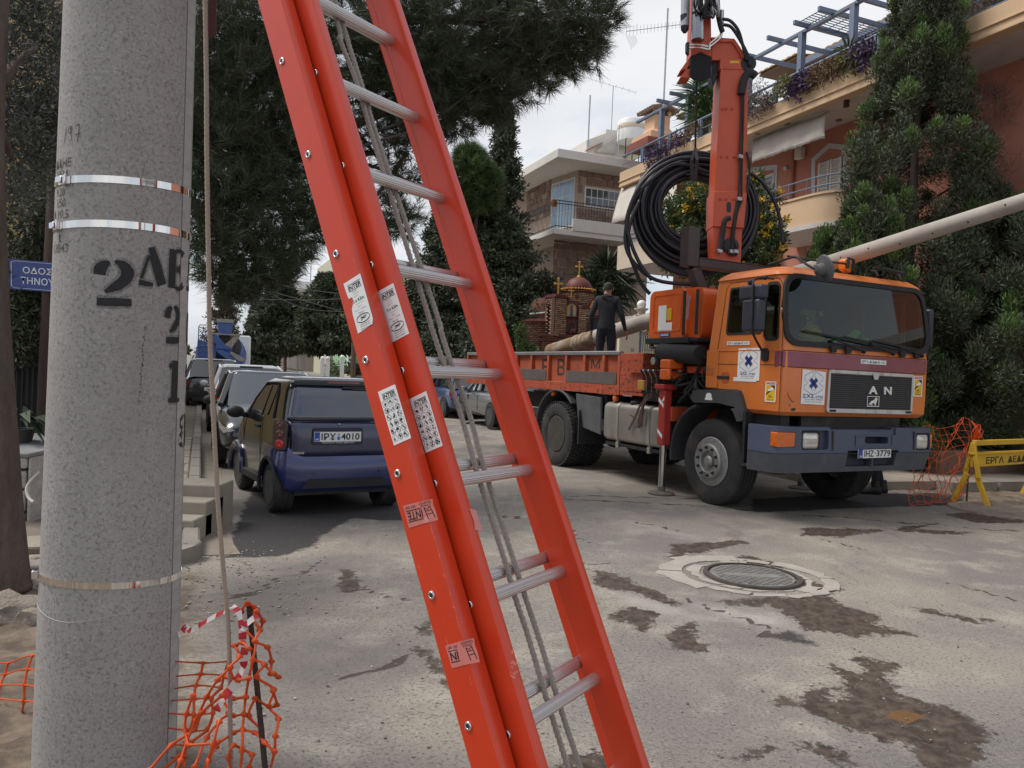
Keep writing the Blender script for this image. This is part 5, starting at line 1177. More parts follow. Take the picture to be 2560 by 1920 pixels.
def blades(base,d,ln,wd,droop=0.0):
    ""
    s=unit(np.cross(d,rng.normal(size=d.shape)))*(wd[:,None]/2);m_=base+d*(ln*.45)[:,None];tip=base+d*ln[:,None];tip[:,2] -=droop*ln
    return np.stack([base,m_+s,tip,m_ - s],1).reshape(-1,3)
def pine_clump(c,R,n,per=34,ln=.17,wd=.008,flat=.75):
    p=rng.normal(size=(n,3));p=unit(p)*(rng.random((n,1))**.42);p[:,2]*=flat
    pos=np.array(c)+p*R;out_=unit(p+np.array([0,0,.25])+rng.normal(size=p.shape)*.25)
    base=np.repeat(pos,per,0)+rng.normal(size=(n*per,3))*.015+np.repeat(out_,per,0)*rng.uniform(-.09,.05,(n*per,1));d=unit(np.repeat(out_,per,0)+rng.normal(size=(n*per,3))*.50)
    return needles(base,d,ln*rng.uniform(.7,1.15,n*per),np.full(n*per,wd))
def leaf_clump(c,R,n,ln=.09,wd=.035,up=.5,sq=(1,1,1),shell=.5,spread=.6):
    p=unit(rng.normal(size=(n,3)))*(rng.random((n,1))**shell);pos=np.array(c)+p*R*np.array(sq)
    d=unit(p+np.array([0,0,up])+rng.normal(size=p.shape)*spread);k=rng.uniform(.65,1.25,n)
    return blades(pos,d,ln*k,wd*k)
def limb(mb,p,q,r0,r1,bend=.15,n=6):
    p,q=V(p),V(q);o=(q - p).orthogonal().normalized()*(q - p).length*random.uniform(-bend,bend);z=V((0,0,(q - p).length*random.uniform(-bend,bend)))
    P=[p.lerp(q,i/n)+(o+z)*sin(pi*i/n) for i in range(n+1)];mb.tube(P,[r0+(r1 - r0)*i/n for i in range(n+1)],8);return P
bark=mat('bark',(.085,.065,.055),.95,var=.4,sc=7,stretch=(1,1,.3),bump=.8,bsc=22,bdist=.03)
pine_m=mat('pine_needles',(.070,.086,.047),.62,var=.3,sc=.9,isl=.5,trans=.12)
pine2_m=mat('pine_needles_bright',(.085,.13,.042),.6,var=.3,sc=1.2,isl=.45,trans=.15)
jun_m=mat('juniper_leaf',(.062,.076,.042),.65,var=.35,sc=1.1,isl=.5,trans=.08)
cyp_m=mat('cypress_leaf',(.074,.090,.046),.6,var=.35,sc=1.4,isl=.5,trans=.1)
cyp_t=mat('cypress_tip',(.105,.185,.042),.6,var=.3,sc=2,isl=.4,trans=.2)
gre_m=mat('grey_juniper_leaf',(.095,.105,.088),.7,var=.3,sc=1.5,isl=.4,trans=.08)
leaf_m=mat('broad_leaf',(.075,.105,.034),.45,var=.3,sc=2,isl=.45,trans=.2)
dry_m=mat('dry_twig',(.15,.115,.10),.9,var=.3,sc=3,isl=.4)
dryleaf=mat('dry_leaf',(.165,.105,.052),.8,var=.3,sc=3,isl=.4,trans=.1)
purp_m=mat('purple_leaf',(.062,.032,.085),.6,var=.3,sc=3,isl=.45,trans=.1)
yflow=mat('yellow_flower',(.68,.42,.02),.6,isl=.25,trans=.2)
# ---------------------------------------------------------------- the big pine
def W_(x,y,d): return at(x*K,y*K,d)
pb=V((-4.6,9.3,-.05));pine=thing('pine_tree','huge dark pine with long needles spreading its crown over the street behind the ladder','pine tree',pb)
CL=[(960,50,10,1.05,1),(1070,30,10.3,1.0,1),(1180,40,10,.95,1),(1262,40,9.9,.52,1),(1245,105,9.9,.45,1),(1175,125,10,.55,1),(1120,150,10,.6,1),(1040,180,10,.65,1),(980,200,9.9,.65,1),(920,235,9.8,.5,1),(985,265,9.9,.32,.8),(1080,205,10,.42,1),(1060,245,10,.25,.8),
      (830,60,10,.9,1),(850,180,10,.75,1),(905,130,9.8,.8,1),(830,290,10,.5,.6),(880,300,10,.4,.6),(780,360,10.3,.4,.3),(860,380,10.2,.35,.4),(800,450,10.4,.45,.5),(870,470,10.4,.5,.6),
      (520,50,9,1.0,.9),(640,60,9.4,1.0,.9),(500,190,8.9,.9,1),(600,200,9.3,.9,1),(690,230,9.6,.6,.8),(480,320,8.8,.8,1),(580,330,9.2,.8,1),(650,360,9.4,.5,.8),(480,440,8.6,.62,.9),(560,440,8.9,.65,.9),(625,455,9.2,.5,.8),(450,530,8.4,.42,.8),(520,535,8.6,.45,.8),(600,530,9,.42,.8),(655,500,9.3,.3,.6),(470,590,8.4,.28,.6),(540,595,8.6,.25,.5),(600,575,8.9,.22,.5),(505,640,8.5,.16,.5),(548,632,8.6,.12,.5),(640,560,9.2,.18,.4),(680,440,9.5,.35,.6),(690,330,9.6,.35,.6),(575,605,8.8,.13,.4),(618,600,8.9,.10,.4),
      (330,90,9.6,1.1,.7),(300,300,9.4,1.0,.7),(380,470,8.9,.7,.7),(420,250,9,.8,.8)]
pts=[]
for x,y,d,R,dn in CL: pts.append(pine_clump(np.array(W_(x,y,d) - pb),R,int(330*R*R*dn)+18,36,.20,.008))
npm('crown',np.concatenate(pts),3,pine_m,pine)
mb=MB();top=V((-4.2,9.6,7.2));tr=limb(mb,(-4.6,9.3,-.3),top,.26,.17,.05,8)
hubs=[W_(x,y,d) for x,y,d in ((1150,60,10),(1000,120,10),(850,150,10),(600,150,9.3),(520,330,9),(590,420,9.1),(830,330,10.1),(480,520,8.6),(1060,190,10.1),(1250,60,9.9),(330,150,9.5))]
for h in hubs:
    st0=V(tr[random.randint(4,7)]);P=limb(mb,st0,h,.09,.03,.12)
    for _ in range(4):
        s_=P[random.randint(2,5)];limb(mb,s_,h+V((random.uniform(-.45,.35),random.uniform(-.3,.3),random.uniform(-.3,.3))),.025,.008,.15,4)
for a_,b2_ in (((700,330),(905,400)),((760,270),(880,420)),((900,120),(1100,60)),((1080,20),(1220,50)),((700,520),(880,500)),((480,560),(660,520)),((880,330),(790,470))): limb(mb,W_(*a_,10),W_(*b2_,10.1),.03,.012,.12)
mb.xf(M.Translation(-pb));mb.build('trunk',bark,pine,sharp=3)
# ---------------------------------------------------------------- tree at the left edge (near) with bark trunk and grey foliage
tb=gr(30,1445,-.02);lt=thing('juniper_tree','near tree at the left edge with rough bark trunk and grey green foliage','tree',tb)
mb=MB();P=[at(-22,700,5.1),at(-14,900,5.1),at(-6,1060,5.1),at(4,1250,5.1),at(18,1420,5.1),at(24,1480,5.1)];P=[P[0]+V((-.1,.1,2.2)),P[0]+V((-.05,0,1.0))]+P;mb.tube([p - tb for p in smooth_path(P,4)],[.085+.05*i/27 for i in range(29)],20)
limb(mb,P[1] - tb,at(90,120,5.6) - tb,.06,.02);limb(mb,P[1] - tb,at(30,400,5.4) - tb,.05,.015);limb(mb,P[0] - tb,at(200,-60,5.6) - tb,.05,.02)
mb.build('trunk',mat('bark_rough',(.12,.085,.068),.95,var=.45,sc=10,stretch=(1,1,.22),bump=1.0,bsc=26,bdist=.05),lt,sharp=3)
pts=[]
for x,y,d,R in ((20,40,5.8,.32),(70,110,5.8,.28),(20,160,5.6,.30),(95,200,5.7,.22),(40,250,5.7,.3),(110,40,6,.3),(90,280,5.8,.26),(30,330,5.6,.28),(120,330,5.9,.2),(10,250,5.4,.25),(140,130,6,.2),(85,390,5.9,.2),(15,420,5.6,.2),(130,250,5.9,.2),(60,10,5.8,.3)):
    pts.append(leaf_clump(np.array(W_(x,y,d) - tb),R,int(9000*R*R)+200,.065,.013,.3,shell=.45,spread=.8))
npm('crown',np.concatenate(pts),4,gre_m,lt)
lt2b=V((-5.6,8.9,-.1));lt2=thing('conifer_tree','dark conifer behind the street name post, left of the concrete pole','tree',lt2b);pts=[]
for x,y,d,R,k in ((60,430,8.5,.5,.6),(20,520,8.5,.45,.6),(90,480,8.8,.4,.5),(40,620,8.6,.5,1),(95,640,8.8,.4,1),(20,700,8.5,.45,1),(85,715,8.8,.4,1),(110,560,9,.35,.6),(60,760,8.7,.35,1),(130,420,9,.4,.5),(70,340,8.8,.45,.6),(10,600,8.4,.4,1),(150,640,9,.4,1),(180,500,9,.6,1),(55,690,8.4,.4,1)): pts.append(leaf_clump(np.array(W_(x,y,d) - lt2b),R,int(6500*R*R*k)+90,.09,.022,.2,shell=.45,spread=.8))
npm('crown',np.concatenate(pts),4,jun_m,lt2);mb=MB();limb(mb,(0,0,-.2),(.1,0,3.4),.12,.05,.03);limb(mb,(0,0,1.0),(-.7,-.3,2.8),.06,.02);mb.build('trunk',bark,lt2,sharp=3)
# ---------------------------------------------------------------- right hand conifers
def cypress(base,h,R,label,name='cypress_tree',seed=1,z0=.25,dens=1.0,tips=.30,lm=None,tm=None,leanx=0.0,ln=.082):
    t_=thing(name,label,'tree',base);a_,b2_=[],[];n=int(h*R*34*dens)
    for k in range(n):
        u=random.random()**.8;z=z0+(h - z0)*u;r=R*(1 - u**1.9)**.75*(1+.18*sin(z*2.3+seed))+.12;a=random.uniform(0,2*pi);rr=r*(random.uniform(.62,1.04));c_=np.array([rr*cos(a)+leanx*u,rr*sin(a),z])
        cr_=random.uniform(.14,.30)*(1.25 - .5*u);m_=int(520*cr_/.22*dens)
        a_.append(leaf_clump(c_,cr_,m_,ln,.020,.9,(1,1,1.35),.5,.55))
        if random.random() < tips: b2_.append(leaf_clump(c_+np.array([.09*cos(a),.09*sin(a),cr_*.55]),cr_*.62,int(m_*.5),ln*.9,.020,1.3,(1,1,1.4),.5,.45))
    npm('crown',np.concatenate(a_),4,lm or cyp_m,t_)
    if b2_: npm('fresh_tips',np.concatenate(b2_),4,tm or cyp_t,t_)
    mb=MB();limb(mb,(0,0,-.2),(leanx,0,h*.9),.14,.03,.02)
    for k in range(26):
        z=random.uniform(.3,h*.8);a=random.uniform(0,2*pi);r=R*(1 - (z/h)**1.9)**.75*.9;limb(mb,(leanx*z/h,0,z),(r*cos(a)+leanx*z/h,r*sin(a),z+r*.7),.035,.010,.1,4)
    mb.build('trunk',bark,t_,sharp=3);return t_
def ground_under(px,d): p=at(px,960,d);return V((p.x,p.y,0))
cypress(ground_under(2262,14.6),9.8,1.30,'tall dense cypress rising behind the truck cab, its top cut by the frame',seed=1)
cypress(ground_under(2150,13.6),4.9,.95,'low bushy conifer with bright green tips just right of the curved balcony',seed=2,tips=.6)
cypress(ground_under(2075,14.4),4.4,.65,'slim young conifer with a pointed green tip beside the curved balcony',seed=5,tips=.7)
cypress(ground_under(2470,13.9),5.1,1.5,'broad dark conifer under the dead tree behind the yellow barrier',seed=3,tips=.15)
cypress(ground_under(2640,13.6),5.6,1.5,'dark conifer cut by the right edge of the view above the kerb',seed=4,tips=.12)
db=ground_under(2480,16.2);dead=thing('dead_tree','bare grey brown dead conifer with fine twigs at the top right','tree',db);mb=MB();tr=limb(mb,(0,0,-.2),(.1,0,9.5),.16,.05,.02,10);tw_=[]
for k in range(170):
    z=random.uniform(3.0,9.3);a=random.uniform(0,2*pi);r=random.uniform(.9,2.3);p0=V((0.05,0,z));q=V((r*cos(a),r*sin(a),z+random.uniform(-.3,1.1)));P=limb(mb,p0,q,.028,.007,.1,5)
    for s_ in P[1:]:
        n=60;tw_.append(needles(np.array(s_)+rng.normal(size=(n,3))*.14,unit(np.array(q - p0)*.6+rng.normal(size=(n,3))*.9),rng.uniform(.15,.42,n),np.full(n,.011)))
mb.build('trunk',dry_m,dead,sharp=3);npm('twigs',np.concatenate(tw_),3,dry_m,dead)
# ---------------------------------------------------------------- conifers across the street, behind the ladder
def branchy(base,h,R,label,name,lm,levels=26,z0=.12,dens=1.0,ln=.16,wd=.05,droop=.15,skew=None,top=.0):
    t_=thing(name,label,'tree',base);pts=[];mb=MB();limb(mb,(0,0,-.3),(0,0,h),.02*h,.03,.01,8)
    for k in range(levels*5):
        u=z0+(1 - z0)*random.random();z=h*u;a=random.uniform(0,2*pi);r=R*(1 - u)**.8*random.uniform(.7,1.1)+top;sk=V((0,0,0))
        if skew: sk=V(skew)*(1 - u)*random.random()
        q=V((r*cos(a),r*sin(a),z+r*.12))+sk;P=limb(mb,(0,0,z),q,.035,.012,.08,5)
        for i,s_ in enumerate(P[1:]):
            c_=np.array(s_)+np.array([0,0,-droop*random.random()]);pts.append(leaf_clump(c_,.16+.10*r/R+random.random()*.08,int(56*dens),ln,wd,-.1,(1.3,1.3,.8),.5,.8))
    npm('crown',np.concatenate(pts),4,lm,t_);mb.build('trunk',bark,t_,sharp=3);return t_
def grd(px,d): p=at(px,960,d);return V((p.x,p.y,0.0))
branchy(grd(1235,31),12.2,2.1,'narrow drooping spruce standing left of the stone house roof','spruce_tree',jun_m,34,.35,1.0,.2,.06,.25)
branchy(grd(1170,29),8.6,3.9,'wide dark cedar with layered branches beside the small brick shrine','cedar_tree',jun_m,46,.12,1.5,.19,.06,.15,skew=(2.4,0,.5))
branchy(grd(1250,28),7.0,2.8,'dark spreading cedar in front of the stone house balcony','cedar_tree',cyp_m,36,.3,1.5,.18,.06,.12,skew=(2.2,0,.6))
branchy(grd(1090,30),7.6,2.8,'dark cedar seen between the ladder rails over the blue car','cedar_tree',jun_m,36,.05,1.6,.19,.06,.15)
pbs=grd(1165,27.5);sp=thing('pine_sapling','bright green round pine crown showing right of the ladder below the big pine','pine tree',pbs);pts=[]
for x,y,R in ((1020,375,.85),(1035,420,.8),(1000,430,.7),(1015,340,.5),(1050,385,.5)): pts.append(pine_clump(np.array(W_(x,y,27.5) - pbs),R,260,30,.34,.022))
npm('crown',np.concatenate(pts),3,pine2_m,sp);mb=MB();limb(mb,(0,0,-.2),(.1,0,7.6),.14,.05,.02);mb.build('trunk',bark,sp,sharp=3)
branchy(V((-13.0,54,.2)),7.4,3.3,'dark green spreading tree on two trunks by the green house far along the street','street_tree',cyp_m,40,.30,1.9,.34,.12,.2,top=.5)
branchy(V((-16.6,54.5,.2)),6.6,2.6,'dark tree half hidden behind its neighbour in front of the pale block','street_tree',jun_m,30,.32,1.8,.34,.12,.2,top=.5)
branchy(V((-22.0,66,.3)),5.8,1.9,'small dark monkey puzzle conifer with pointed layers by the far telegraph post','conifer_tree',jun_m,30,.05,1.3,.4,.10,-.1)
branchy(V((-32.5,86,.4)),11.5,3.0,'thin brown see through conifer in front of the far balconies','conifer_tree',mat('brown_conifer',(.10,.078,.055),.7,isl=.4),26,.1,.35,.5,.12,.2)
branchy(V((-31.0,92,.4)),10.0,1.4,'second thin brown conifer beside the awnings of the far block','conifer_tree',mat('brown_conifer',(0,0,0)),16,.2,.35,.5,.12,.2)
branchy(V((-33.2,72,.4)),6.5,2.2,'light green tree beyond the cement mixer at the far left of the street','street_tree',mat('light_leaf',(.075,.13,.03),.6,isl=.4,trans=.25),24,.2,1.6,.4,.2,.2,top=.6)
# ---------------------------------------------------------------- shrub with yellow flowers behind the crane
yb=grd(1830,15.2);ys=thing('flowering_bush','tall green bush with yellow flowers behind the cable coil','bush',yb);a_,f_=[],[]
for k in range(95):
    x,y=random.uniform(1440,1680),random.uniform(385,600)
    if x < 1480 and y < 420: continue
    if x > 1640 and y < 430: continue
    c_=np.array(W_(x,y,15.2+random.uniform(-.5,.6)) - yb);a_.append(leaf_clump(c_,random.uniform(.18,.32),230,.11,.036,-.1,(1,1,1.1),.5,.9))
    if random.random() < .75: f_.append(leaf_clump(c_+np.array([random.uniform(-.2,.2),-.22,random.uniform(-.1,.2)]),.07,26,.055,.05,.3))
npm('crown',np.concatenate(a_),4,leaf_m,ys);npm('flowers',np.concatenate(f_),4,yflow,ys,'stuff');mb=MB()
for k in range(7): limb(mb,(random.uniform(-.2,.2),0,-.1),W_(random.uniform(1460,1660),500,15.2) - yb,.05,.015,.1)
mb.build('stems',bark,ys,sharp=3)
# ================================================================ BUILDINGS
beige=mat('render_beige',(.60,.42,.26),.85,var=.07,sc=1.2,layers=[((.40,.29,.20),1.3,.54,.85,(1,1,.35),.5),((.74,.62,.48),9,.66,.72,None,.8)],bump=.1)
pinkw=mat('render_pink',(.52,.22,.155),.85,var=.08,sc=1.5,layers=[((.40,.18,.13),1.2,.52,.85,(1,1,.4),.5)])
soffit=mat('soffit_white',(.55,.51,.48),.85,var=.08,layers=[((.33,.29,.26),1.1,.52,.8,None,.6)])
trimw=mat('trim_bluewhite',(.58,.60,.66),.7,var=.06)
bsteel=mat('rail_blue_grey',(.16,.20,.27),.5,.3,var=.15)
shutm=mat('shutter_white',(.66,.62,.57),.6,var=.08)
canvas=mat('awning_canvas',(.60,.55,.49),.9,var=.10,sc=3,stretch=(1,1,.4),trans=.15,layers=[((.42,.38,.33),2.2,.55,.85,(1,1,.3),.6)])
curt=mat('curtain_glass',(.10,.12,.13),.08,var=.5,sc=2.5,spec=.8,stretch=(3,3,.3))
curtl=mat('curtain_blue',(.26,.36,.46),.12,var=.4,sc=3,spec=.8,stretch=(5,5,.3))
olive=mat('render_olive',(.36,.34,.17),.85,var=.08);cream=mat('render_cream',(.62,.53,.42),.85,var=.07,layers=[((.45,.38,.3),1.2,.55,.85,None,.4)])
class BL:
    def __init__(s,name,label,cat,o0,q0): s.o0,s.q0=o0,q0;s.t=thing(name,label,cat,st(o0,q0),TS)
    def L(s,p): return V((p[0] - s.o0,p[1] - s.q0,p[2]))
    def box(s,nm,lo,hi,mt,bevel=0,par=None): mb=MB();mb.b2(s.L(lo),s.L(hi));return mb.build(nm,mt,par or s.t,bevel)
    def bar(s,nm,p,q,wd,ht,mt,par=None): mb=MB();mb.bar(s.L(p),s.L(q),wd,ht);return mb.build(nm,mt,par or s.t)
PO=12.9
pk=BL('apartment_house','pink and beige apartment house with roof pergola, planted parapet and white awnings','building',14.3,14.0)
zp0=onO(1869,338,PO).z;zp1=onO(1869,290,PO).z;qL=onO(1549,440,PO).y;zc=onO(1869,320,PO).z;qR=2.5
pk.box('parapet',(PO,qR,zp0+.05),(PO+.18,qL,zp1),beige,.015)
pk.box('parapet_lip',(PO - .035,qR,zc - .02),(PO,qL,zc+.02),beige,.008);pk.box('parapet_base',(PO - .02,qR,zp0),(PO+.22,qL,zp0+.06),beige,.01)
pk.box('parapet',(PO+.18,qL - .18,zp0+.05),(PO+6,qL,zp1),beige,.015)
pk.box('roof_slab',(PO+.2,qR,zp0+.02),(PO+12,qL - .02,zp0+.20),soffit)
WO=14.35;zf=onO(2070,500,WO).z
pk.box('wall',(WO,qR,3.0),(WO+.3,qL - 1.6,zp0+.02),pinkw);pk.box('wall',(WO,qL - 1.6,3.0),(WO+9,qL - 1.3,zp0+.02),pinkw);pk.box('ground_floor_wall',(WO - .6,qR,0),(WO+8,qL - .6,3.35),olive)
pk.box('floor_slab',(WO - 1.3,qR,3.3),(WO+8,qL - .3,3.5),soffit)
def wl(px,py,o=None): return onO(px,py,WO if o is None else o)
# railing and pergola on the roof
ra=onO(1581,380,PO+.05);rb_=onO(2200,84,PO+.05);ztop=(onO(1897,229,PO+.05).z)
for dz,r_ in ((0,.035),(-.28,.014),(-.5,.014)):
    mb=MB();mb.tube([pk.L((PO+.05,qL - .1,ztop+dz)),pk.L((PO+.05,qR,ztop+dz))],r_,8);mb.build('rail',bsteel,pk.t)
for q in np.arange(qR+.5,qL,1.55):
    mb=MB();mb.b2(pk.L((PO+.02,q - .03,zp1 - .1)),pk.L((PO+.08,q+.03,ztop)));mb.b2(pk.L((PO+.02,q+.07,zp1 - .1)),pk.L((PO+.08,q+.12,ztop)));mb.build('railing_post',bsteel,pk.t)
PG=PO+.35;z6=lambda x,y: (1500+x*.3255,y*.3255)
zt=onO(*z6(1555,250),PG).z;posts=[onO(*z6(x,y),PG).y for x,y in ((1955,40),(1555,245),(1150,470),(685,715),(478,825))]
mb=MB();mb.bar(pk.L((PG,qL - .4,zt)),pk.L((PG,qR,zt)),.10,.07);mb.build('pergola_beam',bsteel,pk.t)
for q in posts: mb=MB();mb.b2(pk.L((PG - .07,q - .07,zp1 - .2)),pk.L((PG+.07,q+.07,zt)));mb.build('pergola_post',bsteel,pk.t)
qs=[onO(*z6(x,y),PG - .4).y for x,y in ((1890,5),(1690,120),(1500,232),(1295,348),(1080,470),(645,705),(545,765),(445,818))]
for q in qs: mb=MB();mb.bar(pk.L((PG - .45,q,zt+.07)),pk.L((PG+3.0,q,zt+.07)),.07,.10);mb.build('pergola_rafter',bsteel,pk.t)
mb=MB();q0,q1=qs[1],qs[2]
for i in range(11):
    o_=PG - .3+i*.28;mb.tube([pk.L((o_,q0,zt+.1)),pk.L((o_,q1,zt+.1))],.012,5)
for i in range(9): q=q0+(q1 - q0)*i/8;mb.tube([pk.L((PG - .3,q,zt+.11)),pk.L((PG+2.6,q+.1,zt+.11))],.012,5)
tag(mb.build('pergola_mesh',bsteel,pk.t),kind='stuff')
tile=mat('ochre_tiles',(.32,.19,.065),.8,var=.25,sc=4)
def tileroof(q0,q1,z0,o0=15.0,dep=3.5):
    n=int(abs(q1 - q0)/.22)
    for i in range(n):
        q=q0+(q1 - q0)*(i+.5)/n;mb=MB();w2=abs(q1 - q0)/n/2
        mb.loft([[pk.L((o,q+w2*cos(a),z+.05*sin(a))) for a in [pi*j/5 for j in range(6)]] for o,z in ((o0,z0),(o0+dep,z0+.55))],True);mb.build('roof_tile',tile,pk.t)
    pk.box('roof_board',(o0+.05,min(q0,q1),z0 - .08),(o0+dep,max(q0,q1),z0 - .02),mat('roof_board',(.16,.10,.06),.8))
za=onO(*z6(1950,265),15).z;qa,qb=onO(*z6(2150,190),15).y,onO(*z6(1580,420),15).y;tileroof(qa - 3,qb,za);za2=onO(*z6(1350,470),15).z;tileroof(onO(*z6(1510,460),15).y,onO(*z6(1215,540),15).y,za2 - .1);tileroof(onO(*z6(740,830),15).y,onO(*z6(580,860),15).y,onO(*z6(650,860),15).z)
pk.box('penthouse_wall',(15.8,qR,zp0),(16.2,qb+1.5,za),pinkw);pk.box('gutter_beam',(14.9,qR,za - .2),(15.0,qb,za - .06),bsteel)
for q in (qb - .2,qb - 4): pk.box('penthouse_window',(15.74,q - 1.4,zp0+.9),(15.8,q - .2,za - .2),curt)
# awnings
def awning(px_t0,px_t1,px_b0,px_b1,o_t,o_b,n=26):
    a,b_=onO(*px_t0,o_t),onO(*px_t1,o_t);c,d=onO(*px_b0,o_b),onO(*px_b1,o_b);mb=MB();rg=[]
    for i in range(n+1):
        u=i/n;t_=a.lerp(b_,u);e=c.lerp(d,u);e=e+V((0,0,.035*abs(sin(u*pi*10))));rg.append([pk.L(t_.lerp(e,v_)+V((.02*sin(u*17+v_*3) - .05*sin(pi*v_),0,0))) for v_ in (0,.25,.5,.75,.86,1)])
    mb.loft(rg,False,False);o=mb.build('awning',canvas,pk.t,sharp=3);o.modifiers.new('s','SOLIDIFY').thickness=.006
    mb=MB();mb.tube([pk.L(c.lerp(a,.14)),pk.L(d.lerp(b_,.14))],.018,6);mb.tube([pk.L(a),pk.L(b_)],.035,8);mb.build('awning_bar',shutm,o)
awning(z6(1180,1060),z6(1755,850),z6(1168,1256),z6(1722,1066),13.35,13.2)
awning((1560,452),(1702,395),(1527,562),(1690,512),13.3,12.3)
# door with shutters, window, details on the wall
def hole_frame(px,nm,o_w,wd,mt):
    P=[onO(*p,WO - .03) for p in px];c=sum(P,V())/len(P);inner=[c+(p - c)*wd for p in P];mb=MB();n=len(P)
    k=[pk.L(p) for p in P]+[pk.L(p) for p in inner]+[pk.L(p+V((.06,0,0))) for p in P]+[pk.L(p+V((.06,0,0))) for p in inner];mb.v=[tuple(p) for p in k]
    for i in range(n): j=(i+1) % n;mb.f+=[(i,j,n+j,n+i),(i,2*n+i,2*n+j,j),(n+i,n+j,3*n+j,3*n+i)]
    return mb.build(nm,mt,pk.t)
z7=lambda x,y: (1700+x*ZS,y*ZS)
hole_frame([z7(845,1290),z7(845,1020),z7(955,920),z7(1060,930),z7(1075,1290)],'door_surround',0,.80,trimw)
d0,d1=onO(*z7(880,1275),WO - .05),onO(*z7(1045,1015),WO - .05);q0,q1=d0.y,d1.y;zb,zt_=d0.z,onO(*z7(960,1030),WO - .05).z
pk.box('balcony_door',(WO - .04,q1,zb),(WO - .01,q0,zt_+.02),mat('door_dark',(.10,.09,.085),.7))
for i in range(2):
    a=q0+(q1 - q0)*(i*.5+.02);b_=q0+(q1 - q0)*(i*.5+.48);fr_=pk.box('shutter',(WO - .05,min(a,b_),zb),(WO - .042,max(a,b_),zt_),shutm)
    for x0,x1 in ((min(a,b_),min(a,b_)+.06),(max(a,b_) - .06,max(a,b_))): pk.box('shutter_stile',(WO - .075,x0,zb),(WO - .05,x1,zt_),shutm,0,fr_)
    sm_=MB().box((0,0,0),(.012,abs(a - b_) - .12,.055),M.Rotation(.6,3,'Y')).mesh('slat');sm_.materials.append(shutm);k=int((zt_ - zb)/.075)
    for j in range(k): place('slat',sm_,M.Translation(pk.L((WO - .065,(a+b_)/2,zb+.05+j*.075))),fr_)
hole_frame([z7(430,1290),z7(430,1080),z7(625,1058),z7(618,1240),z7(610,1290)],'window_surround',0,.76,trimw)
w0,w1=onO(*z7(510,1290),WO - .04),onO(*z7(608,1110),WO - .04);wf_=pk.box('window_frame',(WO - .06,w1.y,w0.z),(WO - .03,w0.y,w1.z),shutm)
pk.box('pane',(WO - .066,w1.y+.08,w0.z+.08),(WO - .06,w0.y - .08,w1.z - .08),curt,0,wf_)
for k in range(1,4): zz_=w0.z+(w1.z - w0.z)*k/4;pk.box('glazing_bar',(WO - .072,w1.y+.05,zz_ - .012),(WO - .066,w0.y - .05,zz_+.012),shutm,0,wf_)
a=onO(*z7(728,950),WO - .06);b_=onO(*z7(718,1290),WO - .06);mb=MB();mb.tube([pk.L((WO - .06,(a.y+b_.y)/2,zp0)),pk.L((WO - .06,(a.y+b_.y)/2,b_.z - .3))],.05,10);mb.build('drain_pipe',mat('pipe_pink',(.40,.15,.10),.6),pk.t)
a=onO(*z7(770,985),WO - .1);mb=MB();mb.b2(pk.L(a+V((-.08,-.13,-.16))),pk.L(a+V((.08,.13,.14))));mb.build('alarm_box',shutm,pk.t,.03)
a=onO(*z7(680,1080),WO - .05);mb=MB();mb.ball(pk.L(a),.07,12,8);mb.build('wall_lamp',shutm,pk.t)
for x,y in ((1020,775),(690,800),(500,860)):
    a=onpl(*z7(x,y),V((0,0,zp0)),V((0,0,1)));a=toS(a);mb=MB();mb.cyl(pk.L((a.x,a.y,zp0+.018)),pk.L((a.x,a.y,zp0 - .01)),.07,n=14);mb.build('soffit_light',mat('lamp_grey',(.18,.17,.16),.5),pk.t)
# curved balcony
ca,cb_=onO(1941,505,13.6),onO(2200,480,13.6);zb1=onO(1990,503,13.0).z;zb0=onO(1990,575,13.0).z;qc=(ca.y+onO(2190,500,13.6).y)/2;hw=abs(ca.y - qc)
def bow(e,z): return [pk.L((WO - (1.55+e)*sqrt(max(0,1 - (t_**4)))*1.0 - .02,qc+(hw+e)*t_,z)) for t_ in np.sin(np.linspace(-pi/2,pi/2,33))]
mb=MB();mb.loft([bow(0,zb0),bow(0,zb1 - .05),bow(.03,zb1 - .05),bow(.03,zb1),bow(-.14,zb1),bow(-.14,zb0+.1)],False,False);mb.build('balcony_parapet',beige,pk.t,sharp=.6)
mb=MB();mb.loft([bow(.03,zb0+.01),bow(.03,zb0 - .10)],True,True);mb.build('balcony_slab',soffit,pk.t)
for dz in (.17,.38): mb=MB();mb.tube(bow(-.07,zb1+dz),.018,6,True);mb.build('balcony_rail',bsteel,pk.t)
for j in range(2,31,4): mb=MB();p=bow(-.07,zb1)[j];mb.tube([p,p+V((0,0,.38))],.014,6);mb.build('balcony_post',bsteel,pk.t)
# lower terrace slab at the far end and gate wall
c0=onO(1544,616,12.7);c1=onO(1541,676,12.7);pk.box('terrace_parapet',(12.7,c0.y - 6,c1.z),(12.9,c0.y,c0.z),cream,.01);pk.box('terrace_parapet',(12.9,c0.y - .2,c1.z),(15.5,c0.y,c0.z),cream,.01);pk.box('terrace_slab',(12.75,c0.y - 6,c1.z - .03),(15.5,c0.y - .05,c1.z+.1),soffit)
for dz in (.15,.3): mb=MB();mb.tube([pk.L((12.8,c0.y - .1,c0.z+dz)),pk.L((12.8,c0.y - 6,c0.z+dz))],.016,6);mb.build('terrace_rail',bsteel,pk.t)
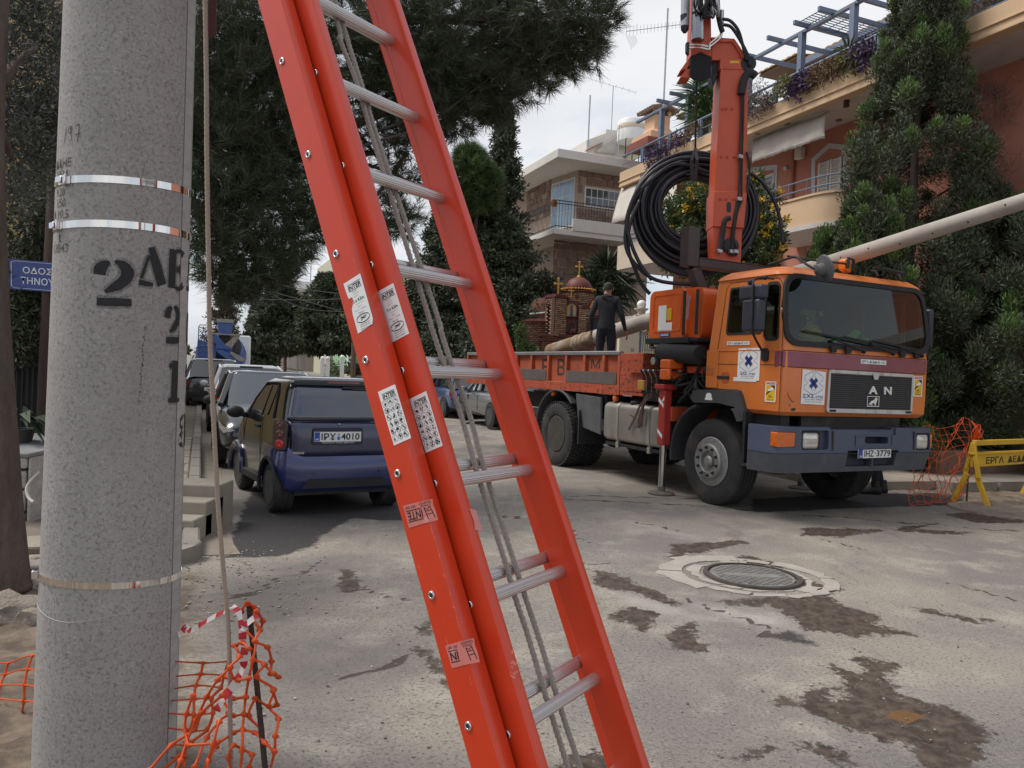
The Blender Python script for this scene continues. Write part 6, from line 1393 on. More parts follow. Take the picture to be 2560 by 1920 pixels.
# plants on the parapet
def trail(px,py,r,mt,label,sq=(1,1.6,1),n=500,ln=.10,wd=.035,hang=.6,name='trailing_plant',grp='plants along the roof parapet'):
    p=st(*onO(px,py,PO+.02));t_=thing(name,label,'plant',p,TS,grp);a=[leaf_clump(np.array((0,0,0)),r,n,ln,wd,.2,sq,.5,.9)]
    for k in range(int(hang*16)): a.append(leaf_clump(np.array((-.12 - .1*random.random(),random.uniform(-r,r)*sq[1],random.uniform(-r*1.5,0))),.08,18,ln,wd,-.8))
    npm('foliage',np.concatenate(a),4,mt,t_,None);mb=MB()
    for k in range(6): limb(mb,(.05,random.uniform(-.2,.2),-.1),(random.uniform(-.1,.1),random.uniform(-r,r)*sq[1],r*random.uniform(.2,.9)),.010,.004,.1,3)
    mb.build('stems',dry_m,t_,sharp=3)
trail(1650,390,.42,purp_m,'big cushion of purple leaves hanging left of the crane boom',(1,1.7,.9),1500,.10,.035,2.2)
trail(1703,345,.25,purp_m,'thin end of purple plant beside the yucca at the railing',(1,1.5,.9),380,.09,.03,.8);trail(1735,325,.2,dryleaf,'dry brown plant under the roof yucca',(1,1.8,.9),300)
trail(1888,250,.38,dry_m,'dried grey brown plant just right of the crane boom',(1,1.1,1.6),900,.10,.02,2.0);trail(1925,245,.2,dry_m,'withered stalks hanging over the parapet below the dried plant',(1,1.2,.8),300,.1,.02,1.6)
trail(1965,215,.28,mat('yellowgreen_leaf',(.16,.16,.05),.6,isl=.4,trans=.2),'yellow green cushion left of the middle purple plant',(1,1.1,.9),600);trail(2010,205,.30,purp_m,'purple plant hanging over the middle of the parapet',(1,1.2,.9),800,.1,.035,1.4)
trail(2070,178,.30,dryleaf,'long russet cushion plant on the parapet between purple plants',(1,2.2,.9),1200);trail(2125,150,.24,mat('yellowgreen_leaf',(0,0,0)),'green tuft behind the russet cushion plant',(1,1.3,.9),400);trail(2160,135,.32,purp_m,'purple plant next to the tall cypress top',(1,1.4,.9),900)
def yucca(p,label,n,ln,name='yucca',heads=((0,0,0),),mt=None,wd=.05):
    t_=thing(name,label,'plant',p);a=[]
    for h in heads: d=unit(rng.normal(size=(n,3))+np.array([0,0,.5]));a.append(blades(np.tile(np.array(h,float),(n,1))+d*.05,d,ln*rng.uniform(.7,1.1,n),np.full(n,wd),.15))
    npm('leaves',np.concatenate(a),4,mt or leaf_m,t_,None);mb=MB()
    for h in heads: limb(mb,(h[0]*.3,h[1]*.3,-1.2 if len(heads) < 4 else -2.0),h,.07,.05,.05,4)
    mb.build('stem',bark,t_,sharp=3);return t_
yucca(st(*onO(1765,240,13.6)),'spiky green yucca on the roof terrace left of the crane boom',190,1.1,heads=((0,0,0),(.1,0,-.6)),mt=mat('yucca_leaf',(.07,.12,.035),.5,isl=.35,trans=.15),wd=.06)
yucca(st(*onO(2122,132,13.2)),'small spiky plant behind the roof railing near the cypress',60,.5,wd=.04)
# ---------------------------------------------------------------- stone house
sh=BL('stone_house','two storey house with brown stone walls and thick white projecting roof slab','building',14.3,28.0)
zr1=onO(1395.5,370,PO).z;cq=onO(1395.5,370,PO).y;zr0=onO(1395.5,392,PO).z
peel=mat('peeling_white',(.66,.62,.57),.8,var=.06,layers=[((.30,.27,.25),5.5,.66,.69,(1,1,1.5),.9),((.50,.46,.42),1.5,.52,.85,None,.5)])
def px_sq(ptsQ): return [onQ(*p,cq) for p in ptsQ]
z7b=lambda x,y: (1160+x*.2532,280+y*.2532)
oR=onQ(*z7b(1640,460),cq).x+2.5;qF=cq+12
sh.box('roof_slab',(PO,cq,zr0),(oR,qF,zr1),peel,.02)
Q1=cq+1.35;OA=PO+1.25
Ap=onO(1346,440,OA);Bp=onO(1379,425,OA);Cp=onQ(1446,418,Q1);Dp=onQ(1551,440,Q1)
zs1=onO(1395,566,PO).z;zs0=onO(1395,580,PO).z
stone=mat('stone_brown',(.225,.150,.115),.9,var=.25,sc=3,bump=.5,bsc=14,bdist=.03);stone2=mat('stone_tan',(.34,.255,.19),.9,var=.2,sc=3,bump=.5,bsc=14,bdist=.03);mortar=mat('mortar',(.40,.315,.25),.95,var=.15)
foot=[(Ap.x,qF - .5),(Ap.x,Bp.y),(Cp.x,Q1),(oR - .6,Q1),(oR - .6,qF - .5)]
mb=MB();mb.prism(foot,lambda o,q: sh.L((o,q,-.0)),(0,0,zr0+.01));wall=mb.build('wall',mortar,sh.t)
def wallrun(p,q,z0,z1,holes,par,mts,rows=.30,name='stone',seed=0):
    ""
    p,q=V((p[0],p[1])),V((q[0],q[1]));Ln=(q - p).length;d=(q - p)/Ln;nrm=V((d.y,-d.x));rnd=random.Random(seed);n=0;z=z0
    while z < z1 - .05:
        hgt=min(rnd.uniform(.7,1.3)*rows,z1 - z);u=-rnd.random()*.2
        while u < Ln:
            wd_=rnd.uniform(.22,.62);a,b_=max(u,0)+.018,min(u+wd_,Ln) - .018;u+=wd_
            if b_ - a < .06 or any(a < h[1] and b_ > h[0] and z < h[3] and z+hgt > h[2] for h in holes): continue
            e=rnd.uniform(.02,.05);j=lambda: rnd.uniform(-.018,.018);pts8=[]
            for ee in (-.02,e):
                for uu,zz_ in ((a+j(),z+.018+j()),(b_+j(),z+.018+j()),(b_+j(),z+hgt - .018+j()),(a+j(),z+hgt - .018+j())): w2=p+d*uu+nrm*ee;pts8.append(sh.L((w2.x,w2.y,zz_)))
            if n < 290: MB().hexa(pts8).build(name,mts[0] if rnd.random() < .85 else mts[1],par,smooth=False)
            n+=1
        z+=hgt
def wf(p,q):
    ""
    p3,q3=st(p[0],p[1]),st(q[0],q[1]);d=(q3 - p3).normalized();nr=V((d.y,-d.x,0))
    def f(px,py): r=onpl(px,py,p3,nr);return (r - p3).dot(d),r.z
    return f
def window(bl,p,q,u0,u1,z0,z1,nx_,nz_,glassm,framem=None,name='window',e=.05):
    framem=framem or shutm;p,q=V((p[0],p[1])),V((q[0],q[1]));d=(q - p).normalized();nr=V((d.y,-d.x))
    def pt(u,z,o): w2=p+d*u+nr*o;return bl.L((w2.x,w2.y,z))
    def bx(nm,a,b_,c,d_,o0,o1,mt,par):
        mb=MB();mb.hexa([pt(a,c,o0),pt(b_,c,o0),pt(b_,c,o1),pt(a,c,o1),pt(a,d_,o0),pt(b_,d_,o0),pt(b_,d_,o1),pt(a,d_,o1)]);return mb.build(nm,mt,par)
    fr_=bx(name,u0,u1,z0,z1,-.02,e - .02,framem,bl.t)
    gx_=np.linspace(u0+.05,u1 - .05,nx_+1);gz_=np.linspace(z0+.05,z1 - .05,nz_+1)
    for i in range(nx_):
        for j in range(nz_): bx('pane',gx_[i]+.022,gx_[i+1] - .022,gz_[j]+.022,gz_[j+1] - .022,e - .025,e - .012,glassm,fr_)
    return fr_
fB=wf(Bp,Cp);fC=wf(Cp,Dp)
wB=[fB(*z7b(872,715)),fB(*z7b(1090,930))];wC=[fC(*z7b(1190,735)),fC(*z7b(1545,960))]
LBC=(V((Cp.x,Cp.y)) - V((Bp.x,Bp.y))).length
holB=[(max(wB[0][0],.08) - .05,min(wB[1][0],LBC - .05)+.05,wB[1][1] - .9,wB[0][1]+.05)];holC=[(wC[0][0] - .05,wC[1][0]+.05,wC[1][1] - .05,wC[0][1]+.05)]
window(sh,Bp,Cp,max(wB[0][0],.08),min(wB[1][0],LBC - .05),wB[1][1] - .85,wB[0][1],3,3,curtl);window(sh,Cp,Dp,wC[0][0],wC[1][0],wC[1][1] - .1,wC[0][1],6,2,curt)
wallrun((Ap.x,Ap.y+1.2),(Bp.x,Bp.y),zs1+1.2,zr0,[],wall,(stone,stone2),seed=3);wallrun((Bp.x,Bp.y),(Cp.x,Cp.y),zs1,zr0,holB,wall,(stone,stone2),seed=4);wallrun((Cp.x,Cp.y),(Dp.x+.4,Dp.y),zs1,zr0,holC,wall,(stone,stone2),seed=5)
wallrun((Cp.x - 1.0,Q1),(Dp.x+.2,Q1),3.6,zs0,[(1.2,2.6,3,5.6)],wall,(stone,stone),rows=.34,seed=6)
window(sh,(Cp.x - 1.0,Q1),Dp,.1,.9,3.2,5.3,2,3,curt)
sh.box('balcony_slab',(PO,cq+.1,zs0),(oR,qF,zs1),peel,.02);sh.box('balcony_upstand',(onQ(*z7b(1090,1060),cq).x,cq+.05,zs1 - .02),(oR,cq+.25,onQ(*z7b(1300,1075),cq).z),peel,.015)
zrl=onQ(*z7b(1300,920),cq+.15).z;irn=mat('wrought_iron',(.035,.033,.033),.6,.4,var=.2)
for (p,q) in (((PO+.1,cq+.15),(oR,cq+.15)),((PO+.1,cq+.15),(PO+.1,cq+8))):
    for z in (zrl,zrl - .12,zs1+.12): sh.bar('railing_bar',(*p,z),(*q,z),.03,.03,irn)
    n=int((V(q) - V(p)).length/.13);bm_=MB().tube([(0,0,0),(0,0,(zrl - zs1)*.4),(0,0,zrl - zs1)],.009,5).mesh('baluster');bm_.materials.append(irn)
    for i in range(n+1): w2=V(p).lerp(V(q),i/n);place('baluster',bm_,M.Translation(sh.L((w2.x,w2.y,zs1))),sh.t)
mb=MB();cpt=onQ(*z7b(885,900),cq+.4);mb.lathe([(.13,0),(.16,.02),(.16,.05),(.05,.07)],sh.L(cpt),(.2,-1,0),20);mb.build('wall_ornament',mat('terracotta',(.35,.13,.05),.7),sh.t)
a=onO(*z7b(862,360),PO+2.2);mb=MB();mb.cyl(sh.L((a.x,a.y,zr1)),sh.L((a.x,a.y,zr1+.35)),.16,n=12);mb.ball(sh.L((a.x,a.y,zr1+.5)),.3,14,8);mb.build('roof_vent',steel,sh.t)
# ---------------------------------------------------------------- white house behind with water heater, antennas, chimney
wh=BL('white_house','white rooftop block with sloped stair roof behind the stone house','building',17,40)
wall2=mat('white_render',(.66,.64,.60),.8,var=.06)
D2=36.0
def q2(px,py): return onQ(px,py,D2)
def slabq(bl,pts,dq,mt,nm,q=D2): mb=MB();P=[onQ(*p,q) for p in pts];mb.prism([(p.x,p.z) for p in P],lambda a,b_: bl.L((a,q,b_)),(0,dq,0));return mb.build(nm,mt,bl.t)
slabq(wh,[z7b(1210,500),z7b(1210,280),z7b(1400,210),z7b(1405,170),z7b(1580,190),z7b(1640,230),z7b(1640,520)],4,wall2,'wall');slabq(wh,[z7b(1190,385),z7b(1355,305),z7b(1355,315),z7b(1200,392)],-.2,mat('terracotta',(0,0,0)),'tile_edge');slabq(wh,[z7b(1280,400),z7b(1530,210),z7b(1565,250),z7b(1480,420)],-.25,mat('stair_roof',(.50,.47,.43),.8),'stair_roof')
slabq(wh,[z7b(1640,235),z7b(1775,255),z7b(1775,400),z7b(1640,520)],3,mat('pale_yellow',(.60,.58,.38),.8),'side_wall',D2 - .4)
lo_=onQ(*z7b(1650,300),D2 - 1);wt=thing('water_tank','white upright water heater tank on the roof beside the chimney','water tank',st(lo_.x,lo_.y,lo_.z),TS);hh=onQ(*z7b(1650,90),D2 - 1).z - lo_.z
mb=MB();mb.lathe([(.72,0),(.74,.05),(.74,hh - .1),(.68,hh),(0,hh+.05)],n=28);mb.build('tank',white,wt);mb=MB();mb.lathe([(.75,hh - .5),(.76,hh - .48),(.76,hh - .28),(.75,hh - .26)],n=28,cap=False);mb.build('tank_band',cream,wt)
for s in (-.85,.85): mb=MB();mb.tube([(s*.8,-.2,hh - .4),(s,-.2,hh - .4),(s,-.2,-1.5)],.025,6);mb.build('pipe',steel,wt)
for k in range(4): mb=MB();mb.bar((-.6+.4*k,-.5,-1.6),(-.6+.4*k,-.5,0),.04);mb.build('stand_leg',irn,wt)
def yagi(p,label,h,arms,wd,vert=False,n=9):
    t_=thing('tv_antenna',label,'antenna',p);mb=MB();mb.tube([(0,0,0),(0,0,h)],.022 if h < 4 else .03,6);mb.build('mast',steel,t_)
    mb=MB();mb.tube([V(arms[0]),V(arms[1])],.012,5);mb.build('boom',steel,t_);a,b_=V(arms[0]),V(arms[1]);dr=(b_ - a).normalized();sd_=dr.cross(V((0,0,1))).normalized() if not vert else V((0,0,1))
    for i in range(n): c_=a.lerp(b_,i/(n - 1));mb=MB();w2=wd*(1 - .4*i/n);mb.tube([c_ - sd_*w2,c_+sd_*w2],.008,4);mb.build('element',steel,t_)
    return t_
p=st(*onQ(*z7b(1455,175),D2));yagi(p,'small tv aerial on the white rooftop block',2.3,((-1.6,0,2.7),(1.2,0,2.0)),.35)
p=st(*onQ(*z7b(1225,330),D2));mbx=MB();mbx.tube([(0,0,0),(0,0,2.6)],.04,6);o=mbx.build('roof_pole',steel);o.location=p;tag(o,'thin metal pole at the corner of the white rooftop block','pole')
pbq=onO(1656,330,14.0);ptq=onO(1671,20,14.0);t_=yagi(st(*pbq),'tall tv mast with a toothed yagi aerial on the roof terrace',ptq.z - pbq.z,((-1.35,0,(ptq.z - pbq.z)*.80),(1.1,0,(ptq.z - pbq.z)*.90)),.16,True,22)
mb=MB();zz_=(ptq.z - pbq.z)*.78
for k in range(7): mb.tube([V((-1.35+.05*k,0,zz_+.35 - .02*k)),V((-1.7+.12*k,0,zz_+.05+.05*k))],.006,4);mb.tube([V((-1.35+.05*k,0,zz_ - .05)),V((-1.15+.03*k,0,zz_ - .5+.04*k))],.006,4)
mb.build('reflector',steel,t_)
ch0=onQ(*z7b(1900,330),27);chz=onQ(*z7b(1900,50),27).z;ch=thing('chimney','peach rendered barbecue chimney with tiled cap on the roof terrace','chimney',st(ch0.x,ch0.y,ch0.z),TS);H_=chz - ch0.z;peach=mat('render_peach',(.58,.36,.22),.85,var=.08)
pf=[(1.05,0),(1.0,.28*H_),(.62,.42*H_),(.50,.55*H_),(.50,.98*H_)];mb=MB();mb.loft([[V((a*r*.72,b_*r*.72,z)) for a,b_ in ((-1,-1),(1,-1),(1,1),(-1,1))] for r,z in pf]);mb.build('stack',peach,ch)
for a,b_ in ((-1,-1),(1,-1),(1,1),(-1,1)): mb=MB();mb.box((a*.33,b_*.33,H_*1.05),(.12,.12,H_*.2));mb.build('cap_post',peach,ch)
mb=MB();mb.box((0,0,H_*1.0),(.6,.6,.1));mb.build('flue_dark',ink,ch);mb=MB();mb.b2((-.9,-.8,-.25),(.9,.8,.05));mb.build('mantel',mat('mantel_red',(.22,.055,.04),.7),ch);mb=MB();mb.b2((-.6,-.78,-1.0),(.6,-.3,-.25));mb.build('fire_opening',ink,ch)
for k in range(7):
    for s in (-1,1): mb=MB();y=-.55+k*.18;mb.tube([(0,y,H_*1.30),(s*.62,y,H_*1.14)],.085,8);mb.build('cap_tile',mat('old_tile',(.20,.13,.095),.85,var=.3),ch)
# ---------------------------------------------------------------- far blocks along the street
def block(nm,label,cat,o0,o1,q0,q1,h,mt,wins=(),roofm=None):
    b_=BL(nm,label,cat,o0,q0);b_.box('wall',(o0,q0,-.5),(o1,q1,h),mt)
    for (face,a,c,z0,z1,m_) in wins:
        if face=='o': window(b_,(o0,q1),(o0,q0),a,c,z0,z1,2,1,m_,e=.06)
        else: window(b_,(o0,q0),(o1,q0),a,c,z0,z1,2,1,m_,e=.06)
    return b_
gb=block('green_house','pale green house with white columns behind dark trees far down the street','building',11.5,22,64,74,7.5,mat('render_green',(.30,.50,.30),.8,var=.06),[('q',1.2,2.6,3.8,5.6,curt),('q',5,7,3.8,5.6,curt),('o',2,4,3.8,5.6,curt)])
gb.box('corner_column',(11.1,63.6,-.5),(11.6,64.2,7.6),white);gb.box('corner_column',(12.6,63.6,-.5),(13.0,64.1,7.6),white);gb.box('roof_slab',(10.9,63.2,7.5),(22,75,7.8),cream);gb.box('orange_panel',(17,63.9,2.2),(19.5,64,3.8),mat('panel_orange',(.42,.17,.06),.7))
cb2=block('tall_block','narrow pale green stair tower block above the far trees','building',11.3,20,75,86,11.8,mat('render_pale',(.50,.49,.36),.8,var=.06),[('q',1.5,3,3,4.6,curt),('q',1.5,3,6.2,7.8,curt)]);cb2.box('roof_slab',(10.9,74.6,9.0),(13,76,9.25),cream)
ab=block('apartment_block','cream apartment block with white balconies and slanting awnings far down the street','building',11.2,24,92,118,10.6,mat('render_sand',(.56,.48,.39),.8,var=.06),[('q',1.5,4,1.0,2.6,curt),('q',1.5,4,4.2,5.8,curt),('q',6,9,4.2,5.8,curt),('q',6,9,7.2,8.8,curt)])
ccv=mat('far_canvas',(.58,.50,.42),.9)
for k,z in enumerate((3.2,6.4,9.8)):
    ab.box('balcony',(9.2,91,z),(11.2,116,z+.95),white);ab.box('balcony',(9.2,90.2,z),(13.5,91,z+.95),white)
    if z < 9:
        for q0 in (91.5,99,107):
            mb=MB();mb.hexa([ab.L(p) for p in ((9.15,q0,z+2.9),(9.2,q0+6,z+2.9),(9.15,q0+6,z+2.95),(9.1,q0,z+2.95),(7.9,q0,z+.7),(7.9,q0+6,z+.7),(7.85,q0+6,z+.75),(7.85,q0,z+.75))]) if False else mb.add([ab.L(p) for p in ((9.2,q0,z+3.0),(9.2,q0+6,z+3.0),(7.7,q0+6,z+.5),(7.7,q0,z+.5))],[(0,1,2,3)]);o=mb.build('awning',ccv,ab.t);o.modifiers.new('s','SOLIDIFY').thickness=.05
for q in np.arange(91,116,2.2): ab.bar('roof_rail',(9.3,q,10.8),(9.3,q,11.9),.06,.06,white)
ab.bar('roof_rail',(9.3,90.5,11.9),(9.3,116,11.9),.06,.06,white);ab.bar('roof_mast',(11.5,93,10.6),(11.5,93,15),.1,.1,steel)
ab2=block('apartment_block','more distant cream block with glass balcony rails at the end of the street','building',10.5,24,126,150,10.5,mat('render_sand',(0,0,0)),[('q',1.5,4,4.2,5.8,curt),('q',1.5,4,7.2,8.8,curt)])
for z in (3.4,6.6,9.8): ab2.box('balcony',(7.4,124,z),(10.5,148,z+.3),white);ab2.box('balcony_glass',(7.4,124,z+.3),(7.5,148,z+1.2),mat('far_glass',(.25,.38,.48),.2))
lb=block('villa','ochre house glimpsed between the branches left of the pole','building',-16,-3.3,17,30,11,mat('render_ochre',(.46,.33,.14),.85,var=.1,layers=[((.6,.5,.33),2,.55,.8,None,.5)]),[('q',7.8,9.2,3.2,5.0,shutm),('q',4.0,5.6,3.2,5.0,shutm)]);lb.box('balcony',(-9.5,16,4.6),(-4.0,17,4.9),white)
fl=block('white_block','plain white building end far along the left side of the street','building',-9,-2.6,62,80,8.0,wall2)
# ---------------------------------------------------------------- brick shrine
sc_=.00272;sy=25.6;sh0=at(1240+750*.208,560+1560*.208,sy);ang=atan2(-sh0.x,sh0.y)
shr=thing('brick_shrine','small brick roadside shrine shaped like a domed church with gold crosses','shrine',V((sh0.x,sh0.y,0)),-.05)
bz=sh0.z
dred=mat('shrine_red',(.105,.024,.020),.75,var=.2);domem=mat('shrine_dome',(.155,.040,.032),.6,var=.15);gold=mat('shrine_gold',(.55,.27,.045),.5,var=.15);brk=mat('shrine_brick',(.36,.235,.150),.9,var=.2,isl=.28);brk2=mat('shrine_brick_dark',(.20,.095,.062),.9,var=.2,isl=.3);shmort=mat('shrine_mortar',(.10,.045,.035),.95)
def sx(x): return (x - 750)*sc_
def szz(y): return bz+(1560 - y)*sc_
def brickface(nm,p,q,z0,z1,mt,rows=.062,blen=.17,skip=None,par=None):
    ""
    p,q=V(p),V(q);Ln=(q - p).length;d=(q - p)/Ln;nr=V((d.y,-d.x));mb=MB();k=0;z=z0
    while z < z1 - .01:
        u=-(k % 2)*blen*.5
        while u < Ln:
            a,b_=max(u,0)+.006,min(u+blen,Ln) - .006;u+=blen
            if b_ - a < .02 or (skip and skip((a+b_)/2,z)): continue
            e=random.uniform(.012,.03);A_,B_=p+d*a,p+d*b_
            mb.hexa([V((A_.x,A_.y,z)),V((B_.x,B_.y,z)),V((B_.x+nr.x*e,B_.y+nr.y*e,z)),V((A_.x+nr.x*e,A_.y+nr.y*e,z)),V((A_.x,A_.y,z+rows*.62)),V((B_.x,B_.y,z+rows*.62)),V((B_.x+nr.x*e,B_.y+nr.y*e,z+rows*.62)),V((A_.x+nr.x*e,A_.y+nr.y*e,z+rows*.62))])
        z+=rows;k+=1
    return tag(mb.build(nm,mt,par or shr,smooth=False),kind='stuff')
def cross(x,y0,y1,yy,th=.05):
    mb=MB();z0,z1=szz(y0),szz(y1);h=z1 - z0;mb.b2((sx(x) - th/2,yy - th/2,z0),(sx(x)+th/2,yy+th/2,z1));mb.b2((sx(x) - h*.22,yy - th/2.2,z0+h*.62),(sx(x)+h*.22,yy+th/2.2,z0+h*.62+th))
    for a,b_ in ((-h*.22,h*.62+th/2),(h*.22,h*.62+th/2),(0,h)): mb.ball((sx(x)+a,yy,z0+b_),th*.75,8,6)
    mb.build('cross',gold,shr)
mb=MB();mb.b2((sx(540),-.25,0),(sx(1180),1.2,szz(1340)));mb.b2((sx(820),-.02,szz(1340)),(sx(1180),1.1,szz(930)));mb.build('core',shmort,shr)
brickface('bricks',(sx(540),-.25),(sx(1180),-.25),0,szz(1350),brk2);brickface('bricks',(sx(820),-.02),(sx(1180),-.02),szz(1340),szz(960),brk,skip=lambda u,z: (sx(820)+u < sx(960)))
mb=MB();mb.b2((sx(520),-.32,szz(1360)),(sx(1200),1.2,szz(1330)));mb.b2((sx(520),-.30,szz(1420)),(sx(1200),1.2,szz(1400)));mb.build('base_cornice',dred,shr,.01)
# bell tower: two visible faces with arched openings
tx0,txm,tx1=sx(575),sx(688),sx(825);fy0,fym,fy1=.12,-.42,-.10
for x,y in ((tx0,fy0),(txm,fym),(tx1,fy1),((tx0+tx1)/2 - .02,.42)):
    mb=MB();mb.box((x+(.07 if x < txm else -.07 if x > txm else 0),y+.1,(szz(1350)+szz(880))/2),(.17,.17,szz(880) - szz(1350)),M.Rotation(.6,3,'Z'));mb.build('tower_pier',shmort,shr)
brickface('bricks',(tx0,fy0),(txm,fym),szz(1345),szz(885),brk,skip=lambda u,z: .09 < u < .30 and szz(1330) < z < szz(960));brickface('bricks',(txm,fym),(tx1,fy1),szz(1345),szz(885),brk,skip=lambda u,z: False)
mb=MB();mb.prism([(tx0 - .07,fy0),(txm,fym - .09),(tx1+.06,fy1 - .04),(tx1+.02,.4),((tx0+tx1)/2,.55)],lambda a,b_: (a,b_,szz(885)),(0,0,.06));mb.prism([(tx0 - .03,fy0),(txm,fym - .05),(tx1+.02,fy1),(tx1,.4),((tx0+tx1)/2,.5)],lambda a,b_: (a,b_,szz(885)+.06),(0,0,.05));mb.build('tower_roof',dred,shr,.01)
P0_,P1_=V((tx0,fy0)),V((txm,fym));dd=(P1_ - P0_).normalized();nn_=V((dd.y,-dd.x))
rg=[]
for r_ in (.115,.155): rg.append([(.195+r_*cos(a),szz(985)+r_*1.15*sin(a)) for a in np.linspace(pi,0,13)])
mb=MB();mb.loft([[V((P0_.x+dd.x*u+nn_.x*e,P0_.y+dd.y*u+nn_.y*e,z)) for u,z in ring_] for ring_,e in ((rg[0],.045),(rg[1],.045),(rg[1],-.02),(rg[0],-.02))],False,False);mb.build('tower_arch',dred,shr)
# niches with icon
def arch2(x0,x1,y0,y1,yf,mt_in,nm,th=.05):
    c,r_=(sx(x0)+sx(x1))/2,(sx(x1) - sx(x0))/2;zt=szz(y0) - r_;o_=[(c+r_,szz(y1))]+[(c+r_*cos(a),zt+r_*sin(a)) for a in np.linspace(0,pi,13)]+[(c - r_,szz(y1))];i_=[(c+(r_ - th),szz(y1))]+[(c+(r_ - th)*cos(a),zt+(r_ - th)*sin(a)) for a in np.linspace(0,pi,13)]+[(c - (r_ - th),szz(y1))]
    frame_ring(nm,o_,i_,lambda a,z: (a,yf,z),(0,-.05,0),dred,shr);mb=MB();mb.prism(i_,lambda a,z: (a,yf - .01,z),(0,.02,0));mb.build('niche',mt_in,shr,smooth=False);return c,zt,r_
mb=MB();mb.b2((sx(818),-.06,szz(1345)),(sx(965),.02,szz(905)));mb.build('niche_panel',dred,shr)
c,zt,r_=arch2(818,955,930,1100,-.07,mat('icon_gold',(.46,.30,.12),.5,var=.25),'icon_frame',.03)
mb=MB();mb.prism([(-.05,-.30),(.06,-.30),(.05,-.05),(.035,.04),(-.035,.04),(-.055,-.08)],lambda a,b_: (c+a,-.085,zt+b_),(0,-.006,0));mb.ball((c,-.085,zt+.07),.032,10,8);mb.build('icon_figure',mat('icon_blue',(.09,.10,.14),.7,var=.5,sc=30),shr)
arch2(840,950,1160,1290,-.07,ink,'niche_arch');mb=MB()
for k in range(30): mb.ball((sx(random.uniform(880,950)),-.14,szz(random.uniform(1255,1300))),.018,6,4)
tag(mb.build('offerings',mat('offerings',(.35,.12,.09),.7,isl=.8),shr),kind='stuff')
mb=MB();mb.b2((sx(810),-.14,szz(1110)),(sx(970),.0,szz(1098)));mb.build('niche_sill',dred,shr)
# drum, dome
dcx,dcy=sx(965),.55;dr_=sx(1155) - dcx;mb=MB();mb.lathe([(dr_,szz(1000)),(dr_,szz(790))],(dcx,dcy,0),n=8*3);mb.build('drum',shmort,shr)
mb=MB();k=0;z=szz(960)
while z < szz(800):
    for j in range(26):
        a=2*pi*(j+.5*(k % 2))/26;mb.box((dcx+cos(a)*(dr_+.005),dcy+sin(a)*(dr_+.005),z),(.045,.118,.036),M.Rotation(a,3,'Z'))
    z+=.058;k+=1
tag(mb.build('bricks',brk,shr,smooth=False),kind='stuff')
mb=MB();mb.lathe([(dr_+.06,szz(800)),(dr_+.10,szz(780)),(dr_+.03,szz(770))],(dcx,dcy,0),n=40);mb.build('drum_ring',dred,shr)
mb=MB()
for j in range(36): a=2*pi*j/36;mb.ball((dcx+cos(a)*(dr_+.05),dcy+sin(a)*(dr_+.05),szz(752)),.045,8,6,(1,1,.7))
tag(mb.build('gold_cornice',gold,shr),kind='stuff')
mb=MB();rD=sx(1135) - dcx;mb.lathe([(rD*cos(t_),szz(745)+(szz(592) - szz(745))*sin(t_)) for t_ in np.linspace(0,pi/2*.98,12)],(dcx,dcy,0),n=36);mb.build('dome',domem,shr,sharp=3)
mb=MB();mb.lathe([(.075,szz(594)),(.06,szz(575)),(.02,szz(562))],(dcx,dcy,0),n=14);mb.build('finial',gold,shr)
cross(966,575,405,.55,.05);cross(714,830,645,0.0,.055);cross(876,870,745,-.02,.04)
c_=V((sx(948),dcy - dr_ - .01,szz(855)));mb=MB();mb.lathe([(.055,0),(.07,.0),(.07,.03),(.05,.03)],c_,(0,-1,0),16);mb.build('drum_window',dred,shr);mb=MB();mb.lathe([(.05,0),(0,0.01)],c_+V((0,-.01,0)),(0,-1,0),14);mb.build('window_glass',curtl,shr)
# gable and right hand pier, apse at the left
mb=MB();mb.prism([(sx(1000),szz(1000)),(sx(1010),szz(960)),(sx(1075),szz(950)),(sx(1130),szz(868)),(sx(1200),szz(868)),(sx(1290),szz(950)),(sx(1340),szz(1000))],lambda a,z: (a,-.18,z),(0,.25,0));mb.build('gable',dred,shr,.01);mb=MB();mb.prism([(sx(1100),szz(995)),(sx(1135),szz(900)),(sx(1190),szz(895)),(sx(1240),szz(995))],lambda a,z: (a,-.185,z),(0,.02,0));mb.build('gable_panel',gold,shr)
mb=MB();mb.b2((sx(975),-.15,szz(1345)),(sx(1345),.9,szz(1000)));mb.build('side_core',shmort,shr);brickface('bricks',(sx(975),-.15),(sx(1345),-.15),szz(1345),szz(1005),brk,skip=lambda u,z: sx(975)+u > sx(1085) and z < szz(1090));arch2(1075,1330,1085,1345,-.17,ink,'side_arch',.05)
mb=MB();mb.lathe([(.62,0),(.62,szz(1190))],(sx(500),.7,0),n=28);mb.build('apse',shmort,shr);mb=MB();k=0;z=.9
while z < szz(1195):
    for j in range(24):
        a=2*pi*(j+.5*(k % 2))/24;mb.box((sx(500)+cos(a)*.625,.7+sin(a)*.625,z),(.04,.145,.04),M.Rotation(a,3,'Z'))
    z+=.062;k+=1
tag(mb.build('bricks',brk2,shr,smooth=False),kind='stuff')
mb=MB();mb.lathe([(.68,szz(1195)),(.70,szz(1165)),(.45,szz(1125)),(.05,szz(1105))],(sx(500),.7,0),n=28);mb.build('apse_roof',dred,shr);mb=MB();mb.lathe([(.5,szz(1130)),(.5,szz(1040)),(.46,szz(930)),(.3,szz(870)),(0,szz(850))],(sx(545),.85,0),n=26);mb.build('apse_vault',brk2,shr);mb=MB();mb.tube([(sx(375),.3,szz(1080)),(sx(570),.25,szz(1055))],.03,8);mb.build('light_tube',white,shr)
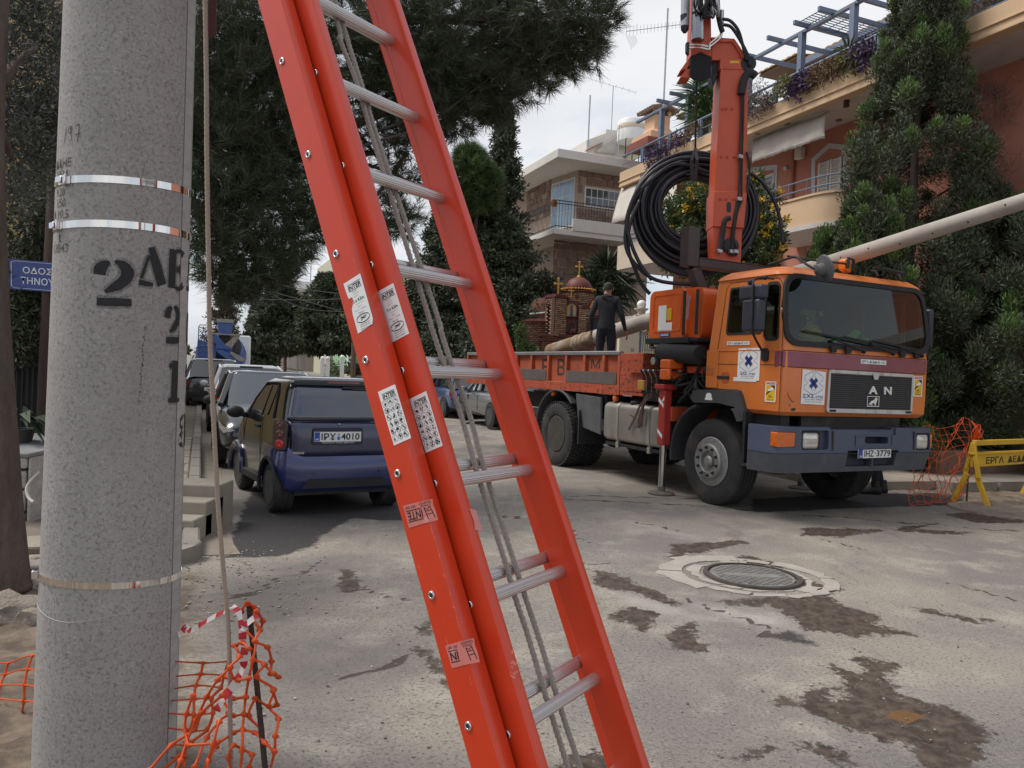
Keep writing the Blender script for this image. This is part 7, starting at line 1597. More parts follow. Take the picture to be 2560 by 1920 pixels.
# ================================================================ CARS
carglass=mat('car_glass',(.018,.024,.030),.03,var=.0,spec=1.0,coat=1.0)
redl=mat('tail_red',(.42,.012,.015),.12,var=.2,sc=20,coat=.6)
clearl=mat('lamp_clear',(.50,.52,.54),.1,.3,var=.3,sc=18,coat=.8)
alloy=mat('alloy',(.40,.39,.385),.35,.7,var=.15)
def car_wheel(par,x,y,r,wd,sgn,spokes=5,mt=None):
    t_=thing('wheel',None,None);t_.parent=par;t_.matrix_local=M.Translation((x,y,r)) @ M.Rotation(0 if sgn < 0 else pi,4,'Z');k=r/.3
    mb=MB();mb.lathe([(a*k,b_) for a,b_ in ((.20,.02),(.215,.002),(.26,-.004),(.285,.01),(.298,.03))]+[(r,.05),(r,wd*.32),(r*.985,wd*.33),(r*.985,wd*.36),(r,wd*.37),(r,wd*.62),(r*.985,wd*.63),(r*.985,wd*.66),(r,wd*.67),(r,wd - .05),(r*.97,wd - .01),(r*.7,wd),(r*.66,.03)],ax=(1,0,0),n=40,cap=False);mb.build('tyre',tyre,t_,sharp=.5)
    mb=MB();mb.lathe([(.205*k,-.002),(.195*k,.012),(.188*k,.06),(.0,.065)],ax=(1,0,0),n=32);mb.build('rim',mat('rim_dark',(.10,.10,.10),.5,.6),t_)
    for i in range(spokes):
        a=2*pi*i/spokes+.3;d=V((0,cos(a),sin(a)));mb=MB();mb.bar(d*.03*k+V((.012,0,0)),d*.197*k+V((.014,0,0)),.055*k,.02,(1,0,0));mb.build('spoke',mt or alloy,t_,.008)
    mb=MB();mb.cyl((0,0,0),(.05,0,0),.045*k,n=14);mb.build('hub',mt or alloy,t_);return t_
def subd(o,lv=2):
    m_=o.modifiers.new('sub','SUBSURF');m_.levels=lv;m_.render_levels=lv;return o
def car(name,label,cat,T,L,Wd,H,col,front=True,spokes=5,rear_deck=.55,sill=.2,lights=True):
    t_=thing(name,label,cat,mat4=T);paint=mat('paint_%s' % name,col,.22,.25 if max(col) < .3 else 0,var=.03,coat=.9);w_=Wd/2;zb=sill;e=H/1.5
    stn=[(.0,.80,.42,.72*e,.80*e),(.05,.92,.30,.84*e,.92*e),(.22,.97,zb,.92*e,.99*e),(.8,1.0,zb,.95*e,1.0*e),(L*.5,1.0,zb,.95*e,1.0*e),(L - 1.15,1.0,zb,.92*e,.98*e),(L - .75,.98,zb,.88*e,.95*e),(L - .3,.94,zb,.76*e,.83*e),(L - .06,.84,.26,.64*e,.70*e),(L,.74,.36,.54*e,.58*e)]
    mb=MB();mb.loft([[V((-w_*k*.9,y,z0)),V((-w_*k,y,z0+.16)),V((-w_*k,y,z1*.86)),V((-w_*k*.965,y,z1)),V((-w_*k*.62,y,z2)),V((w_*k*.62,y,z2)),V((w_*k*.965,y,z1)),V((w_*k,y,z1*.86)),V((w_*k,y,z0+.16)),V((w_*k*.9,y,z0))] for y,k,z0,z1,z2 in stn])
    subd(mb.build('body',paint,t_,sharp=3))
    g=[(.10,.86,.95*e,.96*e),(rear_deck*.8,.80,.97*e,H*.955),(1.15,.79,.97*e,H*.995),(L*.46,.79,.97*e,H*.99),(L*.46+.35,.79,.97*e,H*.965),(L - 1.1,.86,.93*e,.955*e)]
    R_=[[V((-w_*k*1.07,y,z0)),V((-w_*k*.93,y,z1 - .04)),V((-w_*k*.74,y,z1)),V((w_*k*.74,y,z1)),V((w_*k*.93,y,z1 - .04)),V((w_*k*1.07,y,z0))] for y,k,z0,z1 in g]
    gl,rf=MB(),MB()
    for i in range(len(R_) - 1):
        for j in range(5):
            q=[R_[i][j],R_[i][j+1],R_[i+1][j+1],R_[i+1][j]]
            (rf if (j in (1,2,3) and 1<=i<=3) else gl).add(q,[(0,1,2,3)])
    for m_,nm,mt_ in ((gl,'windows',carglass),(rf,'roof',paint)):
        me_=m_.mesh();bm=bmesh.new();bm.from_mesh(me_);bmesh.ops.remove_doubles(bm,verts=bm.verts,dist=.0005);bmesh.ops.recalc_face_normals(bm,faces=bm.faces);bm.to_mesh(me_);bm.free();o=link(nm,me_,mt_,t_,sharp=.9)
        if nm=='roof': o.modifiers.new('s','SOLIDIFY').thickness=.02
    for j in (1,4):
        for a,b_,nm in ((0,1,'pillar'),(4,5,'pillar')):
            mb=MB();mb.tube([R_[a][j] if a else R_[a][0 if j==1 else 5],R_[b_][j] if b_ < 5 else R_[b_][0 if j==1 else 5]],.045,8);mb.build(nm,paint,t_)
        mb=MB();mb.tube([R_[i][j] for i in range(1,5)],.035,8);mb.build('roof_edge',paint,t_)
        p,q=R_[3][0 if j==1 else 5],R_[3][j];mb=MB();mb.bar(p,q,.03,.10,(1,0,0));mb.build('pillar',ink,t_)
    r=.315
    for y in (.78,L - .86):
        for s in (-1,1):
            mb=MB();mb.lathe([(r+.055,0),(r+.05,.02),(0,.021)],(s*(w_ - .012),y,r),(s,0,0),28);mb.build('wheel_arch',black,t_);car_wheel(t_,s*(w_+.015),y,r,.2,s,spokes)
    for s in (-1,1):
        mb=MB();mb.ball((s*(w_+.10),L - 1.28,1.0*e),.10,12,8,(1,.7,.75));mb.bar((s*(w_ - .02),L - 1.25,.96*e),(s*(w_+.1),L - 1.28,.98*e),.05);mb.build('side_mirror',ink if front else paint,t_)
        mb=MB();mb.bar((s*(w_ - .004),L - 1.25,.45),(s*(w_ - .002),L - 1.3,.9),.008,.008);mb.bar((s*(w_ - .002),L*.46,.4),(s*(w_ - .001),L*.46,.92),.008,.008);mb.build('door_gap',seam,t_)
        mb=MB();mb.b2((s*w_ - .012,L*.46+.12,.80*e),(s*w_+.018,L*.46+.30,.83*e));mb.build('door_handle',paint,t_,.008)
        mb=MB();mb.loft([[V((s*w_*k,y,z)) for k,y,z in ((.70,L - .055,.60*e),(.90,L - .14,.66*e),(.955,L - .36,.73*e),(.94,L - .34,.62*e),(.88,L - .10,.56*e))],[V((s*w_*k,y+.02,z)) for k,y,z in ((.70,L - .055,.60*e),(.90,L - .14,.66*e),(.965,L - .36,.73*e),(.95,L - .34,.62*e),(.88,L - .10,.56*e))]]);mb.build('headlight',clearl,t_,.01)
        mb=MB();mb.loft([[V((s*w_*k,y,z)) for k,y,z in ((.72,.035,.80*e),(.94,.06,.83*e),(.985,.22,.86*e),(.985,.2,.70*e),(.90,.04,.66*e))],[V((s*w_*k,y - .02,z)) for k,y,z in ((.72,.035,.80*e),(.94,.06,.83*e),(.995,.22,.86*e),(.995,.2,.70*e),(.90,.04,.66*e))]]);mb.build('tail_light',redl,t_,.01)
    mb=MB();mb.prism(roundpoly([(-.42,.30),(.42,.30),(.50,.46),(.40,.52),(-.40,.52),(-.50,.46)],.05),lambda a,z: (a*Wd/1.75,L - .025,z*e),(0,.012,0));mb.build('front_grille',ink,t_);mb=MB();mb.prism(roundpoly([(-.70,.24),(.70,.24),(.66,.30),(-.66,.30)],.03),lambda a,z: (a*Wd/1.75,L - .03,z*e),(0,.012,0));mb.build('lower_grille',ink,t_)
    mb=MB();mb.b2((-.26,-.012,.60),(.26,.0,.71));mb.build('number_plate',MT['plate_white'],t_)
    mb=MB();mb.b2((-.6*w_/.87,-.03,.26),(.6*w_/.87,.05,.40));mb.build('rear_valance',black,t_,.02);mb=MB();mb.bar((-.25,rear_deck*.8+.02,H*.965),(.25,rear_deck*.8+.02,H*.965),.06,.03);mb.build('brake_light',mat('brake_dark',(.05,.035,.03),.4),t_)
    return t_
def onstreet(o,q,fwd=True,dz=0): p=st(o,q);return M.Translation((p.x,p.y,float(gz(p.x,p.y))+dz)) @ M.Rotation(TS if fwd else TS+pi,4,'Z')
car('grey_hatchback','dark grey hatchback facing us, parked nose to the small blue city car','car',onstreet(1.12,16.25,False),4.0,1.78,1.50,(.045,.052,.056))
c3=car('white_car','white hatchback with roof aerial seen from behind, in front of the cement mixer','car',onstreet(1.05,18.1),4.1,1.78,1.56,(.70,.69,.66),False)
mb=MB();mb.tube([(0.0,.7,1.55),(.0,.62,1.78)],.008,5);mb.build('roof_aerial',ink,c3)
car('blue_hatchback','mid blue hatchback with red tail lights parked across the street, seen between the ladder rails','car',onstreet(8.15,23.1),4.0,1.75,1.52,(.045,.085,.20),False)
car('silver_grey_car','dark silver car with bright alloy wheels, partly hidden by the truck bed and ladder','car',onstreet(8.05,18.45),4.0,1.76,1.46,(.12,.12,.125),False,5)
car('dark_van','dark parked car at the far left beyond the white hatchback','car',onstreet(.35,25.5),4.3,1.75,1.6,(.03,.032,.036),False)
# ---------------------------------------------------------------- small two seat city car (near, seen from behind)
sO=V((-2.65,8.67,-.195));sT=M.Translation(sO) @ M.Rotation(radians(32),4,'Z');sm=thing('city_car','tiny dark navy two seat city car parked in front, seen from behind','car',mat4=sT)
cell=mat('cell_black',(.014,.014,.016),.16,var=.05,coat=1.0);navy=mat('paint_navy',(.020,.030,.115),.22,.2,var=.04,coat=1.0);navyd=mat('paint_navy_dark',(.014,.018,.060),.25,.2,var=.05,coat=1.0)
def oplan(z,x0,x1,y0,y1,rr,rf): return [V((a,b_,z)) for a,b_ in plan(x0,x1,y0,y1,rr,rf,7)]
mb=MB();mb.loft([oplan(.26,.05,1.35,-.28,2.1,.2,.35),oplan(.34,-.01,1.41,-.33,2.16,.2,.4),oplan(.62,-.02,1.42,-.35,2.16,.16,.45),oplan(.85,-.012,1.412,-.345,2.02,.15,.4),oplan(1.0,.0,1.40,-.335,1.80,.14,.3),oplan(1.06,.018,1.382,-.315,1.66,.14,.25),oplan(1.22,.045,1.355,-.265,1.36,.14,.22),oplan(1.36,.07,1.33,-.225,1.10,.14,.2),oplan(1.45,.095,1.305,-.185,.93,.15,.2),oplan(1.495,.14,1.26,-.13,.80,.15,.2),oplan(1.525,.24,1.16,.0,.65,.15,.2),oplan(1.535,.5,.9,.2,.45,.1,.1)])
acut=[MB().cyl((-.3,y,.28),(.28,y,.28),.345,n=32) for y in (0,1.72)]+[MB().cyl((1.12,y,.28),(1.7,y,.28),.345,n=32) for y in (0,1.72)]
body_me=cutmesh(mb,acut);link('cell',body_me,cell,sm,sharp=.55)
mb=MB();mb.loft([oplan(1.503,.15,1.25,-.12,.79,.15,.2),oplan(1.532,.245,1.155,.0,.65,.15,.2),oplan(1.543,.5,.9,.2,.45,.1,.1)]);mb.build('roof_panel',mat('roof_sky_sheen',(.30,.30,.31),.22,var=.06,coat=1.0,layers=[((.5,.49,.47),5,.58,.8)]),sm,sharp=3)  # sky reflection on the dark roof painted in as grey with paler blotches
ZR=[(.30,-.335),(.62,-.35),(.85,-.345),(1.0,-.335),(1.06,-.315),(1.22,-.265),(1.36,-.225),(1.45,-.185),(1.5,-.12)]
def yrear(z): return float(np.interp(z,[a for a,b_ in ZR],[b_ for a,b_ in ZR]))
def rpanel(nm,xl,xr,zs_,mt,e=.012,par=None,bow=.02):
    ""
    mb=MB();rg=[]
    for z in zs_:
        a,b_=xl(z),xr(z);rg.append([V((a+(b_ - a)*u,yrear(z) - e - bow*(1 - (2*u - 1)**2)+.05*max(0,abs(2*u - 1) - .86)**1.0*4,z)) for u in np.linspace(0,1,25)])
    mb.loft(rg,False,False);o=mb.build(nm,mt,par or sm,sharp=3);s_=o.modifiers.new('s','SOLIDIFY');s_.thickness=.012;s_.offset=0;return o
hatch=mat('hatch_glass',(.020,.022,.050),.03,var=.1,spec=1.0,coat=1.0)
lin=lambda z0,a0,z1,a1: (lambda z: a0+(a1 - a0)*(z - z0)/(z1 - z0))
rpanel('rear_window',lin(1.06,.045,1.445,.125),lin(1.06,1.355,1.445,1.275),np.linspace(1.06,1.445,8),hatch)
rpanel('tailgate',lin(.66,.085,1.04,.055),lin(.66,1.315,1.04,1.345),np.linspace(.66,1.045,7),navyd,.014)
rpanel('roof_spoiler',lin(1.45,.13,1.49,.16),lin(1.45,1.27,1.49,1.24),(1.45,1.47,1.49),ink,.03)
mb=MB();mb.b2((.52,yrear(1.475) - .058,1.462),(.90,yrear(1.475) - .04,1.487));mb.build('brake_light',redl,sm,.006);mb=MB();mb.tube([(.68,-.25,1.425),(.9,-.26,1.43),(1.15,-.255,1.425)],.014,6);mb.build('rear_wiper',ink,sm)
mb=MB();mb.prism(roundpoly([(.30,.79),(.90,.79),(.89,.98),(.31,.98)],.03),lambda x,z: (x,-.386,z),(0,-.004,0));mb.build('plate_recess',mat('recess_navy',(.010,.012,.035),.4),sm);mb=MB();mb.b2((.325,-.398,.826),(.870,-.388,.936));pr_=mb.build('number_plate',MT['plate_white'],sm);mb=MB();mb.b2((.328,-.399,.830),(.388,-.3975,.932));mb.build('plate_band',MT['plate_blue'],pr_)
mb=MB();mb.b2((.315,-.397,.80),(.880,-.387,.826));mb.build('plate_holder',ink,pr_)
def rtext(s_,x0,x1,z0,z1,mt,off=.02,y=-.4):
    me_=textmesh(s_,x1 - x0,z1 - z0,off)
    for v in me_.vertices: v.co=V(((x0+x1)/2+v.co.x,y,(z0+z1)/2+v.co.y))
    link('lettering',me_,mt,pr_,smooth=False)
rtext('ΙΡΧ',.405,.575,.845,.92,ink);rtext('4010',.635,.850,.845,.92,ink);rtext('GR',.34,.377,.842,.862,sticker);rtext('PREMIUM CARS SERVICE',.42,.79,.807,.820,sticker,0,-.3985)
mb=MB();mb.lathe([(.020,0),(0,.001)],(.605,-.399,.862),(0,-1,0),14);mb.build('plate_seal',mat('seal_blue',(.03,.16,.50),.5),pr_);mb=MB();mb.lathe([(.013,0),(0,.001)],(.605,-.399,.905),(0,-1,0),12);mb.b2((.590,-.4,.882),(.620,-.399,.888));mb.build('plate_seal',mat('seal_grey',(.3,.3,.3),.5),pr_)
me_=textmesh('AIXAI',.12,.028,.02)
for v in me_.vertices: v.co=V((.16+v.co.x,-.386,.705+v.co.y))
link('badge',me_,chrome,sm,smooth=False)
mb=MB();mb.ball((.615,-.378,1.02),.012,8,6);mb.build('lock',chrome,sm)
for s in (0,1):
    X=lambda x: x if s==0 else 1.40 - x
    mb=MB();fr_=frame((X(.000),-.275,.90),(.78 if s==0 else .78,-.62 if s==0 else .62,0),(0,0,1));n_=fr_.to_3x3() @ V((0,0,1));n_=-n_ if n_.y > 0 else n_
    mb.prism(rrect(.165,.335,.06),lambda a,b_: fr_ @ V((a,b_,0))+n_*.02,n_*.035);lc=mb.build('light_cluster',mat('cluster_dark',(.035,.022,.024),.12,coat=1.0),sm,.02,seg=3)
    for z,m_,r_ in ((.115,mat('lens_dark_red',(.10,.02,.018),.1,coat=1.0),.042),(.01,mat('lens_dark_red',(0,0,0)),.046),(-.10,redl,.052)): mb=MB();c_=fr_ @ V((0.0,z,0))+n_*.054;mb.lathe([(r_,0),(r_*.95,.012),(r_*.6,.018),(r_*.5,.010),(0,.008)],c_,n_,20);mb.build('lens',m_,lc)
bo3=[V((-.045,.44,0)),V((-.075,.18,0)),V((-.080,-.05,0)),V((-.055,-.24,0)),V((.03,-.375,0)),V((.20,-.425,0)),V((.70,-.44,0)),V((1.20,-.425,0)),V((1.37,-.375,0)),V((1.455,-.24,0)),V((1.48,-.05,0)),V((1.475,.18,0)),V((1.445,.44,0))]
mb=MB();rg=[]
for z,i in ((.275,.06),(.31,.02),(.42,.0),(.54,.002),(.615,.02),(.66,.065)):
    o_=[p.lerp(V((.7,.5,0)),i*.8)+V((0,0,z+(.10 if abs(p.x - .7) > .6 and z > .6 else .0))) for p in bo3];inn=[p.lerp(V((.7,.6,0)),.22)+V((0,0,z)) for p in bo3][::-1];rg.append(o_+inn)
mb.loft(rg);link('rear_bumper',cutmesh(mb,[MB().cyl((-.4,.0,.28),(.24,0,.28),.335,n=32),MB().cyl((1.16,0,.28),(1.8,0,.28),.335,n=32)]),navy,sm,sharp=.6)
mb=MB();mb.prism(roundpoly([(.19,.315),(1.21,.315),(1.15,.415),(.27,.415)],.02),lambda x,z: (x,-.458+.02*(abs(x - .7)/.5)**2,z),(0,.02,0));mb.build('bumper_insert',black,sm,.006);mb=MB();mb.b2((.06,-.372,.618),(1.34,-.36,.665));mb.build('tailgate_gap',ink,sm)
for x in (.32,1.1): mb=MB();mb.lathe([(.018,0),(.016,.003),(0,.004)],(x,-.436,.49),(0,-1,0),12);mb.build('parking_sensor',navyd,sm)
mb=MB();mb.tube([V((-.075,.0+.335*cos(a),.28+.335*sin(a))) for a in np.linspace(-.2,pi*.95,16)],.022,8);mb.build('arch_trim',black,sm);mb=MB();mb.tube([V((-.03,1.72+.335*cos(a),.28+.335*sin(a))) for a in np.linspace(-.1,pi*1.02,16)],.035,8);mb.build('arch_trim',navyd,sm);mb=MB();mb.b2((-.03,.36,.24),(.06,1.38,.34));mb.build('side_sill',ink,sm,.02)
for x,s in ((-.045,-1),(1.445,1)): car_wheel(sm,x,0,.283,.22,s,6)
for x,s in ((-.0,-1),(1.40,1)): car_wheel(sm,x,1.72,.283,.17,s,6)
mb=MB();mb.b2((.15,-.30,.22),(1.25,1.9,.32));mb.tube([(.3,0,.28),(1.1,0,.28)],.05);mb.build('underbody',ink,sm)
def sidex(z): return float(np.interp(z,[1.0,1.06,1.22,1.36,1.45],[.0,.018,.045,.07,.095])) - .006
for P in ([(.47,1.42),(.78,1.40),(1.06,1.20),(1.24,1.05),(.66,1.05)],[(.20,1.42),(.42,1.425),(.58,1.06),(.40,1.07)]):
    mb=MB();mb.prism(roundpoly(P,.03),lambda y,z: (sidex(z),y,z),(-.004,0,0));mb.build('side_window',hatch,sm,smooth=False)
mb=MB();mb.tube([V((sidex(z) - .004,y,z)) for y,z in ((.12,1.05),(.14,1.36),(.24,1.455),(.7,1.44),(1.05,1.24),(1.28,1.04))],.012,6);mb.build('window_trim',ink,sm)
mb=MB();mb.ball((-.13,1.42,1.04),.10,14,10,(1.1,.75,.78));mb.bar((.0,1.38,1.0),(-.1,1.42,1.02),.06);mb.build('side_mirror',ink,sm,sharp=3)
mb=MB();mb.tube([(-.022,.52,.36),(-.026,.56,.8),(-.008,.60,1.04)],.004,5);mb.tube([(-.02,1.36,.4),(-.016,1.45,.98)],.004,5);mb.build('door_gap',ink,sm);mb=MB();mb.b2((-.032,.66,.90),(-.008,.84,.93));mb.build('door_handle',ink,sm,.008)
# ---------------------------------------------------------------- cement mixer truck
mY=41.0;ms=.1492*mY/FPX;m0=at(470+600*.1492,780+640*.1492,mY);mg=float(gz(m0.x,mY));mx_=thing('cement_mixer','blue concrete mixer truck seen from behind at the end of the parked cars','truck',V((m0.x,mY,mg)),TS*.8)
mblue=mat('mixer_blue',(.055,.115,.34),.4,var=.12,sc=1.2,layers=[((.16,.18,.22),1.6,.55,.85,None,.5)]);mgrey=mat('mixer_grey',(.28,.28,.27),.6,var=.2,sc=2)
def mm(x,y): return ((x - 600)*ms,(1000 - y)*ms+.85)
dc=mm(600,640);mb=MB();mb.lathe([(.32,-.3),(.52,-.1),(.86,.25),(1.03,1.2),(1.08,2.2),(.9,3.8),(.5,4.4)],(dc[0],.6,dc[1]),(0,1,-.16),36);mb.build('drum',mblue,mx_,sharp=.8);mb=MB();mb.lathe([(.45,0),(.60,.02),(.86,.3),(.80,.32),(.42,.1)],(dc[0],.42,dc[1]+.15),(0,1,-.16),32,False);mb.build('drum_mouth',mat('mixer_dark',(.05,.045,.04),.8,var=.3),mx_,sharp=.8)
def mpl(nm,P,y0,y1,mt,bev=.01): mb=MB();Q=[mm(*p) for p in P];mb.prism(Q,lambda a,z: (a,y0,z),(0,y1 - y0,0));return mb.build(nm,mt,mx_,bev)
mpl('hopper',[(485,210),(735,210),(715,330),(705,420),(520,420),(512,330)],-.5,.3,mblue);mpl('hopper_rim',[(480,155),(742,155),(735,212),(485,212)],-.55,.35,mgrey)
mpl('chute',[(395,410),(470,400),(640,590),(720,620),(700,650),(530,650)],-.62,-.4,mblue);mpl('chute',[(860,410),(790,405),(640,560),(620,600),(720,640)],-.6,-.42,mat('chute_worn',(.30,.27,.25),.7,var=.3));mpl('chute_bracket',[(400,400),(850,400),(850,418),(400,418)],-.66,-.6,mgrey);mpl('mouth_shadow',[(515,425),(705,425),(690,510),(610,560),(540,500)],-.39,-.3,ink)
mpl('discharge_chute',[(497,680),(600,672),(705,725),(830,830),(700,835),(520,710)],-.9,-.6,mblue);mpl('chute_extension',[(705,715),(740,690),(945,800),(925,835),(850,840)],-1.0,-.8,mgrey);mpl('rear_panel',[(195,500),(470,600),(480,830),(900,830),(900,960),(180,960),(180,700)],-.2,.2,mblue)
for x in (-1.0,1.0): car_wheel(mx_,x*1.2,.4,.52,.3,x,6,mgrey);car_wheel(mx_,x*1.2,1.8,.52,.3,x,6,mgrey)
mb=MB();mb.b2((-.5,0,.5),(.5,7,.85));mb.build('chassis',darkmet,mx_);mb=MB();mb.b2((-1.2,5.4,.8),(1.2,7.2,2.9));mb.build('cab',white,mx_,.08);mb=MB();mb.b2((-1.15,-.3,.75),(1.15,-.1,.95));mb.build('tail_beam',darkmet,mx_)
for pts in ([(205,900),(205,300),(225,268),(330,268)],[(300,900),(300,430),(260,470),(265,400),(320,330)],[(200,440),(330,440)],[(200,610),(450,610)],[(200,780),(320,780)]): mb=MB();mb.tube([V((mm(*p)[0],-.3,mm(*p)[1])) for p in pts],.025,6);mb.build('ladder_rail',mblue,mx_)
for x in (-.95,.95): mb=MB();mb.b2((x - .15,-.34,.76),(x+.15,-.3,.92));mb.build('tail_light',redl,mx_)
# ================================================================ PEOPLE
skin_m=mat('skin',(.36,.19,.13),.55,var=.08);jack=mat('jacket_black',(.022,.023,.030),.85,var=.3,sc=9,bump=.4,bsc=18,bdist=.02);trou=mat('trousers_navy',(.016,.018,.030),.9,var=.3,sc=8,bump=.4,bsc=20,bdist=.02);hairm=mat('hair_dark',(.035,.028,.022),.8,var=.4,sc=40);boot=mat('boot_leather',(.018,.017,.018),.6,var=.3)
def person(T,label,arms,legs,h=1.0,head=(0,.03,0)):
    t_=thing('person',label,'person',mat4=T);vs,es,rs=[],[],[]
    def v(p,r,par=None):
        vs.append(tuple(V(p)*h));rs.append(r*h if isinstance(r,(int,float)) else tuple(x*h for x in r));k=len(vs) - 1
        if par is not None: es.append((par,k))
        return k
    pel=v((0,0,.95),(.145,.105));sp1=v((0,0,1.10),(.140,.10),pel);sp2=v((0,.0,1.26),(.165,.11),sp1);ch_=v((0,0,1.40),(.15,.10),sp2);nk=v((0,.012,1.485),.062,ch_);nk2=v((0,.022,1.535),.058,nk)
    hd=v((head[0],.030+head[1],1.60),(.072,.085),nk2);ht=v((head[0],.018+head[1],1.69),(.066,.080),hd)
    for s,arm in ((-1,arms[0]),(1,arms[1])):
        sh_=v((s*.165,0,1.425),.070,ch_);el=v(arm[0],.050,sh_);fm=v(tuple(V(arm[0]).lerp(V(arm[1]),.4)),.044,el);wr=v(arm[1],.030,fm)
        d=(V(arm[1]) - V(arm[0])).normalized();pm=v(tuple(V(arm[1])+d*.065),(.034,.022),wr);v(tuple(V(arm[1])+d*.105),(.034,.018),pm)
    for s,leg in ((-1,legs[0]),(1,legs[1])):
        hp=v((s*.085,0,.88),(.098,.098),pel);th=v(tuple(V((s*.09,0,.88)).lerp(V(leg[0]),.5)),.083,hp);kn=v(leg[0],.064,th);cf=v(tuple(V(leg[0]).lerp(V(leg[1]),.35)),.062,kn);v(leg[1],.052,cf)
    me_=bpy.data.meshes.new('b');me_.from_pydata(vs,es,[]);o=bpy.data.objects.new('b',me_);C.objects.link(o);o.modifiers.new('sk','SKIN')
    for i,sv in enumerate(me_.skin_vertices[0].data): r=rs[i];sv.radius=(r,r) if isinstance(r,float) else r;sv.use_root=(i==0)
    m_=o.modifiers.new('su','SUBSURF');m_.levels=2;m_.render_levels=2;bm_=evalmesh(o);bpy.data.objects.remove(o);bm_.materials.clear()
    for m_ in (jack,trou,skin_m): bm_.materials.append(m_)
    wz=[V(arms[0][1]).z*h,V(arms[1][1]).z*h]
    for p in bm_.polygons:
        c_=p.center;p.material_index=2 if c_.z > 1.505*h else (1 if c_.z < .93*h and abs(c_.x) < .215*h else 0)
        if abs(c_.x) > .215*h and c_.z < (wz[0] if c_.x < 0 else wz[1]) - .005: p.material_index=2
    bo_=link('body',bm_,None,t_,sharp=3)
    mb=MB();mb.lathe([(.115,.0),(.118,.03),(.10,.045)],V((0,.0,1.445))*h,(0,.1,1),20,False);mb.build('collar',jack,t_);mb=MB();mb.loft([[V((cos(a)*.158,sin(a)*.118,z))*h for a in [2*pi*j/28 for j in range(28)]] for z in (.93,.945,.985,1.0)],False);mb.build('jacket_hem',jack,t_,sharp=3)
    mb=MB();c_=V((head[0],.022+head[1],1.655))*h
    for i in range(0,10): pass
    rg=[[c_+V((cos(a)*.083*cos(t_2),(sin(a)*.097*cos(t_2)) - .006,.076*sin(t_2)+(.045*max(sin(a),0) if t_2 < .3 else 0) - (.05*max(-sin(a),0) if t_2 < .1 else 0)))*1.0 for a in [2*pi*j/24 for j in range(24)]] for t_2 in np.linspace(-.25,pi/2*.97,8)]
    mb.loft(rg,True);mb.build('hair',hairm,t_,sharp=3)
    for s in (-1,1):
        mb=MB();mb.ball(V((head[0]+s*.082,.030+head[1],1.615))*h,.026,10,8,(.5,.8,1.25));mb.build('ear',skin_m,t_,sharp=3);mb=MB();mb.ball(V((head[0]+s*.030,.108+head[1],1.632))*h,.013,8,6);mb.build('eye',mat('eye',(.5,.48,.45),.3),t_)
        arm=arms[0 if s < 0 else 1];d=(V(arm[1]) - V(arm[0])).normalized();b0=V(arm[1])+d*.095;sd_=d.cross(V((s,0,0))).normalized()
        if sd_.y < 0: sd_=-sd_
        for k,ln_ in enumerate((.066,.078,.074,.058)): p0=b0+sd_*(.030 - .02*k);p1=p0+d*ln_*.55+V((-s*.004,.004,0));p2=p1+d*ln_*.45+V((-s*.016,.006,.004));mb=MB();mb.tube([p0*h,p1*h,p2*h],[.0105,.0095,.0075],8);mb.build('finger',skin_m,t_,sharp=3)
        p0=V(arm[1])+d*.03+sd_*.026;p1=p0+d*.035+sd_*.022;p2=p1+d*.03+sd_*.004;mb=MB();mb.tube([p0*h,p1*h,p2*h],[.014,.012,.009],8);mb.build('thumb',skin_m,t_,sharp=3)
        an=V(legs[0 if s < 0 else 1][1]);mb=MB();rg=[]
        for y,wd_,z0_,z1_ in ((-.085,.030,.004,.085),(-.07,.040,.0,.13),(-.02,.043,.0,.155),(.04,.045,.0,.125),(.10,.050,.0,.085),(.17,.046,.0,.062),(.205,.028,.006,.045)): rg.append([V((an.x+cos(a)*wd_,an.y+y,max(z0_,(z0_+z1_)/2+sin(a)*(z1_ - z0_)/2)))*h for a in [2*pi*j/14 for j in range(14)]])
        mb.loft(rg);mb.cyl((an+V((0,-.01,.02)))*h,(an+V((0,-.01,.10)))*h,.062*h,.060*h,n=16);mb.build('boot',boot,t_,sharp=1.2)
    mb=MB();mb.loft([[V((head[0]+x,.110+head[1]+y,1.612+z))*h for x,y,z in ((-.013,-.01,-.014),(.013,-.01,-.014),(0,.022,-.008),(0,-.002,.03))],[V((head[0]+x,.108+head[1]+y,1.612+z))*h for x,y,z in ((-.015,-.012,-.016),(.015,-.012,-.016),(0,.012,-.012),(0,-.006,.03))]]);mb.build('nose',skin_m,t_,sharp=3);mb=MB();mb.bar(V((head[0] - .024,.108+head[1],1.570))*h,V((head[0]+.024,.108+head[1],1.570))*h,.006);mb.build('mouth',mat('lips',(.25,.10,.08),.6),t_);return t_
mp_=TM @ V((.95,4.95,1.362));person(M.Translation(mp_) @ M.Rotation(radians(-16),4,'Z'),'man in black jacket standing on the truck bed with his back to us',(((-.265,-.03,1.15),(-.262,.03,.905)),((.262,-.03,1.155),(.318,.06,.915))),(((-.10,.02,.50),(-.11,0,.09)),((.10,.02,.50),(.115,0,.09))),1.0)
mp_=TM @ V((3.20,1.30,.005));person(M.Translation(mp_) @ M.Rotation(radians(78),4,'Z'),'worker behind the truck nose, only dark trouser legs and black boots showing',(((-.25,-.03,1.15),(-.25,.08,.91)),((.25,-.03,1.15),(.25,.08,.91))),(((-.09,.04,.50),(-.09,.06,.09)),((.09,.02,.50),(.10,-.08,.09))),.97)
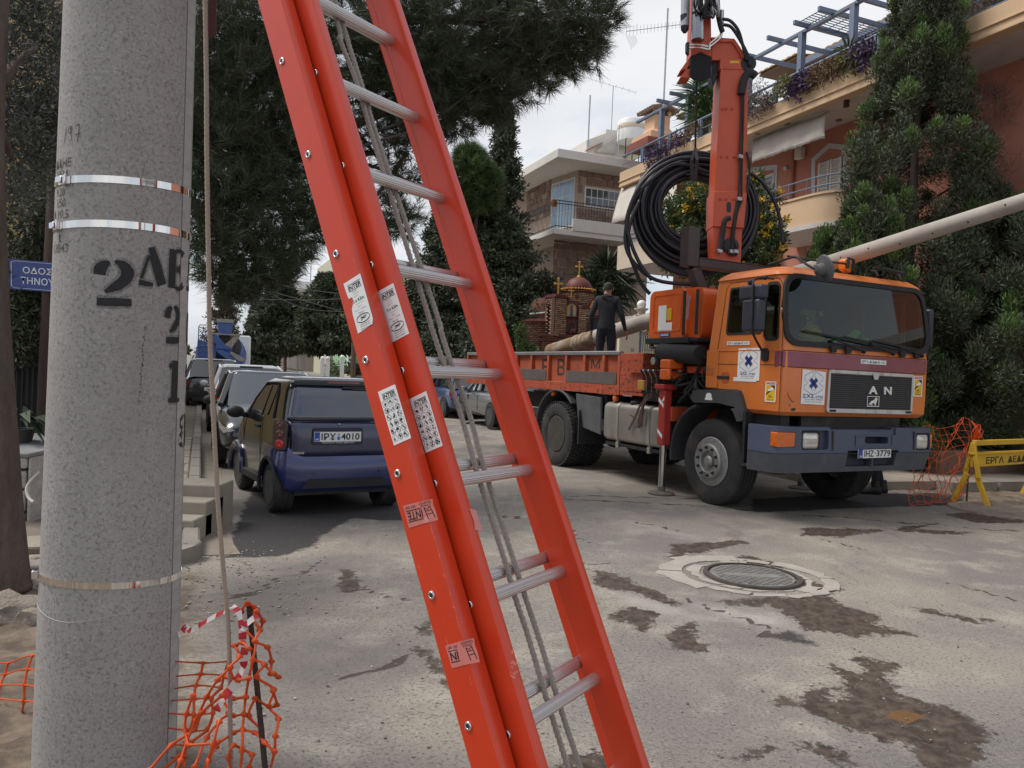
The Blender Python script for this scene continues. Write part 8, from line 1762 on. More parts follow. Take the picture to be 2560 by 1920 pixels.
# ================================================================ NETS, REBAR, TAPE, ROPE
netm=mat('net_orange',(.80,.115,.022),.45,var=.12,sc=12,isl=.15,trans=.25)
def nstrand(mb,pts,r=.004,k=5):
    P=smooth_path(pts,k);n=len(P);mb.tube(P,[r*(1+.9*(abs(((i/k) % 1) - .5)*2)**6) for i in range(n)],6)
def netpatch(cols,nm,label,r=.004,breakp=.0):
    ""
    mb=MB()
    for c_ in cols: nstrand(mb,c_,r*1.25)
    for i in range(min(len(c_) for c_ in cols)):
        run=[c_[i] for c_ in cols]
        if random.random() > breakp: nstrand(mb,run,r*.75)
    for c_ in cols:
        for p in c_: mb.ball(p,r*1.5,7,5,(1.4,.5,1))
    return mb.build(nm,netm,None,sharp=3)
ZB=lambda x,y: (x*ZS,1280+y*ZS)
cols=[]
for k,(xl,d) in enumerate(((-60,3.4),(45,3.3),(200,3.2),(400,3.1),(620,3.0),(850,2.9),(1060,2.8),(1300,2.68))):
    col=[]
    for i in range(9):
        y=955+i*88+(18*sin(k*2.1+i)) - (18 if k in (2,) else 0);x=xl - i*(22 if k < 7 else 20)*.8+10*sin(i*1.7+k);col.append(at(*ZB(x,y),d+.03*sin(i+k)))
    cols.append(col)
last=[at(*ZB(x,y),2.58) for x,y in ((1470,960),(1440,1050),(1420,1130),(1360,1200),(1370,1290),(1330,1400),(1230,1480),(1150,1570),(1020,1680))];cols.append(last)
o=netpatch(cols,'safety_net','');o['label']='sagging orange plastic safety net running behind the concrete pole to the rebar stake';o['category']='safety net'
mb=MB()
for pts in ([(1590,590),(1550,640),(1560,740),(1640,830),(1625,950),(1600,1070),(1580,1190),(1568,1300),(1560,1400),(1558,1530),(1540,1700)],[(1590,590),(1630,610),(1620,680),(1670,760),(1640,830),(1720,870),(1745,960),(1740,1040)],[(1625,950),(1700,980),(1650,1060),(1760,1140),(1730,1250),(1790,1330),(1770,1440),(1765,1540),(1730,1690)],[(1640,1200),(1730,1250),(1780,1240),(1755,1150)],[(1510,860),(1540,930),(1480,1000),(1500,1090),(1430,1180),(1470,1290),(1410,1350),(1370,1500),(1300,1700)],
            [(1510,860),(1560,840),(1600,880)],[(1600,1070),(1530,1080),(1460,1060)],[(1580,1190),(1500,1200),(1430,1180)],[(1568,1300),(1500,1310),(1470,1290)],[(1560,1400),(1640,1420),(1700,1480),(1765,1540)],[(1480,1000),(1400,1080),(1330,1190),(1260,1340),(1200,1480),(1160,1600),(1120,1700)],[(1640,1200),(1600,1310),(1680,1400),(1700,1500)],[(1430,1180),(1300,1290),(1250,1400),(1100,1500),(960,1660)],[(1410,1350),(1330,1450),(1250,1640)],[(1558,1530),(1500,1500),(1470,1580),(1500,1690)],[(1560,1400),(1500,1420),(1400,1480),(1210,1500)],[(1670,760),(1690,700),(1650,640)],[(1700,980),(1760,1040),(1790,1060)],[(1558,1530),(1620,1560),(1600,1640)],[(1390,1510),(1340,1600),(1340,1700)],[(1240,1180),(1200,1300),(1190,1400),(1210,1500)]):
    d=[2.36+.05*sin(i*1.3+pts[0][1]*.01) for i in range(len(pts))];P=[at(*ZB(*p),d[i]) for i,p in enumerate(pts)];nstrand(mb,P,.0042)
    for p in P: mb.ball(p,.0072,7,5,(1.6,.5,1.2))
o=mb.build('safety_net',netm,None,sharp=3);tag(o,'crumpled end of the orange net bunched and knotted around the rebar stake','safety net')
rb0,rb1=at(*ZB(1600,600),2.40),at(*ZB(1705,1646),2.33);d=(rb1 - rb0).normalized();rb2=rb1+d*(rb1.z+.05)/abs(d.z);mb=MB();mb.tube([rb0,rb2],.0085,10)
n=int((rb2 - rb0).length/.012)
for k in range(n): p=rb0.lerp(rb2,k/n);mb.lathe([(.0085,-.002),(.0105,0),(.0085,.002)],p,d+V((.25 if k % 2 else -.25,0,0)),8,False)
o=mb.build('rebar_stake',mat('rusty_rebar',(.060,.040,.032),.8,.3,var=.4,sc=40,bump=.4));tag(o,'rusty rebar stake in the ground right of the concrete pole','stake')
tapes=[]
def tape(pts,ds,wd,name='barrier_tape'):
    P=smooth_path([at(*ZB(*p),d_) for p,d_ in zip(pts,ds)],8);wv=MB();rv=MB()
    for i in range(len(P) - 1):
        tw_=sin(i*.42)*.9;sd_=(P[i+1] - P[i]).cross(V((sin(tw_),-1,cos(tw_)))).normalized()*wd/2;s2=(P[min(i+2,len(P) - 1)] - P[i+1] if i+2 < len(P) else P[i+1] - P[i]).cross(V((sin(sin((i+1)*.42)*.9),-1,cos(sin((i+1)*.42)*.9)))).normalized()*wd/2
        (rv if (i//4) % 2 else wv).quad(P[i] - sd_,P[i]+sd_,P[i+1]+s2,P[i+1] - s2)
    return wv,rv
tt=thing('barrier_tape','red and white barrier tape tied round the rebar stake and stretched to the pole','barrier tape',rb0);tpw,tpr=mat('tape_white',(.74,.70,.68),.4,trans=.2),mat('tape_red',(.52,.03,.045),.4,trans=.15)
for pts,ds,wd in (([(1150,790),(1200,750),(1230,760),(1330,700),(1440,640),(1500,620)],[2.56,2.54,2.53,2.48,2.42,2.38],.018),([(1490,610),(1530,640),(1560,740),(1590,715),(1670,650)],[2.37,2.35,2.34,2.34,2.34],.022),([(1560,740),(1560,820),(1570,920),(1560,1000),(1520,1090),(1440,1200),(1390,1280)],[2.34]*7,.024),([(1150,800),(1195,735),(1190,760)],[2.56,2.55,2.55],.018)):
    wv,rv=tape(pts,ds,wd)
    for m_,mt_ in ((wv,tpw),(rv,tpr)):
        if m_.f: m_.xf(M.Translation(-rb0));m_.build('tape_strip',mt_,tt,sharp=3)
rp=smooth_path([at(x*K,y*K,2.36) for x,y in ((441,-60),(443,0),(446,180),(447,350),(451,600),(453,720),(459,850),(466,1000),(474,1130),(484,1250),(492,1340),(496,1450),(497,1560),(498,1700))],8);rp=[rp[0]+V((0,.1,1.5))]+rp+[V((rp[-1].x,rp[-1].y - .01,.02))]
mb=MB();mb.tube(resample(rp,.004),.0068,10,strands=5,twist=380.0);o=mb.build('hanging_rope',mat('beige_rope',(.36,.29,.23),.95,var=.3,sc=300,bump=.4,bsc=400,bdist=.002),None,sharp=3);tag(o,'beige braided rope hanging vertically beside the right edge of the concrete pole','rope')
mb=MB();a,b_=at(536,-300,2.95),at(530,92,2.95);mb.bar(a,b_,.03,.004,(0,1,0));o=mb.build('steel_strip',mat('rust_strip',(.11,.045,.035),.8,var=.3));tag(o,'rusty flat steel strip hanging beside the top of the concrete pole','steel strip')
# right hand net, barrier
bd=V((.835,.55,0)).normalized();bp=V((6.08,10.16,0));bn=V((bd.y,-bd.x,0))
ybar=mat('barrier_yellow',(.60,.36,.025),.5,var=.10,sc=5,layers=[((.10,.07,.04),16,.66,.72,None,.8),((.42,.25,.04),3,.52,.8,None,.5)])
bar_=thing('road_barrier','yellow steel roadworks barrier with black stencilled letters beside the kerb','barrier',bp,atan2(bd.y,bd.x))
def bl(px,py): p=onpl(px,py,bp,bn) - bp;return p.dot(bd),p.z
t0=bl(2440,1107);t1=bl(2437,1137);t2=bl(2428,1168);mb=MB();mb.b2((.12,-.03,t0[1] - .035),(2.1,.03,t0[1]+.035));mb.build('top_rail',ybar,bar_,.008)
mb=MB();mb.b2((.08,-.02,t2[1]),(2.1,.02,t1[1]));mb.build('sign_board',ybar,bar_,.006);mb=MB();mb.b2((.06,-.04,t1[1]),(2.1,.04,t1[1]+.03));mb.build('board_rail',ybar,bar_,.006)
for x in (.1,2.1):
    for s in (-1,1): mb=MB();mb.bar((x,0,t0[1]),(x+.02*s,s*.10,.35),.05,.05,(1,0,0));mb.bar((x,s*.06,.40),(x,s*.22,.0),.06,.05,(1,0,0));mb.build('leg',ybar,bar_,.006)
me_=textmesh('ΕΡΓΑ  ΔΕΔΔΗΕ',1.42,(t1[1] - t2[1])*.58,.03)
for v in me_.vertices: v.co=V((.42+.71+v.co.x,-.0215,(t1[1]+t2[1])/2+v.co.y))
link('lettering',me_,mat('stencil_board',(.06,.045,.03),.8,alpha=(50,.28,.45,.95)),bar_,smooth=False)
pa=TM @ V((2.62,.35,0));pe=bp+V((.15,.25,0));cols=[]
for i in range(12):
    u=i/11;p=pa.lerp(pe,u);top=.98+.12*u+.05*sin(u*9);cols.append([V((p.x+.05*sin(k*1.1+i),p.y+.04*cos(k*.9+i*2),max(.03,top - k*.085 - (.10*sin(pi*u) if k > 5 else 0)))) for k in range(13)])
o=netpatch(cols,'safety_net','',.0030,.0);tag(o,'orange plastic net stretched from the truck bumper to the yellow barrier','safety net')
mb=MB();c_=pe+V((.05,-.05,.88))
for k in range(14): mb.tube(smooth_path([c_+V((random.gauss(0,.03),random.gauss(0,.04),random.gauss(0,.07))) for _ in range(4)],4),.005,5)
for k in range(5): mb.tube(smooth_path([V((pe.x,pe.y,1.10)),c_+V((random.gauss(.02,.05),-.03,.08)),c_+V((random.gauss(0,.03),0,-.05))],4),.004,5)
o=mb.build('net_knot',netm,None,sharp=3);tag(o,'knotted clump of orange net tied to the corner of the yellow barrier','net')
mb=MB();mb.tube([(pe.x,pe.y,-.05),(pe.x+.01,pe.y,1.16)],.012,8);o=mb.build('rebar_stake',MT['rusty_rebar']);tag(o,'thin metal stake holding up the net beside the yellow barrier','stake')
# kerb, pavement and low wall on the right
kst=mat('kerb_stone',(.24,.215,.185),.9,var=.2,sc=3,bump=.4,bsc=30,layers=[((.16,.14,.12),4,.52,.8,None,.6)])
kd=(G(2560,1222) - G(2450,1231)).normalized() if False else V((.93,.36,0)).normalized();k0=V((6.55,11.30,0))
for i in range(6): p=k0+kd*(i*1.0 - .0);mb=MB();mb.prism(roundpoly([(0,0),(.96,0),(.96,.32),(0,.32)],.05),lambda a,b_: p+kd*a+V((-kd.y,kd.x,0))*b_+V((0,0,-.05)),(0,0,.19));tag(mb.build('kerb_stone',kst,None,.015),kind='structure')
mb=MB();mb.prism([(-1.8,.3),(9,.3),(9,4),(-1.8,4)],lambda a,b_: k0+kd*a+V((-kd.y,kd.x,0))*b_+V((0,0,-.05)),(0,0,.17));tag(mb.build('pavement',mat('pavement_dusty',(.27,.23,.19),.95,var=.25,sc=3,bump=.4,bsc=25)),kind='structure')
pw=V((7.2,12.55,0));pd=V((.90,.43,0)).normalized();wl_=thing('low_wall','low reddish brown wall at the foot of the dark conifers behind the net','wall',pw,atan2(pd.y,pd.x));mb=MB();mb.b2((-.2,0,0),(2.3,.25,.50));mb.build('wall_body',mat('wall_redbrown',(.20,.115,.085),.9,var=.2,sc=3),wl_,.02);mb=MB();mb.b2((2.3,.05,0),(6,.3,.34));mb.build('wall_end',mat('wall_brown',(.20,.14,.10),.9,var=.2),wl_,.02)
gw=BL('garden_wall','low pale garden wall with a timber lattice on the far side of the street','wall',10.4,17);gw.box('wall_body',(10.4,14.5,0),(10.65,62,.75),cream);latt=mat('lattice',(.10,.065,.04),.8)
for q in np.arange(22,34,.28):
    gw.bar('lattice_slat',(10.5,q,.78),(10.5,q+.9,1.6),.03,.012,latt);gw.bar('lattice_slat',(10.53,q+.9,.78),(10.53,q,1.6),.03,.012,latt)
# gate pillar, globe lamp, gate
gY=21.4;gs_=.208*gY/FPX;g0=at(1240+1760*.208,560+965*.208,gY)
def gm_(x,y): return (g0.x+(x - 1760)*gs_,g0.z - (y - 965)*gs_)
gp=thing('gate_pillar','cream gate pillar numbered 66 with urn shaped top beside the blue gate','pillar',(g0.x,gY,0));x0,x1=gm_(1500,0)[0] - g0.x,gm_(1742,0)[0] - g0.x;zt_=gm_(0,1090)[1]
mb=MB();mb.b2((x0,0,0),(x1,.45,gm_(0,1280)[1]));mb.b2((-.18,.02,gm_(0,1290)[1]),(.16,.4,zt_));mb.build('pillar_body',cream,gp,.01);mb=MB();mb.lathe([(.12,0),(.10,.05),(.13,.12),(.20,.165),(.20,.19),(.05,.195)],(0,.15,zt_ - .005),n=24);mb.build('urn_top',cream,gp)
me_=textmesh('66',.085,.11,.0)
for v in me_.vertices: v.co=V((gm_(1665,0)[0] - g0.x+v.co.x,-.004,gm_(0,1515)[1]+v.co.y))
link('lettering',me_,mat('number_grey',(.10,.10,.10),.6),gp,smooth=False)
globe=mat('globe_white',(.80,.80,.79),.3,var=.02)
mb=MB();mb.ball((0,0,0),.130,24,16);o=mb.build('globe_lamp',globe,None,sharp=3);o.location=(g0.x,gY+.15,g0.z);tag(o,'round white globe lamp on the cream gate pillar behind the man','lamp')
gt=thing('gate','white and blue metal gate behind the truck crane controls','gate',(gm_(1755,0)[0],gY,0));bl_=mat('gate_blue',(.16,.25,.42),.5);zt2=gm_(0,1290)[1];wd_=.42
mb=MB();mb.b2((-.03,.1,0),(.04,.17,zt2));mb.build('gate_post',bl_,gt)
for k in range(9): mb=MB();mb.b2((.06+k*.06,.12,.4),(.078+k*.06,.14,zt2 - .12));mb.build('gate_bar',white,gt)
for k in range(5): mb=MB();mb.tube([V((.10+k*.1+.04*cos(a),.13,zt2 - .06+.05*sin(a))) for a in np.linspace(0,2*pi,13)],.008,5);mb.build('gate_scroll',white,gt)
mb=MB();mb.b2((.05,.11,.1),(.62,.14,.85));mb.build('gate_panel',mat('gate_navy',(.03,.06,.16),.4),gt)
yu0=at(1240+1330*.208,560+590*.208,28.6);yucca(yu0,'tall spiky yucca with two heads behind the shrine dome',170,1.25,heads=((0,0,.1),(.55,.1,-.35),(-.5,0,-.6),(.2,0,-1.0)),mt=mat('yucca_dark',(.040,.062,.028),.5,isl=.4),wd=.07)
b1=grd(1370,22.5);ivy=thing('shrub','leafy green shrub at the foot of the brick shrine','shrub',b1);a_=[leaf_clump(np.array(at(x,y,22.5) - b1),.16,130,.10,.05,.2) for x,y in ((1300,840),(1305,865),(1312,880),(1335,880),(1298,820),(1325,870),(1300,890),(1345,892))];npm('foliage',np.concatenate(a_),4,mat('light_leaf',(0,0,0)),ivy);mb=MB();limb(mb,(-.8,0,0),at(1302,830,22.5) - b1,.03,.01);mb.build('stem',bark,ivy)
# ================================================================ PAVEMENT LEFT
slabm=mat('paving_slab',(.30,.265,.21),.9,var=.22,sc=2.2,bump=.4,bsc=30,layers=[((.17,.14,.11),3,.52,.8,None,.6)])
def gzp(p): return float(gz(p.x,p.y))
mbk=MB()
pvq=[6.9,14.6,24,36,60]
base_=[]
for q in pvq: base_.append([st(o_,q,0)+V((0,0,gzp(st(o_,q))+dz)) for o_,dz in ((-2.7,.115),(-.12,.115),(-.12,-.1),(-2.7,-.1))])
mbk.loft(base_);tag(mbk.build('pavement',mat('pavement_bed',(.17,.14,.11),.95,var=.2)),kind='structure')
sl_me=MB().box((0,0,0),(.405,.405,.035)).mesh('slab');sl_me.materials.append(slabm)
pavr=bpy.data.objects['pavement.001'] if 'pavement.001' in bpy.data.objects else None
for i in range(6):
    for j in range(22):
        o_,q_=-.34 - .42*i,7.12+.42*j;p=st(o_,q_);p.z=gzp(p)+.122+random.uniform(-.004,.004);o=bpy.data.objects.new('paving_slab',sl_me);C.objects.link(o);o.matrix_world=M.Translation(p) @ M.Rotation(TS+random.uniform(-.006,.006),4,'Z') @ M.Rotation(random.uniform(-.01,.01),4,'X');o.parent=pavr
        if pavr is None: o['kind']='structure'
ks_me=MB().box((0,0,0),(.15,.97,.24)).mesh('kerb');ks_me.materials.append(kst)
for j in range(26): p=st(-.04,7.5+j);p.z=gzp(p)+.025;o=bpy.data.objects.new('kerb_stone',ks_me);C.objects.link(o);o.matrix_world=M.Translation(p) @ M.Rotation(TS,4,'Z');o['kind']='structure';o.modifiers.new('b','BEVEL').width=.02
for k in range(5):
    a0,a1=-pi/2*(k/5),-pi/2*((k+.96)/5);mb=MB();P=[]
    cen=st(-.75,6.98);R1,R0=.80,.62
    pl_=[(R1*cos(a),R1*sin(a)*.75) for a in np.linspace(a0,a1,5)]+[(R0*cos(a),R0*sin(a)*.75) for a in np.linspace(a1,a0,5)]
    mb.prism(pl_,lambda a,b_: cen+SR*a+SQ*b_+V((0,0,gzp(cen) - .09)),(0,0,.22));tag(mb.build('kerb_stone',kst,None,.02),kind='structure')
mb=MB();mb.prism([(.62*cos(a),.62*sin(a)*.75) for a in np.linspace(0,-pi/2,9)]+[(-2.0,-.465),(-2.0,0)],lambda a,b_: st(-.75,6.98)+SR*a+SQ*b_+V((0,0,gzp(st(-.75,6.9)) - .08)),(0,0,.16));tag(mb.build('kerb_apron',slabm,None,.01),kind='structure')
for i in range(3): mb=MB();p=st(-1.25 - .98*i,6.46);mb.box(V((p.x,p.y,gzp(p) - .01)),(.97,.19,.20),M.Rotation(TS+.0,3,'Z'));tag(mb.build('kerb_stone',kst,None,.02),kind='structure')
gut=MB();gut.loft([[st(o_,q)+V((0,0,gzp(st(o_,q))+.006)) for o_ in (.04,.18,.34+.03*sin(q*3))] for q in np.arange(7.0,40,.5)],False,False);tag(gut.build('gutter',mat('gutter_concrete',(.25,.21,.165),.9,var=.25,sc=3,layers=[((.10,.085,.07),3,.5,.7,None,.7)],bump=.3,bsc=25),None,sharp=3),kind='structure')
# ---------------------------------------------------------------- left side: street name post, fence, white block wall, steps, rocks
pp=gr(106,1245,-.06);sp_=thing('sign_post','old dark brown wooden post carrying the blue street name sign','post',pp);pY=pp.y
tp=at(165,-200,pY) - pp;mb=MB();mb.tube([V((0,0,-.3)),V((.005,0,1.5)),V((tp.x*.9,0,5.0))],[.085,.08,.07],14);mb.build('post',mat('post_wood',(.050,.030,.024),.9,var=.4,sc=6,stretch=(1,1,.15),bump=.6,bsc=20),sp_,sharp=3)
sc4=[at(22,647,pY - .1),at(168,659,pY - .1),at(164,733,pY - .1),at(24,722,pY - .1)];sg=thing('street_sign','blue enamel street name sign with white Greek letters, half hidden by the pole','sign',sc4[3]);fq=bil([p - sc4[3] for p in sc4]);fy=V((0,-.012,0))
mb=MB();mb.prism([(0,0),(1,0),(1,1),(0,1)],lambda u,v_: fq(u,v_),V((0,.015,0)));mb.build('plate',mat('enamel_blue',(.018,.040,.20),.3,var=.08,coat=.3),sg)
bw_=mat('enamel_white',(.62,.64,.68),.4);mb=MB()
for P_ in ([(.04,.10),(.10,.05),(.96,.05)],[(.04,.10),(.035,.88),(.08,.95),(.96,.95)]): stroke(mb,P_,.012,lambda u,v_: fq(u,v_)+V((0,-.002,0)))
mb.build('border',bw_,sg,smooth=False)
qtext('ΟΔΟΣ',fq,.24,.22,.76,.44,bw_,sg,.01,V((0,-1,0)),e=.003);qtext('ΤΗΝΟΥ',fq,.20,.56,.80,.80,bw_,sg,.012,V((0,-1,0)),e=.003)
fY=8.6;fz0,fz1=at(60,1120,fY),at(60,885,fY);fc=thing('iron_fence','black iron fence with upright bars in front of the dark conifer at the left','fence',(fz0.x,fY,fz0.z));H_=fz1.z - fz0.z;pkm=MB().tube([(0,0,0),(0,0,H_ - .06),(0,0,H_)],[.011,.011,.002],6).mesh('bar');irn2=mat('iron_black',(.022,.021,.023),.6,.3,var=.2);pkm.materials.append(irn2)
for i in range(26): place('fence_bar',pkm,M.Translation((-.7+i*.06,0,0)),fc)
for z in (.10,H_ - .14): mb=MB();mb.b2((-.72,-.012,z),(.85,.012,z+.04));mb.build('fence_rail',irn2,fc)
mb=MB();mb.b2((-.74,-.03,-.3),(-.68,.03,H_+.1));mb.build('fence_post',irn2,fc);mb=MB();mb.b2((-.75,.03,0.02),(.85,.05,H_ - .16));mb.build('fence_sheet',mat('sheet_black',(.018,.018,.020),.7),fc)
wY=6.9;gwall=thing('block_wall','white painted stone block wall end with grey coping beside the left steps','wall',V((at(30,1200,wY).x,wY,at(30,1340,wY).z)));wb=V(gwall.location);wpaint=mat('wall_whitewash',(.40,.37,.34),.9,var=.2,sc=3,bump=.9,bsc=9,bdist=.05,layers=[((.62,.60,.57),2,.5,.7,None,.7),((.2,.17,.15),5,.55,.8,None,.5)])
for (xa,xb_,ya,yb_) in ((22,68,1142,1172),(-60,20,1142,1172),(20,64,1176,1222),(-60,17,1176,1222),(24,60,1226,1280),(-60,20,1226,1290),(30,58,1284,1320)):
    a,b_=at(xa,ya,wY) - wb,at(xb_,yb_,wY) - wb;mb=MB();mb.b2((a.x,-random.uniform(0,.03),b_.z),(b_.x,.3,a.z));mb.build('block',wpaint,gwall,.02,seg=3)
a,b_=at(20,1130,wY) - wb,at(96,1140,wY) - wb;mb=MB();mb.hexa([V((a.x - .4,-.03,b_.z - .02)),V((a.x+.20,-.03,b_.z - .02)),V((b_.x+.1,1.0,b_.z+.06)),V((a.x - .4,1.0,b_.z+.06)),V((a.x - .4,-.03,b_.z+.02)),V((a.x+.20,-.03,b_.z+.02)),V((b_.x+.1,1.0,b_.z+.10)),V((a.x - .4,1.0,b_.z+.10))]);mb.build('coping',mat('coping_grey',(.20,.20,.20),.8,var=.2),gwall,.01);mb=MB();mb.hexa([V((a.x+.19,.0,-.2)),V((a.x+.21,.0,-.2)),V((b_.x+.1,1.0,-.2)),V((b_.x+.08,1.0,-.2)),V((a.x+.19,.0,b_.z - .02)),V((a.x+.21,.0,b_.z - .02)),V((b_.x+.1,1.0,b_.z+.05)),V((b_.x+.08,1.0,b_.z+.05))]);mb.build('side_face',wpaint,gwall)
stp2=thing('steps','worn beige concrete steps between the white block wall and the pole','steps',V((at(80,1300,wY).x,wY,wb.z - .1)));sb=V(stp2.location)
for k in range(4): mb=MB();z=at(80,1325 - 33*k,wY).z - sb.z;mb.b2((-.16,-.15+.28*k,-.4),(1.4,.3+.28*k,z));mb.build('step',slabm,stp2,.015)
mb=MB();mb.tube(smooth_path([at(100,1180,wY),at(75,1205,wY - .05),at(66,1225,wY - .1),at(72,1245,wY - .15),at(84,1256,wY - .2)],4),.014,8);o=mb.build('water_pipe',mat('pipe_pale',(.42,.39,.35),.5,.3));tag(o,'bent pale water pipe hanging over the steps by the white block wall','pipe');
pl0=at(45,1110,7.4);ph=thing('potted_plant','dark large leaved plant growing over the coping by the iron fence','plant',pl0);a_=[]
for k in range(26): d=unit(np.array([random.gauss(0,1),random.gauss(0,.6),random.uniform(-.4,.9)]));a_.append(blades(np.array([[0,0,.22]])+d*.05,d[None],np.array([random.uniform(.25,.42)]),np.array([.10]),.5))
npm('leaves',np.concatenate(a_),4,mat('dark_big_leaf',(.035,.055,.028),.4,isl=.3),ph);mb=MB();mb.lathe([(.10,-.05),(.14,.14),(.15,.15),(.12,.15),(.11,.1)],n=16);mb.build('pot',mat('pot_dark',(.05,.05,.05),.7),ph)
def rock(p,r,label,sq=(1,.8,.6),seed=0):
    rnd=random.Random(seed);bm=bmesh.new();bmesh.ops.create_icosphere(bm,subdivisions=3,radius=1)
    from mathutils import noise as mn
    for v in bm.verts: n_=mn.noise(v.co*1.3+V((seed,0,0)))*.45+mn.noise(v.co*3.5+V((seed,3,0)))*.16;v.co=V((v.co.x*sq[0],v.co.y*sq[1],v.co.z*sq[2]))*r*(1+n_)
    me_=bpy.data.meshes.new('rock');bm.to_mesh(me_);bm.free();o=link('rock',me_,mat('rock_pale',(.27,.225,.18),.95,var=.3,sc=5,bump=.9,bsc=14,bdist=.04,layers=[((.10,.075,.06),4,.5,.72,None,.8),((.40,.37,.33),7,.56,.7,None,.6)]),None,sharp=.9);o.location=p;tag(o,label,'rock','rocks on the left verge');return o
rock(G(20,1545)+V((0,0,.02)),.19,'large pale rock at the left edge below the tree trunk',(1.2,.8,.65),1);rock(G(78,1550)+V((0,.0,.0)),.17,'broken flat rock between the tree trunk and the pole',(1.1,.7,.6),2);rock(G(60,1470)+V((0,0,.02)),.11,'thin slab of rock lying behind the larger rocks',(1.5,.7,.4),5);rock(G(82,1418),.09,'small pinkish rock touching the pole beside the lowest steel band',(1,.9,.8),7)
# ================================================================ MANHOLES
mc=G(1880,1442);mh=thing('manhole','round cast iron manhole cover ringed by cracked pale cement in the street','manhole',V((mc.x,mc.y,mc.z+.004)));mr_=.325;irnc=mat('cast_iron',(.30,.29,.28),.55,.5,var=.25,sc=9,layers=[((.34,.30,.25),6,.5,.75,None,.7)])
mb=MB();mb.lathe([(mr_ - .012,-.02),(mr_ - .012,.010),(0,.011)],n=48);mb.build('cover',irnc,mh,sharp=.5);mb=MB();mb.lathe([(mr_+.045,-.02),(mr_+.04,.016),(mr_+.008,.018),(mr_+.006,-.005)],n=48,cap=False);mb.build('ring',mat('ring_iron',(.09,.075,.065),.7,.3,var=.3),mh,sharp=.5)
mb=MB()
for i in range(-9,10):
    for j in range(-9,10):
        x,y=i*.033,j*.033
        if x*x+y*y < (mr_ - .03)**2 and not (abs(y) < .04 and abs(x) < .2): mb.box((x,y,.014),(.023 if (i+j) % 2 else .026,.009 if (i+j) % 2 else .026,.008))
tag(mb.build('cover_studs',irnc,mh,smooth=False),kind='stuff')
cem=mat('cracked_cement',(.36,.325,.285),.9,var=.18,sc=4,bump=.3,bsc=40,layers=[((.30,.27,.23),6,.52,.8,None,.5)]);rnd=random.Random(4)
def pieces(r0,r1,n,offx,sqx,sqy):
    an=sorted(2*pi*(k+rnd.uniform(-.28,.28))/n for k in range(n))
    for k in range(n):
        a0,a1=an[k]+.012,(an[(k+1) % n]+(2*pi if k==n - 1 else 0)) - .012;ra,rb=r0+.012,r1*rnd.uniform(.88,1.10);P=[]
        for a in np.linspace(a0,a1,5): P.append(((ra+(rnd.uniform(0,.02)))*cos(a)*sqx[0],(ra+rnd.uniform(0,.02))*sin(a)*sqy[0]))
        for a in np.linspace(a1,a0,5): P.append((offx+rb*rnd.uniform(.95,1.04)*cos(a)*sqx[1],rb*rnd.uniform(.95,1.04)*sin(a)*sqy[1]))
        mb=MB();h_=rnd.uniform(.005,.010);mb.prism(P,lambda x,y: (x,y,-.004),(0,0,h_));mb.build('cement_piece',cem,mh,.003,smooth=False)
pieces(mr_+.05,.47,13,-.01,(1,1.05),(1,.95));pieces(.48,.63,13,-.02,(1.05,1.08),(.95,.96))
m2=G(2505,1278);mh2=thing('manhole','second manhole at the right edge, half buried in wet brown dirt','manhole',V((m2.x,m2.y,m2.z+.004)));mb=MB();mb.lathe([(.62,-.02),(.60,.02),(.50,.022),(.49,.0),(0,.002)],n=40);mb.build('ring',mat('ring_dirty',(.22,.18,.14),.9,var=.3,sc=6,bump=.5,bsc=30),mh2)
for k in range(-6,7): mb=MB();y=k*.07;x=sqrt(max(.0,.46**2 - y*y));mb.tube([V((-x+2*x*i/9,y+.015*sin(i*2.0),.006)) for i in range(10)],.010,5);mb.build('cover_rib',MT['ring_dirty'],mh2)
mb=MB()
for k in range(900):
    if k < 500: px,py=random.uniform(1250,2560),random.uniform(1350,1920)
    else: px,py=random.uniform(560,1100),random.uniform(1260,1900)
    p=G(px,py);r=random.choice((.002,.003,.004,.005,.008))*random.uniform(.6,1.2);mb.ball(p+V((0,0,r*.4)),r,5,3,(1,random.uniform(.6,1.2),.7))
for k in range(300): p=st(random.gauss(.3,.35),random.uniform(4.8,7.2));r=random.uniform(.004,.014);mb.ball(V((p.x,p.y,gzp(p)+r*.3)),r,5,3,(1,random.uniform(.6,1.2),.7))
tag(mb.build('gravel',mat('gravel_grit',(.27,.23,.19),.95,var=.3,isl=.6),None),kind='stuff')
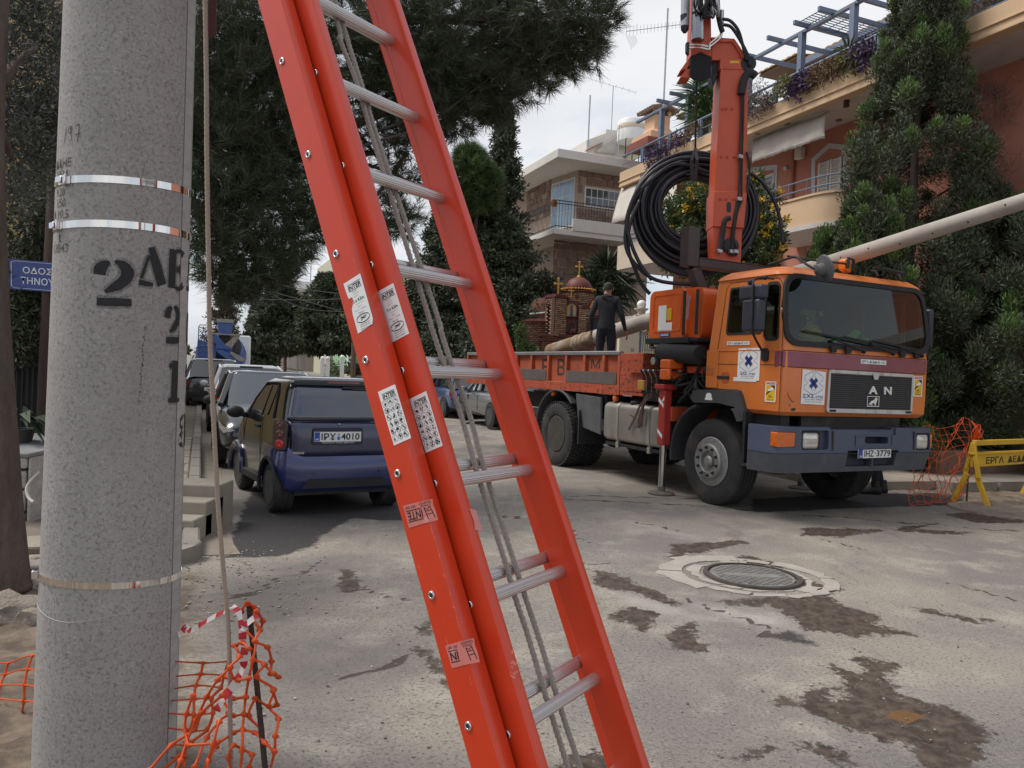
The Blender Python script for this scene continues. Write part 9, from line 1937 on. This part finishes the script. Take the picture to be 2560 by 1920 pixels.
# ================================================================ WIRES, FAR POLES, GLOBES
def far_pole(px,py0,py1,Y,r,label,mt): a,b_=at(px,py1,Y),at(px+2,py0,Y);mb=MB();mb.tube([V((a.x,a.y,.0)),b_],r,8);o=mb.build('utility_pole',mt,None);tag(o,label,'utility pole');return o
wood=mat('far_wood',(.12,.075,.05),.9,var=.2);far_pole(712,825,950,58,.13,'thin brown wooden utility pole in front of the far awnings',wood);far_pole(883,855,925,50,.16,'short brown wooden pole beside the dark trees near the ladder',wood);far_pole(743,870,950,55,.07,'thin grey lamp post left of the green house',steel)
for i,(pts,Y) in enumerate(((((560,700),(700,735),(860,780)),40),(((600,690),(740,720),(900,740)),42),(((640,715),(760,770),(900,780)),44),(((560,745),(740,750),(900,745)),46),(((713,832),(745,852),(800,855)),58))):
    mb=MB();mb.tube(smooth_path([at(*p,Y) for p in pts],6),.018,5);o=mb.build('overhead_wire',mat('wire_grey',(.09,.09,.10),.6));tag(o,('topmost wire sagging down towards the far pole','wire crossing just under the pine branches','steep wire running down to the far trees','nearly level wire above the cement mixer','pale wire tied to the far brown pole')[i],'wire','overhead wires over the street')
for i,(x,y) in enumerate(((807,896),(820,896),(856,893))):
    p=at(x,y,47);t_=thing('globe_lamp',('leftmost of three far white globe lamps on short posts','middle one of three far white globe lamps','rightmost far white globe lamp beside the tree trunks')[i],'lamp',V((p.x,p.y,0)),0,'far globe lamps');mb=MB();mb.ball((0,0,p.z),.13,14,10);mb.build('globe',globe,t_,sharp=3);mb=MB();mb.b2((-.1,-.1,-.2),(.1,.1,p.z - .12));mb.build('post',white,t_)
hd_=st(10.9,50);hed=thing('hedge','low mixed green and reddish shrubs along the far right side of the street','hedge',hd_,TS);a_=[leaf_clump(np.array((random.uniform(-.5,1.5),random.uniform(-14,22),random.uniform(.4,1.3))),random.uniform(.35,.7),160,.3,.12,.2) for _ in range(60)];npm('foliage',np.concatenate(a_),4,mat('hedge_leaf',(.085,.105,.045),.6,var=.5,sc=.3,isl=.4,trans=.1),hed,'stuff')
dk=at(822,690,60);ds=thing('satellite_dish','small grey satellite dish above the dark street tree','satellite dish',dk);mb=MB();mb.lathe([(.0,0),(.25,.03),(.42,.12)],(0,0,0),(-.5,-1,.5),20,False);mb.build('dish',mat('dish_grey',(.35,.36,.38),.5),ds);mb=MB();mb.tube([(0,0,0),(0,.1,-3)],.05,6);mb.build('mast',steel,ds)
